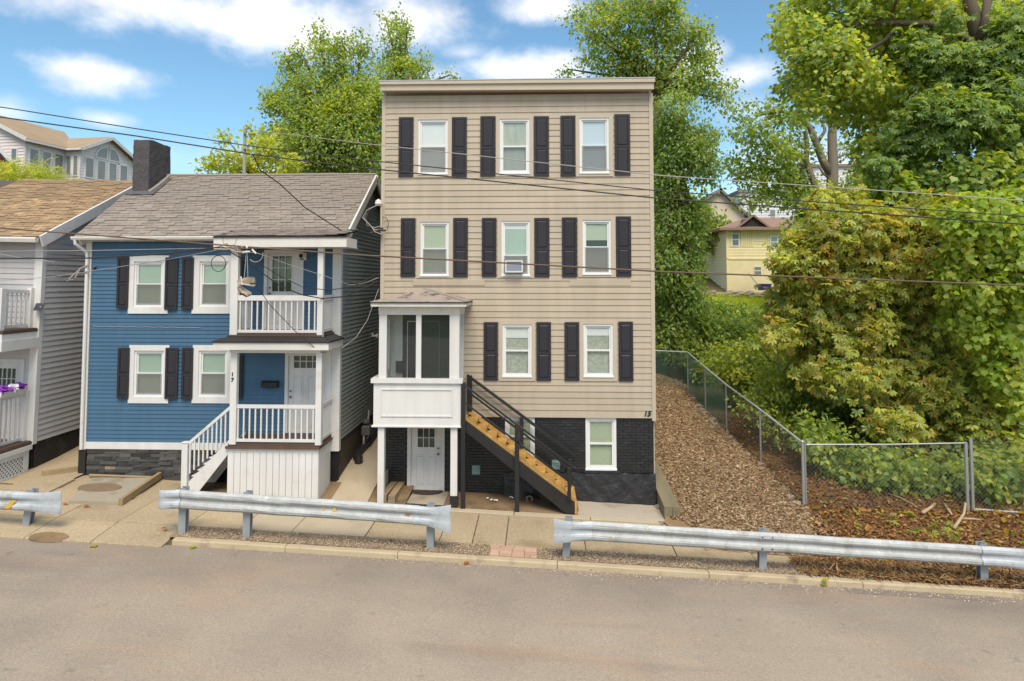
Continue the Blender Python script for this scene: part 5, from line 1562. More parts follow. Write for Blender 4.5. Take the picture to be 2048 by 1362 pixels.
lo = MB(); lo.tube([S(511 + 15 * math.cos(a), 508 + 16 * math.sin(a), 15.38) for a in [-.2 + i * 2.6 / 12 for i in range(13)]], .008, 5)
tag(lo.build('cable_loop', K['cablegrey']), 'short pale half loop of cable beside the balcony door', 'cable loop')
lo = MB(); lo.tube([S(459 + 13.5 * math.cos(a), 478 + 16 * math.sin(a), 15.38) for a in [-.3 + i * 3.8 / 14 for i in range(15)]], .005, 5)
tag(lo.build('cable_loop', K['cable']), 'thin wire loop in front of the upper porch fascia', 'cable loop')
# coil of service cable at the tan corner
sh_ = thing('cable_tangle', 'tangle of coiled service cables at the left corner of tan house', 'service cables', tuple(S(757, 440, 18.1)))
q = S(757, 408, 18.08); MB().lathe([(.06, -.05), (.1, 0), (.08, .09), (.02, .13)], q, 10).build('weatherhead', K['whitedirty'], sh_)
MB().tube([S(763, 408, 18.12), S(763, 470, 18.12)], .035, 8).build('conduit', K['tantrim'], sh_)
for k in range(5):
    pts = [(757, 409), (742 - k * 2, 416 + k), (731 - k * 1.5 + (k % 2) * 4, 435), (734 + k * 2, 452), (750, 455 + k * 2.2), (762, 452 + k * 4)]
    MB().tube([S(a, b, 17.98 - .02 * k) for a, b in pts], .012, 5).build('wire', K['cable'] if k % 2 else K['cablegrey'], sh_)
MB().tube([S(768 + 9 * math.cos(a), 448 + 14 * math.sin(a), 18.1) for a in [i * 2 * math.pi / 14 for i in range(15)]], .008, 5).build('wire', K['cable'], sh_)
for (a, b) in (((740, 466), (754, 464)), ((752, 462), (766, 456)), ((758, 460), (772, 461))): MB().tube([S(*a, 17.95), S(*b, 17.97)], .03, 6).build('connector', K['cable'], sh_)
sk_ = thing('service_clamps', 'pale drop wire clamps at the corner between grey and blue houses', 'service cables', tuple(S(158, 545, 17.8)))
for (a, b) in (((138, 558), (158, 540)), ((150, 556), (160, 538)), ((158, 538), (176, 530)), ((168, 545), (178, 541))): MB().tube([S(*a, 17.85), S(*b, 17.85)], .018, 6).build('clamp', K['cablegrey'], sk_)
q = S(189, 535, 17.96); MB().lathe([(.03, -.03), (.05, 0), (.03, .03)], q, 8).build('knob', K['navy'], sk_)
# sneakers over the wire
def shoe(par, heel, toe, up_, y):
    h, t = S(*heel, y), S(*toe, y); d = (t - h); L_ = d.length; d.normalize(); n = Vector((0, -1, 0)); u = Vector(up_).normalized(); u = (u - d * u.dot(d)).normalized(); n = d.cross(u)
    out = [(0, -.28), (.12, -.38), (.4, -.32), (.7, -.42), (.92, -.3), (1, 0), (.92, .3), (.7, .42), (.4, .34), (.12, .36), (0, .26)]
    sole = MB(); k = len(out)
    for z_ in (0, .1):
        for (a, b) in out: sole.v.append(tuple(h + d * a * L_ + n * b * L_ * .33 + u * z_ * L_))
    sole.f += [tuple(range(k))[::-1], tuple(range(k, 2 * k))] + [(i, (i + 1) % k, k + (i + 1) % k, k + i) for i in range(k)]
    s_ = sole.build('sole', K['sole'], par)
    uppr = MB(); lev = [(.1, 1.0, 0, 1), (.2, .95, 0, .98), (.3, .8, .02, .75), (.4, .66, .03, .5), (.46, .6, .04, .42)]
    for (z_, w, x0, x1) in lev:
        for (a, b) in out: uppr.v.append(tuple(h + d * (x0 + a * (x1 - x0)) * L_ + n * b * L_ * .33 * w + u * z_ * L_))
    for j in range(len(lev) - 1): uppr.f += [(j * k + i, j * k + (i + 1) % k, (j + 1) * k + (i + 1) % k, (j + 1) * k + i) for i in range(k)]
    uppr.build('upper', K['shoe'], par, smooth=True)
snk = thing('sneakers', 'pair of worn pale sneakers hanging by laces from the telephone line', 'shoes', tuple(S(492, 575, 15.42)))
shoe(snk, (510, 572), (474, 566), (.05, -.25, 1), 15.45); shoe(snk, (503, 588), (477, 572), (.5, -.5, -.6), 15.56)
MB().lathe([(.085, 0), (.09, .012), (.02, .014)], S(506, 567, 15.44), 10).build('dark_opening', K['membrane'], snk)  # black disc stands for the shade inside the shoe opening
MB().beam(S(484, 570, 15.42), S(481, 553, 15.4), .09, .03).build('tongue', K['sole'], snk)
for a, b in (((493, 500), (488, 561)), ((494, 500), (496, 561))): MB().tube([S(*a, 15.4), S(*b, 15.45)], .006, 4).build('lace', K['lace'], snk)

# ================================================================== SMALL THINGS IN WINDOWS AND YARDS
a0, a1, b0, b1 = rect(1011, 521, 1046, 545, YT)
ac = thing('air_conditioner', 'white window air conditioner in the middle second storey window of tan house', 'air conditioner', ((a0 + a1) / 2, YT, b0))
ring(MB(), a0, a1, b0, b1, .035, YT - .18, YT + .04).build('casing', K['ac'], ac)
MB().box(a0 + .035, a1 - .035, YT - .16, YT + .03, b0 + .035, b1 - .035).build('grille', K['acgrille'], ac)
e0, e1, _, _ = rect(1046, 521, 1056, 545, YT); MB().box(e0, e1, YT - .005, YT + .0, b0, b1).build('side_panel', K['blind_d'], ac)
# timbers beside the basement door
for lab, a, b in (('long weathered timber beside the basement door, nearer the white post', (766, 997), (797, 960)), ('weathered timber against the basement door jamb, lower one', (783, 999), (806, 966))):
    p0, p1 = G(*a, .13), G(*b, .13); p0.z = g0(p0.x) + .12; p1.z = H(p1.x, p1.y) + .13
    tag(MB().beam(p0, p1, .17, .2).build('timber', K['timber'], None), lab, 'timber', 'timbers by the basement door')
# half round mat at the door
cx_ = (dx0 + dx1) / 2; yy = YT + .02
mb = MB(); pts = [(cx_ + .46 * math.cos(a), yy - .02 - .36 * math.sin(a)) for a in [i * math.pi / 16 for i in range(17)]]
zz_ = H(cx_, 18) + .048
mb.v += [(a, b, zz_) for a, b in pts] + [(a, b, zz_ + .018) for a, b in pts]
n2 = len(pts); mb.f += [tuple(range(n2)), tuple(range(n2, 2 * n2))] + [(i, (i + 1) % n2, n2 + (i + 1) % n2, n2 + i) for i in range(n2)]
tag(mb.build('door_mat', K['mat']), 'half round brown rubber mat before the white basement door', 'mat')
# retaining timbers and stones at the right corner of the tan house
tg = 'retaining timbers at the right house corner'
def tmb(lab, x, y0, y1, z0, z1, w, m='oldtimber'):
    me = MB().hexa([(x - w, y0, z0), (x + w, y0, z0), (x + w, y1, z0 + rise(y1) * .9), (x - w, y1, z0 + rise(y1) * .9), (x - w, y0, z1), (x + w, y0, z1), (x + w, y1, z1 + rise(y1) * .9 + .1), (x - w, y1, z1 + rise(y1) * .9 + .1)])
    return tag(me.build('retaining_timber', K[m]), lab, 'timber', tg)
c_ = G(1330, 1012); zb_ = g0(3.2)
tmb('grey green retaining timber against the black house corner', 3.17, 17.15, 21.5, zb_ - .1, zb_ + .33, .095)
tmb('outer retaining timber beside the mulch at the house corner', 3.375, 17.2, 20.5, zb_ - .1, zb_ + .30, .095)
def rock(lab, c, r_, seed, sq=.75, m='rock', group=None):
    rr = random.Random(seed); mb = MB()
    def fn(u, v):
        a, b = u * 2 * math.pi, (v - .5) * math.pi
        k = 1 + .22 * math.sin(3 * a + seed) * math.cos(b) + .16 * math.sin(5 * b + 2 * a + seed * 2)
        return (c[0] + r_ * k * math.cos(a) * math.cos(b) * 1.25, c[1] + r_ * k * math.sin(a) * math.cos(b), c[2] + r_ * sq * k * math.sin(b))
    mb.grid(fn, 10, 6)
    return tag(mb.build('rock', K[m]), lab, 'rock', group)
q = G(1325, 1018); rock('dark rounded rock under the end of the retaining timbers', (q.x, q.y, q.z + .06), .13, 3)
q = G(1340, 1026); rock('pale yellowish rock in front of the dark one by the timbers', (q.x, q.y, q.z + .05), .12, 8, .7, 'stonepale')
q = G(1316, 1017); rock('small grey rock at the pad corner below the timbers', (q.x, q.y, q.z + .04), .07, 12)
q0, q1 = G(1342, 1012), G(1360, 1042); tag(MB().beam((q0.x, q0.y, q0.z + .1), (q1.x, q1.y, q1.z + .06), .03, .03).build('stick', K['drywood']), 'straight pale stick lying on the mulch beside the rocks', 'stick')
for k, (px, py) in enumerate([(1394, 800), (1412, 822), (1421, 834), (1425, 841), (1440, 860), (1455, 872), (1478, 902), (1492, 915), (1515, 935), (1530, 950), (1540, 960), (1590, 1003), (1600, 1012)]):
    Y = 18.9 + (1010 - py) / 210 * 9.5
    p = S(px, py, Y); x = fx(Y) - random.uniform(.1, .3)
    rock('edging stone along the foot of the wire fence', (x, Y, HM(x, Y) + .02), random.uniform(.07, .14), k * 3 + 1, .7, 'rock' if k % 3 else 'stonepale', 'edging stones along the fence foot')
# raised concrete hatch slab with a dark disc before the blue house
hs = [G(137, 1003, .08), G(237, 1006, .08), G(312, 957, .08), G(185, 957, .08)]
sl_ = thing('concrete_slab', 'raised concrete slab with a rusty round cover before the blue house', 'slab', (hs[0].x, hs[0].y, .8))
mb = MB(); zz2 = [g0(h.x) + .1 for h in hs]
mb.hexa([(h.x, h.y, z_ - .12) for h, z_ in zip(hs, zz2)] + [(h.x, h.y, z_) for h, z_ in zip(hs, zz2)]); mb.build('slab', K['concgrey'], sl_)
cc = G(200, 975, .1); mb = MB()
mb.lathe([(.52, -.02), (.52, .012), (.0, .014)], (0, 0, 0), 28); mb.v = [(x * 1.0 + cc.x, y * .62 + cc.y, g0(cc.x + x) + .1 + z_) for x, y, z_ in mb.v]
mb.build('round_cover', pm('rusty_cover', (.20, .145, .09), .8, .25, 5), sl_)
q0, q1 = hs[1], hs[2]
tag(MB().beam((q0.x + .05, q0.y, g0(q0.x) + .1), (q1.x + .05, q1.y + .1, g0(q1.x) + .14), .09, .16).build('timber', K['timber']), 'long grey timber along the right side of the concrete slab', 'timber')
q0, q1 = G(180, 952, .05), G(322, 957, .05); tag(MB().tube([(q0.x, q0.y - .03, g0(q0.x) + .08), (q1.x, q1.y - .03, g0(q1.x) + .08)], .035, 6).build('pipe', K['timber']), 'thin pipe lying along the foot of the ledge stone wall', 'pipe')
hs2 = [G(0, 978, .05), G(98, 984, .05), G(150, 958, .05), G(78, 952, .05)]
mb = MB(); mb.hexa([(h.x, h.y, g0(h.x) - .1) for h in hs2] + [(h.x, h.y, g0(h.x) + .06) for h in hs2]); tag(mb.build('concrete_slab', K['conc']), 'worn tan concrete slab between lattice skirt and raised slab', 'slab')
q0, q1 = G(66, 958, .05), G(160, 945, .05); tag(MB().beam((q0.x, q0.y + .3, g0(q0.x) + .1), (q1.x, q1.y + .2, g0(q1.x) + .12), .12, .12).build('step_edge', K['timber']), 'dark timber step edge across the alley beside the grey house', 'timber')
# rusty round access cover, patch of dirt near kerb
cc = G(98, 1068, 0); mb = MB(); mb.lathe([(.42, -.02), (.4, .016), (0, .02)], (0, 0, 0), 18); mb.v = [(x + cc.x, y * .5 + cc.y, apron(cc.x + x, cc.y + y * .5) + .012 + z_) for x, y, z_ in mb.v]
tag(mb.build('dirt_patch', K['dirt']), 'brown dirt filled hollow in the pavement near the left guardrail', 'dirt patch')
# gas meter and drain pipe in the gap
mt = thing('gas_meter', 'grey gas meter with pipes at the foot of the blue house side wall', 'gas meter', (BX1 + .2, 19.9, .6))
c_ = S(716, 858, 20.2)
mx_ = BX1 + .18; mz = c_.z
MB().cbox(mx_ - .1, mx_ + .14, 20.05, 20.4, mz - .17, mz + .12, .03).build('meter_body', K['meter'], mt)
MB().lathe([(.09, 0), (.11, .03), (.11, .09), (.06, .12)], (mx_, 20.2, mz + .16), 12).build('regulator', K['meter'], mt)
MB().tube([(mx_, 20.5, mz + .5), (mx_, 20.45, mz + .26), (mx_, 20.3, mz + .22)], .025, 6).build('pipe', K['cablegrey'], mt)
MB().tube([(mx_ - .04, 20.1, mz - .15), (mx_ - .04, 20.05, hw(-5, 20))], .03, 6).build('pipe', K['cablegrey'], mt)
dp = thing('drain_pipe', 'black corrugated drain pipe lying along the wall between the houses', 'pipe', (BX1 + .4, 20, .6))
pts = [Vector((BX1 + dx_, y_, hw(BX1, y_) + dz_)) for dx_, y_, dz_ in ((.1, 23.2, .75), (.16, 22.4, .42), (.2, 21.4, .22), (.2, 20.6, .17), (.14, 19.8, .14), (.12, 19.2, .13))]
fine_ = []
for a, b in zip(pts[:-1], pts[1:]):
    for i in range(12): fine_.append(a.lerp(b, i / 12))
MB().tube(fine_, [.085 if i % 2 else .07 for i in range(len(fine_))], 9).build('corrugated_tube', K['drain'], dp)
MB().lathe([(.11, -.1), (.12, 0), (.12, .1), (.08, .12)], (pts[-1].x + .12, pts[-1].y - .05, pts[-1].z - .02), 12).build('elbow', K['drain'], dp)
# clutter under the stair: small cart wheel with handle, scraps
ct_ = thing('folding_cart', 'tangled dark cart frame with a small grey wheel under the stair', 'cart', tuple(G(1070, 995)))
w_ = G(1059, 1006); 
MB().tube([(w_.x + .075 * math.cos(a), w_.y, w_.z + .1 + .075 * math.sin(a)) for a in [i * 2 * math.pi / 14 for i in range(15)]], .018, 6).build('wheel', K['concgrey'], ct_)
for (a, b) in (((1059, 1003), (1082, 987)), ((1064, 992), (1080, 998)), ((1070, 985), (1078, 1000)), ((1056, 995), (1074, 990))): 
    p0, p1 = S(*a, w_.y + .05), S(*b, w_.y + .12); MB().tube([p0, p1], .013, 5).build('frame_tube', K['steelblack'], ct_)
gsc = 'white scraps on the dirt under the stair'
for lab, px, py, l_, an in (('small white scrap nearest the black porch post', 975, 1004, .05, .5), ('bent white scrap in the middle of three', 983, 1007, .08, .9), ('longest white scrap of the three under the stair', 992, 1008, .11, -.3), ('white strip leaning by the middle stair post', 1023, 1002, .12, 2.4)):
    p = G(px, py); e = Vector((math.cos(an), math.sin(an), 0)) * l_ / 2; z_ = g0(p.x) + .09
    tag(MB().tube([Vector((p.x, p.y, z_)) - e, Vector((p.x, p.y, z_ + .015)), Vector((p.x, p.y, z_)) + e], .018, 5).build('paper_scrap', K['paper']), lab, 'scrap', gsc)
# loose dead branches by the fence
br = 'dead branches on the leaf litter'
for lab, pts, r_ in (('thick pale forked branch leaning on the double fence posts', [(1908, 1062, 0), (1916, 1048, .1), (1928, 1030, .25), (1931, 1008, .5)], .045),
                     ('long curved bare branch on the litter behind the guardrail', [(1770, 997, .05), (1800, 1003, .1), (1825, 1014, .06), (1838, 1022, .02)], .02),
                     ('short stub of broken branch lying left of the forked one', [(1888, 1015, .06), (1898, 1024, .06), (1904, 1032, .03)], .04),
                     ('knobbly log section on the litter before the fence', [(1845, 1028, .08), (1862, 1018, .1), (1870, 1012, .14)], .05),
                     ('thin dark branch lying right of the forked one', [(1918, 1040, .08), (1945, 1040, .1), (1962, 1042, .06)], .03),
                     ('low arching root like branch behind the fence mesh', [(1780, 985, .1), (1830, 974, .25), (1880, 978, .25), (1925, 990, .1)], .05)):
    P = []
    for (px, py, h_) in pts:
        q = G(px, py, h_); q.z = HL(q.x, q.y) + max(.03, h_); P.append(q)
    tag(MB().tube(P, [r_ * (1 - .5 * i / len(P)) for i in range(len(P))], 7).build('dead_branch', K['drywood'], smooth=True), lab, 'branch', br)

# ================================================================== FAR HOUSES
def loc_house(name, label, loc, rz):
    o = thing(name, label, 'house', loc); o.rotation_euler = (0, 0, rz); return o


def fwin(par, P, a, b, c, d, w=.07, top=None, col='farglass'):
    """far window on a local wall mapping P(u,z,out)"""
    def bx(mb, u0, u1, z0, z1, o0, o1):
        mb.hexa([P(u0, z0, o1), P(u1, z0, o1), P(u1, z0, o0), P(u0, z0, o0), P(u0, z1, o1), P(u1, z1, o1), P(u1, z1, o0), P(u0, z1, o0)])
    mb = MB(); bx(mb, a - w, a, c - w, d + w, -.02, .06); bx(mb, b, b + w, c - w, d + w, -.02, .06); bx(mb, a, b, c - w, c, -.02, .06); bx(mb, a, b, d, d + w, -.02, .06)
    if top is None: pass
    else: bx(mb, a, b, (c + d) / 2 - .03, (c + d) / 2 + .03, -.02, .05)
    f = mb.build('window', K['vinylw'], par, local=True)
    mb = MB(); bx(mb, a, b, c, d, .034, .045); mb.build('pane', K[col], f, local=True)
    return f


def lap(par, m, P, u0, u1, z0, z1, h, name='siding_board', top=None):
    n = max(1, int(round((z1 - z0) / h))); h = (z1 - z0) / n
    for k in range(n):
        a, b = z0 + k * h, z0 + (k + 1) * h; q0, q1 = u0, u1; r0, r1 = u0, u1
        if top: q0, q1 = top(a); r0, r1 = top(b)
        if q1 - q0 < .05: continue
        MB().hexa([P(q0, a, .03), P(q1, a, .03), P(q1, a, -.05), P(q0, a, -.05), P(r0, b, .0), P(r1, b, .0), P(r1, b, -.05), P(r0, b, -.05)]).build(name, m, par, local=True)


# lavender house on the hill, left: local x to the right, local y along the long wall
rz = -R(8.4)
Dl = 42.0
P0 = CAM + ray(50, 330) * Dl
lav = loc_house('hillside_house', 'lavender sided house with arched gable window on the hill at left', (P0.x, P0.y, 0), rz)
zA = 6 + (560 - 281) * 42 / FOC         # eave of window wing
zEe = zA
WA = lambda u, z, o: (o, u, z)          # wall A: faces local +x, u along local y
lapm = K['lavender']
lap(lav, lapm, WA, 0, 2.97, zA - 4.2, zA, .2)
lap(lav, lapm, lambda u, z, o: (u, 2.97 - o, z), 0, 1.14, zA - 4.2, zA, .2)
WC = lambda u, z, o: (1.14 + o, u, z)
gy0, gy1 = 2.97, 7.6; gm = (gy0 + gy1) / 2; zpk = zA + 1.15
def gtop(z):
    t = max(0, (z - zA) / (zpk - zA)); return gy0 + (gm - gy0) * t, gy1 - (gy1 - gm) * t
lap(lav, lapm, WC, gy0, gy1, zA - 4.2, zpk, .2, top=gtop)
WF = lambda u, z, o: (u, -o, z)
def ftop(z):
    t = max(0, z - zA + .1) / 1.9; return -3.8 + 3.8 * 0, -3.8 + 3.8 * max(0, 1 - t) if z > zA - .1 else 0
lap(lav, lapm, WF, -3.8, 0, zA - 4.2, zA + 1.7, .2, top=lambda z: (-4.0, 0 if z < zA else -(z - zA) / .5))
mb = MB()
for p in ((0, 0), (1.14, gy0), (1.14, gy1), (0, gy0)): mb.box(p[0] - .06, p[0] + .04, p[1] - .05, p[1] + .06, zA - 4.2, zA)
mb.build('corner_board', K['white'], lav, local=True)
MB().box(-8, -.06, .06, 12, zA - 8, zA).build('house_core', lapm, lav, local=True)
MB().box(-.06, 1.08, gy0 + .06, gy1, zA - 8, zA).build('wing_core', lapm, lav, local=True)
for k in range(3): fwin(lav, WA, .28 + k * .93, .85 + k * .93, zA - 1.75, zA - .45)
for k in range(2): fwin(lav, lambda u, z, o: (u, 2.97 - o, z), .16 + k * .52, .46 + k * .52, zA - 1.75, zA - .45, .05)
for k in range(4): fwin(lav, WC, gy0 + .42 + k * 1.02, gy0 + 1.05 + k * 1.02, zA - 1.75, zA - .5)
fwin(lav, WF, -.95, -.6, zA - 1.2, zA - .5)
for sgn, cc in ((-1, gm - .06), (1, gm + .06)):        # quarter round windows
    def arc(r_, n=10): return [(cc + sgn * r_ * math.cos(a) * 1.25, zA - .28 + r_ * math.sin(a)) for a in [i * math.pi / 2 / n for i in range(n + 1)]]
    o_, i_ = arc(.86), arc(.76)
    mb = MB()
    for k in range(10):
        mb.prism([WC(o_[k][0], o_[k][1], -.02), WC(o_[k + 1][0], o_[k + 1][1], -.02), WC(i_[k + 1][0], i_[k + 1][1], -.02), WC(i_[k][0], i_[k][1], -.02)], (.1, 0, 0))
    mb.prism([WC(cc, zA - .36, -.02), WC(cc + sgn * 1.07, zA - .36, -.02), WC(cc + sgn * 1.07, zA - .28, -.02), WC(cc, zA - .28, -.02)], (.1, 0, 0))
    mb.prism([WC(cc, zA - .28, -.02), WC(cc + sgn * .08, zA - .28, -.02), WC(cc + sgn * .08, zA + .56, -.02), WC(cc, zA + .56, -.02)], (.1, 0, 0))
    f = mb.build('arched_window', K['vinylw'], lav, local=True)
    MB().prism([WC(cc, zA - .28, .035)] + [WC(a, b, .035) for a, b in i_], (.02, 0, 0)).build('pane', K['farglass'], f, local=True)
# roofs
mb = MB()
mb.hexa([(.35, -.3, zA - .02), (.35, gy0 + .6, zA - .02), (-4, gy0 + 4, zA + 2.1), (-4, -.3, zA + 2.1), (.35, -.3, zA + .08), (.35, gy0 + .6, zA + .08), (-4, gy0 + 4, zA + 2.2), (-4, -.3, zA + 2.2)])
mb.hexa([(1.5, gy0 - .3, zA - .02), (1.5, gm, zpk + .02), (-3.5, gm, zpk + .02), (-1, gy0 - .3, zA - .02), (1.5, gy0 - .3, zA + .08), (1.5, gm, zpk + .14), (-3.5, gm, zpk + .14), (-1, gy0 - .3, zA + .08)])
mb.hexa([(1.5, gm, zpk + .02), (1.5, gy1 + .3, zA - .05), (-3.5, gy1 + .3, zA - .05), (-3.5, gm, zpk + .02), (1.5, gm, zpk + .14), (1.5, gy1 + .3, zA + .05), (-3.5, gy1 + .3, zA + .05), (-3.5, gm, zpk + .14)])
mb.build('roof', K['farroof'], lav, local=True)
mb = MB(); mb.beam((1.52, gy0 - .3, zA - .05), (1.52, gm, zpk + .02), .06, .22); mb.beam((1.52, gy1 + .3, zA - .08), (1.52, gm, zpk + .02), .06, .22); mb.beam((.38, -.3, zA - .04), (.38, gy0 - .3, zA - .04), .08, .14); mb.beam((.38, gy0 - .32, zA - .04), (1.5, gy0 - .32, zA - .04), .08, .14); mb.beam((.36, -.32, zA), (-4, -.32, zA + 2.08), .06, .22)
mb.build('roof_trim', K['white'], lav, local=True)
for a, b, c in ((-1.2, .6, 2.2), (-2.6, -1.2 + .4, .2)):
    MB().hexa([(a - .5, c, zA + .95 + (-a - 1.2) * .48), (a + .1, c, zA + .66 + (-a - 1.2) * .48), (a + .1, c + 1.2, zA + .66 + (-a - 1.2) * .48), (a - .5, c + 1.2, zA + .95 + (-a - 1.2) * .48), (a - .5, c, zA + 1.07 + (-a - 1.2) * .48), (a + .1, c, zA + .78 + (-a - 1.2) * .48), (a + .1, c + 1.2, zA + .78 + (-a - 1.2) * .48), (a - .5, c + 1.2, zA + 1.07 + (-a - 1.2) * .48)]).build('skylight', K['solar'], lav, local=True)
mb = MB(); mb.box(-.5, .8, gy1, gy1 + 2.5, zA - 8, zA - .45); ann = mb.build('annex', K['creamwall'], lav, local=True)
MB().box(-.6, .95, gy1 - .02, gy1 + 2.6, zA - .45, zA - .3).build('annex_roof', K['farroof'], lav, local=True)
# red house
q = S(0, 330, 36)
red = loc_house('red_house', 'small red wall and grey roof corner at the far left edge', (q.x, 36, 0), R(36))
xr_e = S(17, 330, 36).x - q.x
z_e, z_t = S(20, 322, 36).z, S(0, 296, 36).z
MB().box(xr_e - 4, xr_e - .05, 0, 5, 0, z_e - .05).build('wall', K['redwall'], red, local=True)
mb = MB(); sl2 = (z_t - z_e) / (q.x - S(21, 322, 36).x)
xe = S(21, 322, 36).x - q.x
mb.hexa([(xe, -.3, z_e - .12), (xe, 5, z_e - .12), (xe - 3, 5, z_e - .12 - 3 * sl2), (xe - 3, -.3, z_e - .12 - 3 * sl2), (xe, -.3, z_e), (xe, 5, z_e), (xe - 3, 5, z_e - 3 * sl2), (xe - 3, -.3, z_e - 3 * sl2)]); mb.build('roof', K['roofgrey'], red, local=True)
mb = MB(); mb.beam((xe, -.33, z_e - .12), (xe - 3, -.33, z_e - .12 - 3 * sl2), .06, .22); mb.build('rake_board', K['white'], red, local=True)
MB().prism([(xe - .2, 0, z_e - .2), (xe - 3, 0, z_e - .2 - 2.9 * sl2), (xe - 3, 0, z_e - 1)], (0, .1, 0)).build('gable', K['redwall'], red, local=True)

# yellow house behind the right slope
Yh = 55
q = S(1455, 580, Yh)
yel = loc_house('yellow_house', 'yellow two storey house beyond the bright lawn, between the trees', (q.x, Yh, 0), 0)
zb, zs, ze = S(1480, 582, Yh).z, S(1480, 517, Yh).z, S(1480, 461, Yh).z
zl = S(1480, 494, Yh).z
wx = lambda px: S(px, 500, Yh).x - q.x
FF = lambda u, z, o: (u, -o, z)
MB().box(0, 8, 0, 7, zb - 2, zs).build('block_wall', K['yellowblock'], yel, local=True)
MB().box(.03, 8, .03, 7, zs, ze + .1).build('upper_wall', K['yellowwall'], yel, local=True)
lap(yel, K['yellowwall'], FF, 0, 8, zs, zl, .23)
lap(yel, K['yellowwall'], FF, wx(1506), wx(1531), zl, ze, .23)
lap(yel, K['yellowwall'], lambda u, z, o: (-o, u, z), 0, 7, zb + .2, ze, .25)
for a, b in ((1456, 1462), (1482, 1505)):
    x = wx(a)
    while x < wx(b) - .05:
        MB().box(x, x + .15, -.04, .03, zl, ze).build('vertical_board', K['yellowwall'], yel, local=True); x += .17
for a in (1531,):
    x = wx(a)
    while x < wx(1540): MB().box(x, x + .15, -.04, .03, zl, ze).build('vertical_board', K['yellowwall'], yel, local=True); x += .17
MB().box(0, 8, -.05, .03, zs - .08, zs).build('belt_board', K['yellowwall'], yel, local=True)
MB().box(-.05, .1, -.05, .05, zb - .2, ze).build('corner_board', K['yellowwall'], yel, local=True)
for a, b, c, d in ((1465, 467.5, 1477, 491), (1542, 474, 1554, 494), (1508, 534, 1521, 549)):
    fwin(yel, FF, wx(a), wx(b) if False else wx(c), S(1480, d, Yh).z, S(1480, b, Yh).z, .09 if b < 500 else .03, True)
zt_ = S(1480, 456, Yh).z
rfm = MB(); xl_2 = wx(1407); ys2 = -.6
rfm.add([(-.7, -.6, ze), (8.5, -.6, ze), (8.5, 7.6, ze), (-.7, 7.6, ze), (-.7, -.6, ze + .2), (8.5, -.6, ze + .2), (8.5, 7.6, ze + .2), (-.7, 7.6, ze + .2), (2.5, 3.5, ze + 1.3), (6, 3.5, ze + 1.3)],
        [(3, 2, 1, 0), (0, 1, 5, 4), (1, 2, 6, 5), (2, 3, 7, 6), (3, 0, 4, 7), (4, 5, 9, 8), (5, 6, 9), (6, 7, 8, 9), (7, 4, 8)])
rfm.build('roof', K['farroofbr'], yel, local=True)
g0_, g1_, gp = wx(1474), wx(1534), S(1502, 434, Yh).z
mb = MB().prism([(g0_, -.3, ze + .22), (g1_, -.3, ze + .22), ((g0_ + g1_) / 2, -.3, gp)], (0, 3.5, 0)); mb.build('dormer', K['membrane'], yel, local=True)
mb = MB(); mb.beam((g0_ - .1, -.4, ze + .2), ((g0_ + g1_) / 2, -.4, gp + .1), .3, .14); mb.beam((g1_ + .1, -.4, ze + .2), ((g0_ + g1_) / 2, -.4, gp + .1), .3, .14); mb.build('dormer_trim', K['farroofbr'], yel, local=True)
q2 = S(1528, 574, 53.5)
bl_ = thing('blue_tub', 'small blue violet tub in the grass at the yellow house wall', 'tub', (q2.x, 53.5, q2.z))
MB().lathe([(.45, -.25), (.55, .1), (.6, .25), (.5, .25), (.45, .1)], (q2.x, 53.5, q2.z), 12).build('bowl', pm('violet_plastic', (.08, .06, .3), .5, .1, 3), bl_)
p0, p1 = S(1497, 546, 54), S(1516, 570, 53.2); tag(MB().beam(p0, p1, .06, .06).build('pole', K['polewood']), 'thin pole leaning in front of the yellow house wall', 'pole')
q = S(1395, 588, 52.5); 
for k in range(14):
    px = 1412 + k * 12 + random.uniform(-4, 4)
    p = S(px, 586 + random.uniform(-2, 3), 52.6); rock('grey stone of the low edge below the yellow house', (p.x, 52.6, p.z - .1), random.uniform(.3, .5), k + 50, .6, 'rock', 'stones edging the lawn below the yellow house')
# cream gable house and pale houses behind
q = S(1495, 470, 64)
crm = loc_house('cream_house', 'cream gabled house wall with dark roof edge behind the yellow house', (q.x, 64, 0), 0)
pk_, ev, bs = S(1440, 383, 64), S(1489, 428, 64), S(1489, 480, 64)
MB().prism([(ev.x - q.x - 6, 0, bs.z - 4), (ev.x - q.x, 0, bs.z - 4), (ev.x - q.x, 0, ev.z), (pk_.x - q.x, 0, pk_.z), (pk_.x - q.x - 3.9, 0, ev.z)], (0, 6, 0)).build('wall', K['creamwall'], crm, local=True)
mb = MB(); mb.beam((ev.x - q.x + .35, 3, ev.z - .3), (pk_.x - q.x - .1, 3, pk_.z + .2), 7, .2); mb.beam((pk_.x - q.x - 4.4, 3, ev.z - .3), (pk_.x - q.x + .1, 3, pk_.z + .2), 7, .2); mb.build('roof', K['roofgrey'], crm, local=True)
MB().tube([(ev.x - q.x + .2, -.15, ev.z - .3), (ev.x - q.x + .2, -.15, bs.z)], .12, 6).build('downspout', K['roofgrey'], crm, local=True)
q = S(1500, 460, 70)
pal = loc_house('pale_house', 'pale lilac white sided house wall with one window behind yellow house roof', (q.x, 70, 0), 0)
w0, w1 = S(1480, 420, 70).x - q.x, S(1650, 420, 70).x - q.x; zt2, zb2 = S(1500, 385, 70).z, S(1500, 480, 70).z
MB().box(w0, w1, 0, 8, zb2 - 4, zt2).build('wall', K['palewall'], pal, local=True)
lap(pal, K['palewall'], FF, w0, w1, zb2, zt2, .26)
a, b = S(1540, 440, 70).x - q.x, S(1550, 440, 70).x - q.x
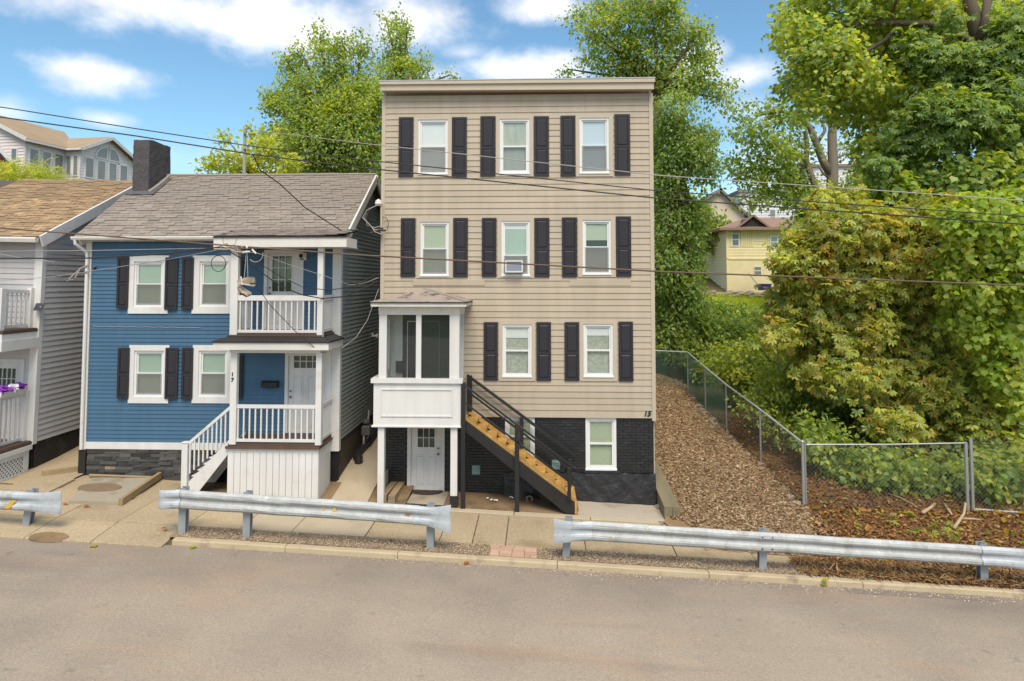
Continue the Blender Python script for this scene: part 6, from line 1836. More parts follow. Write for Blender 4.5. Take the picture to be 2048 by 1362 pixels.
fwin(pal, FF, a, b, S(1545, 448, 70).z, S(1545, 420, 70).z, .1, True)
MB().box(w0 - .2, w1 + .2, -.2, 8, zt2, zt2 + .25).build('roof', K['roofgrey'], pal, local=True)
q = S(1600, 440, 78)
tal = loc_house('tall_pale_house', 'tall pale flat topped house seen behind the bare forked trunk', (q.x, 78, 0), 0)
w0, w1 = S(1618, 380, 78).x - q.x, S(1745, 380, 78).x - q.x; zt2, zb2 = S(1680, 334, 78).z, S(1680, 450, 78).z
MB().box(w0, w1, 0, 8, zb2 - 6, zt2).build('wall', K['palewall'], tal, local=True)
lap(tal, K['palewall'], FF, w0, w1, zb2, zt2, .3)
MB().box(w0 - .2, w1 + .2, -.25, 8, zt2, zt2 + .3).build('cornice', K['farroofbr'], tal, local=True)
fwin(tal, FF, S(1690, 370, 78).x - q.x, S(1702, 370, 78).x - q.x, S(1690, 385, 78).z, S(1690, 358, 78).z, .1, True)

# ================================================================== VEGETATION
rng = np.random.default_rng(3)


def np_mesh(name, verts, polys_n, idx, tint=None):
    """verts (V,3), idx flat loop indices, polys_n (P,) loop counts"""
    me = bpy.data.meshes.new(name)
    me.vertices.add(len(verts)); me.vertices.foreach_set('co', np.ascontiguousarray(verts, np.float32).ravel())
    me.loops.add(len(idx)); me.loops.foreach_set('vertex_index', np.ascontiguousarray(idx, np.int32))
    me.polygons.add(len(polys_n)); st = np.zeros(len(polys_n), np.int32); st[1:] = np.cumsum(polys_n)[:-1]
    me.polygons.foreach_set('loop_start', st)
    if tint is not None:
        at = me.attributes.new('tint', 'FLOAT_COLOR', 'POINT'); at.data.foreach_set('color', np.ascontiguousarray(tint, np.float32).ravel())
    me.update(calc_edges=True); me.validate()
    return me


def tmpl_oval(w=.30, fold=.10):
    v = [(0, 0, 0), (w, .4, fold), (0, 1, -.06), (-w, .4, fold), (0, .45, 0)]
    return np.array(v), [(0, 1, 4), (1, 2, 4), (2, 3, 4), (3, 0, 4)]


def tmpl_rhomb(w=.30, fold=.09):
    return np.array([(0, 0, 0), (w, .42, fold), (0, 1, -.05), (-w, .42, fold)]), [(0, 1, 2), (0, 2, 3)]


def tmpl_palm(n=6):
    V, F_ = [], []
    for k in range(n):
        a = (k - (n - 1) / 2) * (4.3 / n); L_ = 1 - .09 * abs(k - (n - 1) / 2); b = len(V)
        c, s = math.cos(a), math.sin(a)
        for (x, y, z) in ((0, .03, 0), (.10, .35, .03), (.20, .70, .05), (0, 1, -.12), (-.20, .70, .05), (-.10, .35, .03)):
            x, y = x * L_, y * L_
            V.append((x * c + y * s, -x * s + y * c, z - .12 * y * y + .02 * k % .03))
        F_ += [(b, b + 1, b + 2, b + 3), (b, b + 3, b + 4, b + 5)]
    return np.array(V), F_


def tmpl_maple():
    ol = [(0, 0), (.14, .03), (.40, .0), (.40, .2), (.56, .45), (.36, .52), (.24, .70), (.1, .78), (0, 1), (-.1, .78), (-.24, .70), (-.36, .52), (-.56, .45), (-.40, .2), (-.40, .0), (-.14, .03)]
    V = [(x, y, .12 * abs(x) - .14 * y * y) for x, y in ol] + [(0, .3, 0)]
    n = len(ol)
    return np.array(V), [(i, (i + 1) % n, n) for i in range(n)]


def tmpl_spray(n=5):
    V, F_ = [], []
    for k in range(n):
        y = .12 + .78 * k / (n - 1); z = -.35 * y * y
        for s in (1, -1):
            b = len(V); l = .30 * (1 - .35 * k / n)
            V += [(0, y, z), (s * l * .5, y + .13, z + .02), (s * l, y + .14, z - .07), (s * l * .5, y + .02, z + .02)]
            F_ += [(b, b + 1, b + 2, b + 3)]
    b = len(V); V += [(0, .9, -.3), (.05, 1.02, -.38), (0, 1.16, -.5), (-.05, 1.02, -.38)]; F_ += [(b, b + 1, b + 2, b + 3)]
    return np.array(V), F_


TM = {'oval': tmpl_oval(), 'rhomb': tmpl_rhomb(), 'palm': tmpl_palm(), 'maple': tmpl_maple(), 'spray': tmpl_spray()}


def norm(a): return a / np.maximum(np.linalg.norm(a, axis=1, keepdims=True), 1e-6)


def place(tm, pos, ydir, nrm_, size, col):
    V, F_ = TM[tm]
    y = norm(ydir); n = nrm_ - y * (nrm_ * y).sum(1, keepdims=True); n = norm(n); x = np.cross(y, n)
    M = np.stack([x, y, n], 2) * size[:, None, None]                 # columns
    verts = np.einsum('nij,vj->nvi', M, V) + pos[:, None, :]
    nv = len(V); N = len(pos)
    fl = np.concatenate([np.array(f) for f in F_]); cnt = np.array([len(f) for f in F_])
    idx = (fl[None, :] + (np.arange(N) * nv)[:, None]).ravel(); cnt = np.tile(cnt, N)
    tint = np.ones((N, nv, 4), np.float32); tint[:, :, :3] = col[:, None, :]
    return verts.reshape(-1, 3), cnt, idx, tint.reshape(-1, 4)


def crown(name, parent, blobs, tm, size, cols, dens=1.0, per=9, droop=.25, mat='leaf', seed=1, twig=True, kind=None, edge=None, flat=.75, sprd=.16):
    """blobs: (centre, radii, weight). Leaves hang along twigs that fan out through every blob."""
    rg = np.random.default_rng(seed); PV = []; off = 0; allv = []; alli = []; alln = []; allt = []
    tw = MB(); cols = np.array(cols, float)
    for c, rad, wt in blobs:
        c = np.array(c); rad = np.array(rad)
        area = 4 * math.pi * ((rad[0] * rad[2] + rad[0] * rad[1] + rad[1] * rad[2]) / 3)
        nt = max(6, int(area * dens * wt))
        d = norm(rg.normal(size=(nt, 3)))
        bd = norm(rg.normal(size=(9, 3))); lump = (np.maximum(0, d @ bd.T) ** 10).max(1)
        r_ = (.55 + .45 * np.sqrt(rg.random(nt))) * (.78 + .42 * lump)
        tip = c + d * rad * r_[:, None]; base = c + d * rad * (r_ * .35)[:, None]
        base[:, 2] -= .15 * rad[2] * rg.random(nt)
        L_ = np.linalg.norm(tip - base, axis=1)
        n = nt * per
        ti = np.repeat(np.arange(nt), per)
        t = .35 + .75 * rg.random(n) ** .6
        pos = base[ti] + (tip - base)[ti] * t[:, None] + rg.normal(size=(n, 3)) * (sprd * (1 + .0 * L_[ti]))[:, None] if False else base[ti] + (tip - base)[ti] * t[:, None] + rg.normal(size=(n, 3)) * sprd
        pos[:, 2] -= .12 * sprd * 6 * (t ** 2) * droop
        out = d[ti]
        ydir = out * .7 + rg.normal(size=(n, 3)) * .65; ydir[:, 2] -= droop * 1.6
        nn = out * .55 + rg.normal(size=(n, 3)) * .38; nn[:, 2] += flat
        sz = size * (.65 + .6 * rg.random(n))
        ci = rg.integers(0, len(cols), nt)[ti]; flip = rg.random(n) < .3; ci = np.where(flip, rg.integers(0, len(cols), n), ci)
        col = cols[ci] * (.8 + .4 * rg.random((n, 1))) * (.88 + .24 * rg.random((nt, 1)))[ti]
        v, cn, ix, tt = place(tm, pos, ydir, nn, sz, col)
        if edge is not None:                                         # leaf tips browned
            tt = tt.reshape(n, -1, 4); V = TM[tm][0]; w = np.clip((np.hypot(V[:, 0], V[:, 1]) - .55) * 2.2, 0, 1)
            amt = (rg.random((n, 1)) < edge[1]) * w[None, :] * rg.random((n, 1))
            tt[:, :, :3] = tt[:, :, :3] * (1 - amt[:, :, None]) + np.array(edge[0])[None, None, :] * amt[:, :, None]; tt = tt.reshape(-1, 4)
        allv.append(v); alln.append(cn); alli.append(ix + off); allt.append(tt); off += len(v)
        if twig:
            for k in range(0, nt, 3):
                tw.tube([base[k], (base[k] + tip[k]) / 2 + rg.normal(size=3) * .04, tip[k]], [.016, .011, .004], 3, cap=False)
    me = np_mesh(name, np.concatenate(allv), np.concatenate(alln), np.concatenate(alli), np.concatenate(allt))
    o = obj(name, me, K[mat], parent, kind=kind)
    if twig and tw.v: tw.build('twigs', K['bark'], parent, kind='stuff')
    return o


def B(px, py, Y, rx, ry, wt=1.0, ryd=None):
    c = S(px, py, Y); k = Y / FOC
    return ((c.x, c.y, c.z), (rx * k, (ryd or (rx + ry) / 2) * k, ry * k), wt)


def bl(lst, Y, jit=.8):
    out = []
    for i, t in enumerate(lst):
        Yj = Y + ((i * 7919) % 13 / 6 - 1) * jit
        out.append(B(t[0], t[1], Yj, t[2], t[3], t[4] if len(t) > 4 else 1.0))
    return out


def limbs(par, blobs, root, r0, m='bark', fork=None, name='branch', frac=.3):
    """limbs from the fork point to each crown lobe"""
    f = Vector(fork); mb = MB()
    for c, rad, w in blobs:
        c = Vector(c); mid = f.lerp(c, .5) + Vector((random.uniform(-.2, .2), random.uniform(-.2, .2), (c - f).length * .06)); mid.z -= .0
        mb.tube([f, f.lerp(mid, .5) + Vector((0, 0, .05)), mid, c], [r0 * .5, r0 * .4, r0 * .28, r0 * .1], 6)
    return mb.build(name, K[m], par, smooth=True)


def tree(name, label, base, trunk, r0, blobs, tm, size, cols, m='bark', group=None, fork=None, **k):
    t = thing(name, label, 'tree', base, group)
    P = [Vector(base)] + [Vector(p) for p in trunk]
    n = len(P)
    MB().tube(P, [r0 * (1.25 if i == 0 else 1 - .55 * i / n) for i in range(n)], 10).build('trunk', K[m], t, smooth=True)
    limbs(t, blobs, P[-1], r0 * .9, m, fork or P[-1])
    crown('crown', t, blobs, tm, size, cols, **k)
    return t


GREEN = [(.085, .125, .022), (.105, .15, .026), (.13, .175, .03), (.095, .14, .03), (.15, .19, .03)]
YGREEN = [(.17, .20, .022), (.21, .23, .024), (.15, .185, .022), (.24, .245, .028), (.19, .215, .03)]
OLIVE = [(.14, .165, .03), (.165, .185, .034), (.185, .20, .034), (.22, .18, .03), (.12, .15, .028), (.22, .22, .04)]
LEAFK = 1.68
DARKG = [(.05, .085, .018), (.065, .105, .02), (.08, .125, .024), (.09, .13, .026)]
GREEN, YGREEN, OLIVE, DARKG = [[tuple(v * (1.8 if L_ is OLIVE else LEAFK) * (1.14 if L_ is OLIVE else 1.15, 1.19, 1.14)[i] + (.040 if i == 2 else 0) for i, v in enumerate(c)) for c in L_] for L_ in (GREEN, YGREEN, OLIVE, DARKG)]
MIX = GREEN + YGREEN[:3]

def gz(x, y): return H(x, y) - .2

# tall feathery tree behind the blue house
b1 = bl([(690, 270, 105, 95), (620, 205, 70, 62), (655, 130, 42, 55, .8), (592, 150, 36, 40, .7), (705, 160, 45, 65, .8), (560, 205, 38, 28, .8), (575, 275, 48, 36), (620, 325, 75, 50), (730, 330, 70, 60), (762, 215, 50, 62),
         (545, 215, 30, 18, .6), (640, 70, 22, 36, .6), (722, 95, 24, 40, .6), (600, 100, 18, 26, .5), (572, 118, 14, 20, .4), (680, 90, 20, 30, .5), (560, 305, 40, 20, .7), (535, 275, 26, 20, .6), (528, 312, 30, 20, .6), (540, 190, 18, 16, .5), (640, 260, 80, 70), (700, 215, 60, 60)], 31)
q = S(690, 400, 31)
tree('feathery_tree', 'tall feathery yellow green tree behind the blue house, left of tan house', (q.x, 31, gz(q.x, 31)), [(q.x - .1, 31, 5), S(685, 330, 31)], .32, b1, 'oval', .17, MIX, seed=5, dens=7.5, per=17, sprd=.19)
b1 = bl([(800, 150, 50, 45), (790, 90, 32, 42, .8), (800, 48, 20, 36, .6), (845, 128, 28, 24, .8), (775, 190, 50, 40), (820, 190, 50, 30), (760, 130, 22, 20, .5), (850, 165, 25, 14, .5), (900, 150, 16, 8, .4), (815, 60, 10, 20, .5), (772, 40, 14, 18, .3)], 33)
q = S(800, 300, 33)
tree('feathery_tree', 'narrow topped tree rising just above the left end of tan roof', (q.x, 33, gz(q.x, 33)), [(q.x, 33, 6), S(798, 200, 33)], .28, b1, 'oval', .17, MIX, seed=6, dens=7, per=16, sprd=.19)
b1 = bl([(475, 315, 42, 28), (432, 325, 26, 22), (525, 300, 45, 32), (560, 330, 60, 30), (452, 278, 22, 18, .7), (505, 262, 18, 20, .7), (540, 270, 30, 22, .7), (410, 335, 14, 12, .5), (480, 345, 60, 20)], 27)
q = S(500, 420, 27)
tree('young_tree', 'small light yellow green tree behind the thin utility pole', (q.x, 27, gz(q.x, 27)), [(q.x, 27, 5), S(500, 345, 27)], .14, b1, 'rhomb', .22, YGREEN, seed=7, dens=5, per=10)
b1 = bl([(40, 350, 50, 17), (80, 352, 40, 15), (118, 358, 34, 10), (20, 345, 30, 16), (60, 338, 22, 9, .7), (138, 362, 20, 7)], 29)
q = S(60, 420, 29)
tree('lime_shrub', 'lime green bush peeking over the brown shingle roof', (q.x, 29, gz(q.x, 29)), [(q.x, 29, 6), S(60, 380, 29)], .12, b1, 'spray', .5, YGREEN[1:4], seed=8, dens=7, per=6, twig=False)

# tall tree behind the right end of the tan house, and its vine clad column
b1 = bl([(1200, 62, 48, 42, .8), (1255, 45, 55, 48), (1335, 50, 66, 48), (1292, 115, 75, 50), (1382, 92, 48, 46), (1180, 108, 30, 32, .7), (1135, 138, 22, 12, .7), (1410, 150, 42, 42, .8), (1352, 158, 60, 40), (1440, 195, 28, 28, .7), (1222, 140, 45, 22, .9), (1150, 40, 26, 26, .6), (1200, 18, 60, 22, .8), (1300, 0, 80, 30), (1400, 60, 30, 24, .6), (1420, 110, 34, 26, .6), (1250, 100, 50, 30), (1460, 170, 22, 16, .4), (1160, 160, 24, 10, .5)], 35, 1.0)
q = S(1330, 330, 35)
tree('locust_tree', 'tall airy tree with drooping sprays above the right end of tan roof', (q.x, 35, gz(q.x, 35)), [(q.x - .3, 35, 6), S(1315, 190, 35)], .34, b1, 'rhomb', .21, GREEN + YGREEN[:2], seed=9, dens=4.2, per=14, droop=.5, sprd=.22)
b1 = bl([(1345, 225, 48, 48), (1372, 300, 58, 58), (1335, 360, 45, 60), (1402, 275, 36, 45, .8), (1345, 445, 52, 60), (1366, 520, 40, 56), (1345, 600, 56, 58), (1384, 590, 28, 48), (1414, 335, 26, 36, .7), (1340, 665, 62, 45), (1392, 430, 28, 40), (1392, 500, 18, 36), (1330, 290, 40, 60), (1325, 530, 40, 60)], 31.5, .6)
q = S(1350, 720, 31.5)
tree('vine_clad_tree', 'dense vine clad green column hugging the right edge of tan house', (q.x, 31.5, gz(q.x, 31.5)), [(q.x, 31.6, 5), S(1350, 300, 31.6)], .35, b1, 'rhomb', .18, GREEN, seed=10, dens=9, per=15, droop=.6, sprd=.2)
# bare forked tree, pale trunk
b1 = bl([(1500, 262, 40, 36, .8), (1545, 310, 48, 46), (1500, 345, 44, 36, .9), (1572, 240, 42, 38, .7), (1600, 300, 34, 40, .7), (1560, 372, 66, 26), (1612, 362, 30, 22, .6), (1480, 215, 26, 20, .5), (1510, 400, 40, 18, .7), (1545, 215, 34, 24, .5), (1590, 345, 34, 26, .7), (1465, 330, 24, 26, .6), (1690, 295, 28, 18, .5), (1720, 365, 40, 26, .9), (1740, 350, 34, 22)], 41, 1.2)
ft = thing('forked_tree', 'pale trunked forked tree with thin crown, mid distance right of the yellow house', 'tree', tuple(S(1662, 560, 41)))
Q = lambda a, b: S(a, b, 41)
MB().tube([Q(1662, 600), Q(1662, 480), Q(1663, 400), Q(1666, 330), Q(1664, 270), Q(1668, 230), Q(1690, 190)], [.5, .42, .36, .3, .26, .2, .1], 9).build('trunk', K['barkpale'], ft, smooth=True)
mb = MB()
for pts, r_ in (([(1662, 350), (1645, 320), (1632, 285), (1620, 255), (1600, 232), (1580, 220)], .26), ([(1655, 420), (1640, 395), (1622, 350), (1612, 320), (1614, 290), (1610, 262)], .24), ([(1618, 330), (1598, 310), (1570, 296), (1530, 290)], .14), ([(1632, 290), (1650, 262), (1645, 240)], .12),
                ([(1666, 320), (1690, 308), (1705, 320), (1720, 340)], .08), ([(1664, 362), (1645, 345), (1638, 332)], .09), ([(1616, 330), (1580, 330), (1545, 345), (1510, 340)], .12), ([(1600, 232), (1560, 222), (1510, 232)], .1), ([(1668, 250), (1680, 225), (1710, 205)], .1)):
    mb.tube([Q(a, b) for a, b in pts], [r_ * (1 - .6 * i / len(pts)) for i in range(len(pts))], 7)
mb.build('branch', K['barkpale'], ft, smooth=True)
crown('crown', ft, b1, 'rhomb', .27, GREEN + OLIVE[:2], seed=11, dens=3.6, per=13, sprd=.26)

# great tree, top right
YB5 = 25.0
b1 = bl([(1645, 100, 72, 46), (1600, 62, 46, 52, .8), (1705, 42, 88, 46), (1800, 40, 90, 52), (1905, 30, 60, 40), (2010, 60, 66, 72), (1652, 185, 66, 46), (1722, 155, 66, 40), (1612, 132, 38, 36, .8), (1700, 222, 56, 30), (1760, 205, 50, 40), (1782, 110, 60, 46), (1862, 150, 70, 46), (1620, 205, 34, 28, .8), (1580, 95, 24, 24, .5), (1740, 260, 40, 30, .7), (1850, 80, 60, 40), (1780, 290, 56, 36, .8), (2080, 20, 60, 70), (1960, -40, 100, 40), (1800, -40, 100, 40), (1680, -30, 80, 40), (1570, 55, 26, 36, .6), (1600, 20, 50, 40), (1590, 170, 36, 40, .7), (1760, 160, 80, 60), (1680, 130, 70, 60), (1830, 210, 70, 60), (1760, 300, 60, 40), (1850, 40, 80, 60)], YB5, 1.8)
q = S(1985, 420, YB5)
gt = thing('great_maple', 'great spreading tree with dark limbs filling the top right', 'tree', (q.x, YB5 + .6, gz(q.x, YB5)))
Q = lambda a, b, y=YB5: S(a, b, y)
MB().tube([Vector((q.x, YB5 + .6, gz(q.x, YB5))), Q(1988, 600), Q(1986, 420), Q(1978, 250), Q(1965, 120, 24.4), Q(1955, 60, 24), Q(1938, 0, 24), Q(1925, -60, 24)], [.5, .46, .42, .38, .33, .28, .2, .15], 10).build('trunk', K['bark'], gt, smooth=True)
mb = MB()
for pts, r_ in (([(1962, 80), (1972, 30), (1978, -40)], .18), ([(1968, 120), (1940, 82), (1905, 62), (1860, 48), (1800, 46), (1740, 44), (1685, 52)], .15), ([(1905, 64), (1880, 85), (1850, 115), (1832, 140), (1826, 180), (1832, 200)], .07), ([(1862, 100), (1852, 150), (1848, 200)], .05), ([(1800, 46), (1770, 80), (1720, 110), (1650, 130), (1590, 150)], .08), ([(1770, 80), (1765, 130), (1740, 200)], .05), ([(1785, 40), (1790, 10), (1798, -30)], .06), ([(1740, 44), (1700, 30), (1620, 50)], .07), ([(1720, 110), (1700, 170), (1660, 230)], .05), ([(1975, 180), (2010, 130), (2060, 90)], .1)):
    mb.tube([Q(a, b, YB5 - (1.3 if pts[0][0] > 1780 and r_ > .04 else .3)) for a, b in pts], [r_ * (1 - .6 * i / len(pts)) for i in range(len(pts))], 7)
mb.build('branch', K['bark'], gt, smooth=True)
crown('crown', gt, b1, 'maple', .17, MIX + YGREEN, seed=12, dens=7, per=11, sprd=.22, droop=.4)
b1 = bl([(1905, 232, 105, 60), (1990, 205, 66, 80), (1850, 282, 76, 36), (1962, 135, 56, 46), (2035, 270, 50, 56), (1805, 312, 56, 26, .9), (1930, 180, 60, 50), (1760, 335, 46, 22, .8), (2010, 120, 50, 50), (1905, 120, 50, 36), (1975, 110, 44, 34), (2030, 130, 50, 60), (1880, 190, 60, 50), (2030, 60, 40, 50), (1860, 105, 36, 22), (1900, 40, 30, 20, .5), (1830, 75, 34, 20, .5)], 23.0, .5)
q = S(1930, 420, 23.2)
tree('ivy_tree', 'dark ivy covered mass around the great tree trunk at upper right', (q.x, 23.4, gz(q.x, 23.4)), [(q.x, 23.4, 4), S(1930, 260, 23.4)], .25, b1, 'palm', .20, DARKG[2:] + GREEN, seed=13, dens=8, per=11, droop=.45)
b1 = bl([(1950, 345, 86, 42), (2025, 330, 50, 40), (1890, 378, 52, 30), (1990, 380, 70, 36), (1860, 400, 40, 26), (1925, 395, 60, 30), (1830, 362, 50, 28), (1785, 372, 46, 22), (1870, 345, 44, 26)], 22.8, .4)
q = S(1960, 500, 22.8)
tree('vine_mound', 'rounded mound of mid green vine leaves at right, below the ivy mass', (q.x, 23, gz(q.x, 23)), [(q.x, 23, 4), S(1955, 380, 23)], .15, b1, 'maple', .2, GREEN[1:] + YGREEN[:1], seed=14, dens=9, per=10, droop=.5)
# horse chestnut
b1 = bl([(1700, 455, 112, 52), (1622, 522, 72, 52), (1782, 520, 105, 72), (1602, 622, 58, 46), (1700, 642, 104, 72), (1800, 642, 76, 76), (1752, 425, 80, 36), (1852, 440, 66, 46), (1618, 478, 40, 30), (1700, 742, 96, 52), (1822, 762, 106, 66), (1562, 602, 32, 28, .8), (1900, 815, 96, 46), (1782, 850, 60, 34, .8), (1560, 668, 36, 26, .7), (1700, 560, 100, 60), (1862, 560, 70, 70), (1660, 400, 60, 22, .7), (1880, 690, 70, 60), (1640, 700, 60, 50), (1980, 840, 70, 50), (1880, 500, 80, 60), (1920, 760, 80, 60), (1860, 880, 60, 34, .8), (1575, 560, 24, 18, .6)], 22.4, 1.0)
q = S(1745, 900, 23.3)
tree('horse_chestnut', 'broad olive yellow horse chestnut with browning leaves on the right slope', (q.x, 23.4, gz(q.x, 23.4)), [(q.x, 23.4, 2.5), S(1740, 640, 23.4)], .3, b1, 'palm', .20, OLIVE + YGREEN[:3], seed=15, dens=8, per=12, droop=.4, mat='leafwax', edge=((.34, .15, .03), .38), sprd=.2)
# bright maple hanging in from the right
b1 = bl([(1962, 425, 66, 50), (2022, 482, 56, 72), (1932, 500, 46, 50), (1962, 572, 66, 48), (1922, 625, 36, 36, .8), (2012, 650, 56, 56), (2002, 745, 46, 50), (1900, 440, 36, 30, .7), (2040, 570, 40, 60), (1905, 540, 34, 30, .7), (1950, 660, 30, 34, .7), (2040, 800, 40, 40, .8), (2030, 400, 40, 36)], 20.2, .6)
q = S(2045, 940, 20.6)
tree('bright_maple', 'bright yellow green maple boughs hanging in at right edge', (q.x, 20.8, gz(q.x, 20.8)), [(q.x, 20.8, 2.5), S(2020, 600, 20.6)], .2, b1, 'maple', .18, [(.28, .39, .07), (.32, .42, .08), (.24, .35, .07), (.38, .42, .09)], seed=16, dens=11, per=12, droop=.55)
# hillside shrubs
def shrub(label, lst, Y, tm='rhomb', size=.19, cols=GREEN, dens=9, per=13, seed=20, name='shrub', jit=.5, **k):
    b = bl(lst, Y, jit); x = np.mean([q[0][0] for q in b])
    t = thing(name, label, 'shrub', (x, Y, H(x, Y)), 'shrubs on the right slope')
    mb = MB()
    for c, rad, w in b: mb.tube([(c[0] * .6 + x * .4, c[1] + .1, H(c[0], c[1]) - .1), (c[0], c[1], c[2])], [.05, .02], 5)
    mb.build('stems', K['bark'], t); crown('foliage', t, b, tm, size, cols, seed=seed, dens=dens, per=per, twig=False, **k)
    return t
shrub('rounded green shrub beside the far end of the fence', [(1400, 705, 56, 40), (1450, 665, 58, 36), (1360, 690, 40, 36), (1420, 650, 40, 26)], 31.5, seed=21, size=.2, cols=GREEN + YGREEN[:2])
shrub('big mid green shrub spilling over the fence rail', [(1482, 722, 66, 46), (1540, 690, 46, 36), (1440, 745, 50, 26), (1500, 760, 60, 30)], 28, seed=22, cols=GREEN[2:] + YGREEN)
shrub('light green shrub by the middle of the fence', [(1560, 765, 66, 46), (1600, 822, 64, 44), (1545, 800, 50, 30)], 24.8, seed=23, cols=YGREEN[:3] + GREEN[1:4], size=.18)
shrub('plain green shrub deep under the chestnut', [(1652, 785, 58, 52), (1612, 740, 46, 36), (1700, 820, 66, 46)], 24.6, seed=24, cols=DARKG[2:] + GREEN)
shrub('leafy shrub just behind the fence corner post', [(1645, 885, 52, 36), (1690, 930, 60, 34), (1620, 860, 40, 30)], 21.5, seed=25, cols=GREEN + YGREEN[:3])
shrub('ivy green undergrowth behind the level fence panel', [(1760, 935, 70, 44), (1830, 955, 66, 40), (1700, 960, 46, 26), (1890, 950, 60, 44)], 20.8, seed=26, tm='maple', size=.15, cols=GREEN + YGREEN[:2], dens=8)
shrub('pale leafed undergrowth at the right edge behind the fence', [(1960, 945, 60, 52), (2030, 940, 60, 60), (1990, 985, 66, 30), (2060, 1000, 40, 30)], 20.4, seed=27, tm='maple', size=.15, cols=YGREEN[:3] + GREEN[2:], dens=8)
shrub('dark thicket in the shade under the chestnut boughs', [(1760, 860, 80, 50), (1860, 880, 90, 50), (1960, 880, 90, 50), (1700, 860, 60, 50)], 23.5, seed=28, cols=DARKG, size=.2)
shrub('low dark bramble below the bright lawn', [(1430, 612, 40, 16), (1480, 628, 50, 18), (1540, 640, 50, 20), (1400, 640, 40, 20)], 42, seed=29, cols=GREEN + YGREEN[:2], size=.3, dens=4)
shrub('green mid slope bramble left of the chestnut', [(1520, 655, 50, 26), (1570, 690, 46, 36), (1480, 665, 50, 24)], 34, seed=30, cols=GREEN + YGREEN, size=.24, dens=6)
shrub('leafy bush against the right wall of the yellow house', [(1602, 480, 34, 50), (1585, 550, 34, 36), (1612, 400, 36, 40), (1640, 520, 50, 60)], 48, seed=31, cols=GREEN, size=.4, dens=2.6)
shrub('far green tree line beyond the pale houses', [(1420, 470, 50, 40), (1760, 420, 60, 50), (1850, 400, 80, 60), (1380, 430, 40, 50)], 60, seed=32, cols=GREEN, size=.5, dens=1.6)
shrub('low leafy ground plants on the litter right of the fence line', [(1560, 860, 40, 20), (1590, 890, 40, 16), (1530, 830, 40, 20), (1640, 960, 50, 14), (1720, 985, 60, 12), (1500, 800, 40, 20)], 23, seed=34, cols=YGREEN[:2] + GREEN[1:3], size=.14, dens=5)
shrub('tall weeds at the end of the gap between houses', [(744, 800, 16, 14), (750, 780, 10, 20)], 27, seed=33, cols=GREEN, size=.2)

# ================================================================== GROUND LITTER (scatter)
def scatter(name, n, fn, tm, size, cols, mat, seed, tilt=.5, zlift=.01, spread=.5):
    rg = np.random.default_rng(seed); P = []
    while len(P) < n:
        p = fn(rg)
        if p is not None: P.append(p)
    pos = np.array(P); pos[:, 2] += zlift * rg.random(n)
    y = rg.normal(size=(n, 3)); y[:, 2] *= .25
    nn = rg.normal(size=(n, 3)) * tilt; nn[:, 2] += 1
    cols = np.array(cols); col = cols[rg.integers(0, len(cols), n)] * (.78 + .44 * rg.random((n, 1)))
    v, c, i, t = place(tm, pos, y, nn, size * (1 - spread + 2 * spread * rg.random(n)), col)
    return obj(name, np_mesh(name, v, c, i, t), K[mat], kind='stuff')


TM['chip'] = (np.array([(-.22, 0, 0), (.22, 0, .02), (.2, 1, .03), (-.2, 1, 0)]), [(0, 1, 2, 3)])
TM['needle'] = (np.array([(-.05, 0, 0), (.05, 0, .02), (.04, 1, .03), (-.04, 1, 0)]), [(0, 1, 2, 3)])
TM['stone'] = (np.array([(.5, 0, .1), (0, .5, .08), (-.5, .05, .1), (0, -.45, .12), (.05, 0, .4), (0, 0, -.2)]), [(0, 1, 4), (1, 2, 4), (2, 3, 4), (3, 0, 4)])
TM['leafflat'] = (np.array([(0, 0, 0), (.28, .3, .1), (.2, .7, .08), (0, 1, -.02), (-.2, .7, .1), (-.28, .3, .06), (0, .5, -.03)]), [(0, 1, 6), (1, 2, 6), (2, 3, 6), (3, 4, 6), (4, 5, 6), (5, 0, 6)])
def chip_mat():
    m = leaf_mat('dry_chip', .05, .8); return m
K['dry'] = chip_mat()
def f_mulch(rg):
    y = 15.4 + 15.8 * rg.random() ** 1.4; x = 3.2 + rg.random() * 3.9
    if x > fx(max(18.8, y)) + .1 or (y < 17 and x < 3.5 + .25 * (17 - y)): return None
    return (x, y, HM(x, y) + .005)
scatter('mulch_chips', 64000, f_mulch, 'chip', .05, [(.25, .165, .09), (.32, .215, .12), (.38, .27, .155), (.19, .12, .065), (.28, .175, .095), (.48, .36, .23)], 'dry', 41, .6, .035, .8)
def f_lit(rg):
    y = 14.5 + 12 * rg.random() ** 1.5; x = 6 + rg.random() * 9
    xl = 5.9 + .3 * rg.normal() if y < 15.3 else (fx(y) if y > 18.8 else 6.1 + (y - 15.3) * .26)
    if x < xl: return None
    return (x, y, HL(x, y) + .008)
scatter('fallen_leaves', 30000, f_lit, 'leafflat', .078, [(.16, .07, .022), (.24, .11, .03), (.12, .055, .02), (.30, .16, .05), (.20, .085, .03), (.36, .22, .07), (.10, .05, .025)], 'dry', 42, .6, .04, .7)
def f_lit2(rg):
    y = 14.38 + .7 * rg.random(); x = 5.4 + rg.random() * 6
    return (x, y, g0(x) + .03)
scatter('pine_straw', 9000, f_lit2, 'needle', .16, [(.26, .15, .06), (.34, .22, .10), (.18, .09, .035)], 'dry', 43, .4, .04)
def f_fall(rg):
    k = rg.random(); x = 6.2 + rg.random() * 8; y = 14.8 + rg.random() * 5
    return (x, y, HL(x, y) + .03) if x > 6.1 + (y - 15.3) * .26 else None
scatter('yellow_leaves', 260, f_fall, 'leafflat', .16, [(.40, .30, .04), (.45, .36, .10), (.20, .24, .04), (.38, .20, .04)], 'leaf', 44, .4, .03)
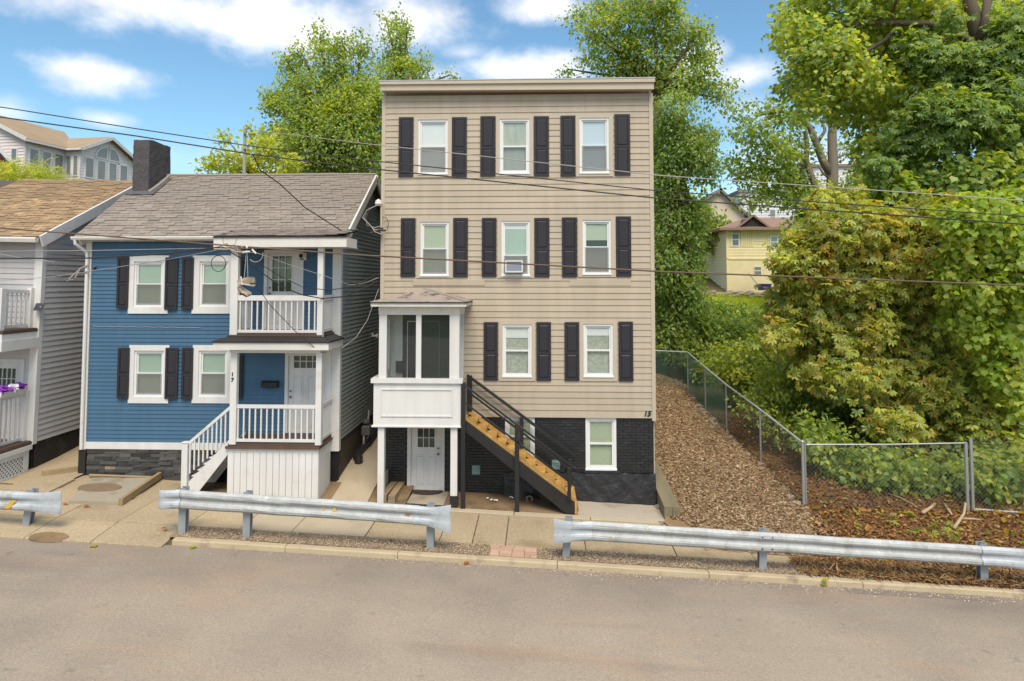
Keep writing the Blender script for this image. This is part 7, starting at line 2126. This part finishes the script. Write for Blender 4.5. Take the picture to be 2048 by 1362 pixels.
def f_grv(rg):
    x = -7.6 + 14.5 * rg.random(); y = 14.33 + .58 * rg.random()
    if -.35 + bx < x < bx + 1.0 and y < 14.92 and x > bx - .02: return None
    return (x, y, g0(x) + .012)
scatter('gravel_stones', 26000, f_grv, 'stone', .025, [(.36, .28, .19), (.28, .21, .14), (.44, .35, .25), (.22, .165, .11), (.33, .24, .16)], 'dry', 45, .6, .012)
def f_gut(rg):
    x = -7 + 22 * rg.random() ** .6; y = YK - .02 - abs(rg.normal()) * .14
    return (x, y, g0(x) - .098)
scatter('gutter_grit', 2600, f_gut, 'stone', .022, [(.42, .36, .28), (.30, .22, .15), (.5, .44, .36)], 'dry', 46, .5, .004)
def f_weed(rg):
    x = 6.6 + rg.random() * 8; y = 15.2 + rg.random() * 6.5
    if x < (fx(y) + .1 if y > 18.8 else 6.3 + (y - 15.3) * .26): return None
    if math.sin(x * 2.1) + math.sin(y * 1.7 + x) + rg.normal() * .5 < .6: return None
    return (x, y, HL(x, y) + .05)
scatter('ground_weeds', 120, f_weed, 'palm', .13, YGREEN[:3] + GREEN[2:4], 'leaf', 49, .5, .06)
# single fallen leaves on road and pavement
lm = {}
for nm, cc in (('yellow', (.42, .40, .03)), ('orange', (.42, .17, .03)), ('green', (.34, .42, .02))):
    V, F_ = TM['maple']
    n = len(V); me = np_mesh('fallen_leaf', V, np.array([3] * len(F_)), np.concatenate([np.array(f) for f in F_]), np.tile(np.array([*cc, 1.0]), (n, 1))); me.materials.append(K['leaf']); lm[nm] = me
spots = [('yellow', 185, 1092, .16, 'yellow leaf on the road before the pavement slabs'), ('green', 387, 1094, .15, 'bright green leaf against the kerb below the middle guardrail'), ('yellow', 846, 1092, .1, 'yellow leaf in gravel beside the last post of the middle guardrail'), ('orange', 135, 1008, .13, 'orange leaf at the left corner of the raised slab'), ('orange', 178, 1012, .15, 'tan orange leaf in front of the raised slab'), ('orange', 258, 998, .14, 'orange leaf by the right side timber of the slab'), ('orange', 333, 1058, .12, 'brown leaf on the slab near the kerb end'), ('orange', 928, 1128, .13, 'small orange leaf below the kerb, under the paver patch'), ('green', 1122, 1136, .12, 'green scrap of leaf at the kerb joint'), ('yellow', 1655, 1172, .2, 'yellow brown leaf clump in the gutter at right'), ('green', 1648, 1162, .13, 'pale green leaf on the kerb above the yellow clump'), ('orange', 1180, 1142, .1, 'tiny orange leaf on the road right of the kerb joint')]
for kk, px, py, s_, lab in spots:
    p = G(px, py); z_ = (g0(p.x) - .09) if p.y < YK else (g0(p.x) + (.035 if p.y > 14.3 else .03))
    p = G(px, py, z_ - g0(p.x))
    o = obj('fallen_leaf', lm[kk], loc=(p.x, p.y, g0(p.x) + (z_ - g0(p.x)) + .02), rot=Matrix.Rotation(random.uniform(0, 6), 3, 'Z') @ Matrix.Rotation(.2, 3, 'X'), scale=(s_, s_, s_))
    tag(o, lab, 'leaf', 'single fallen leaves on road and pavement')
# grass blades on the lawn
def f_grass(rg):
    x = 9 + 22 * rg.random(); y = 44.5 + 8 * rg.random(); return (x, y, H(x, y) + .05)
TM['blade'] = (np.array([(-.05, 0, 0), (.05, 0, 0), (.0, 1, .0)]), [(0, 1, 2)])
def grass():
    rg = np.random.default_rng(48); n = 16000
    P = np.array([f_grass(rg) for _ in range(n)]); y = rg.normal(size=(n, 3)) * .35; y[:, 2] = 1
    nn = rg.normal(size=(n, 3)); nn[:, 1] -= .5
    col = np.array([(.32, .38, .04), (.38, .42, .04), (.26, .33, .04)])[rg.integers(0, 3, n)]
    v, c, i, t = place('blade', P, y, nn, .25 + .25 * rg.random(n), col)
    obj('grass', np_mesh('grass', v, c, i, t), K['leaf'], kind='stuff')
grass()
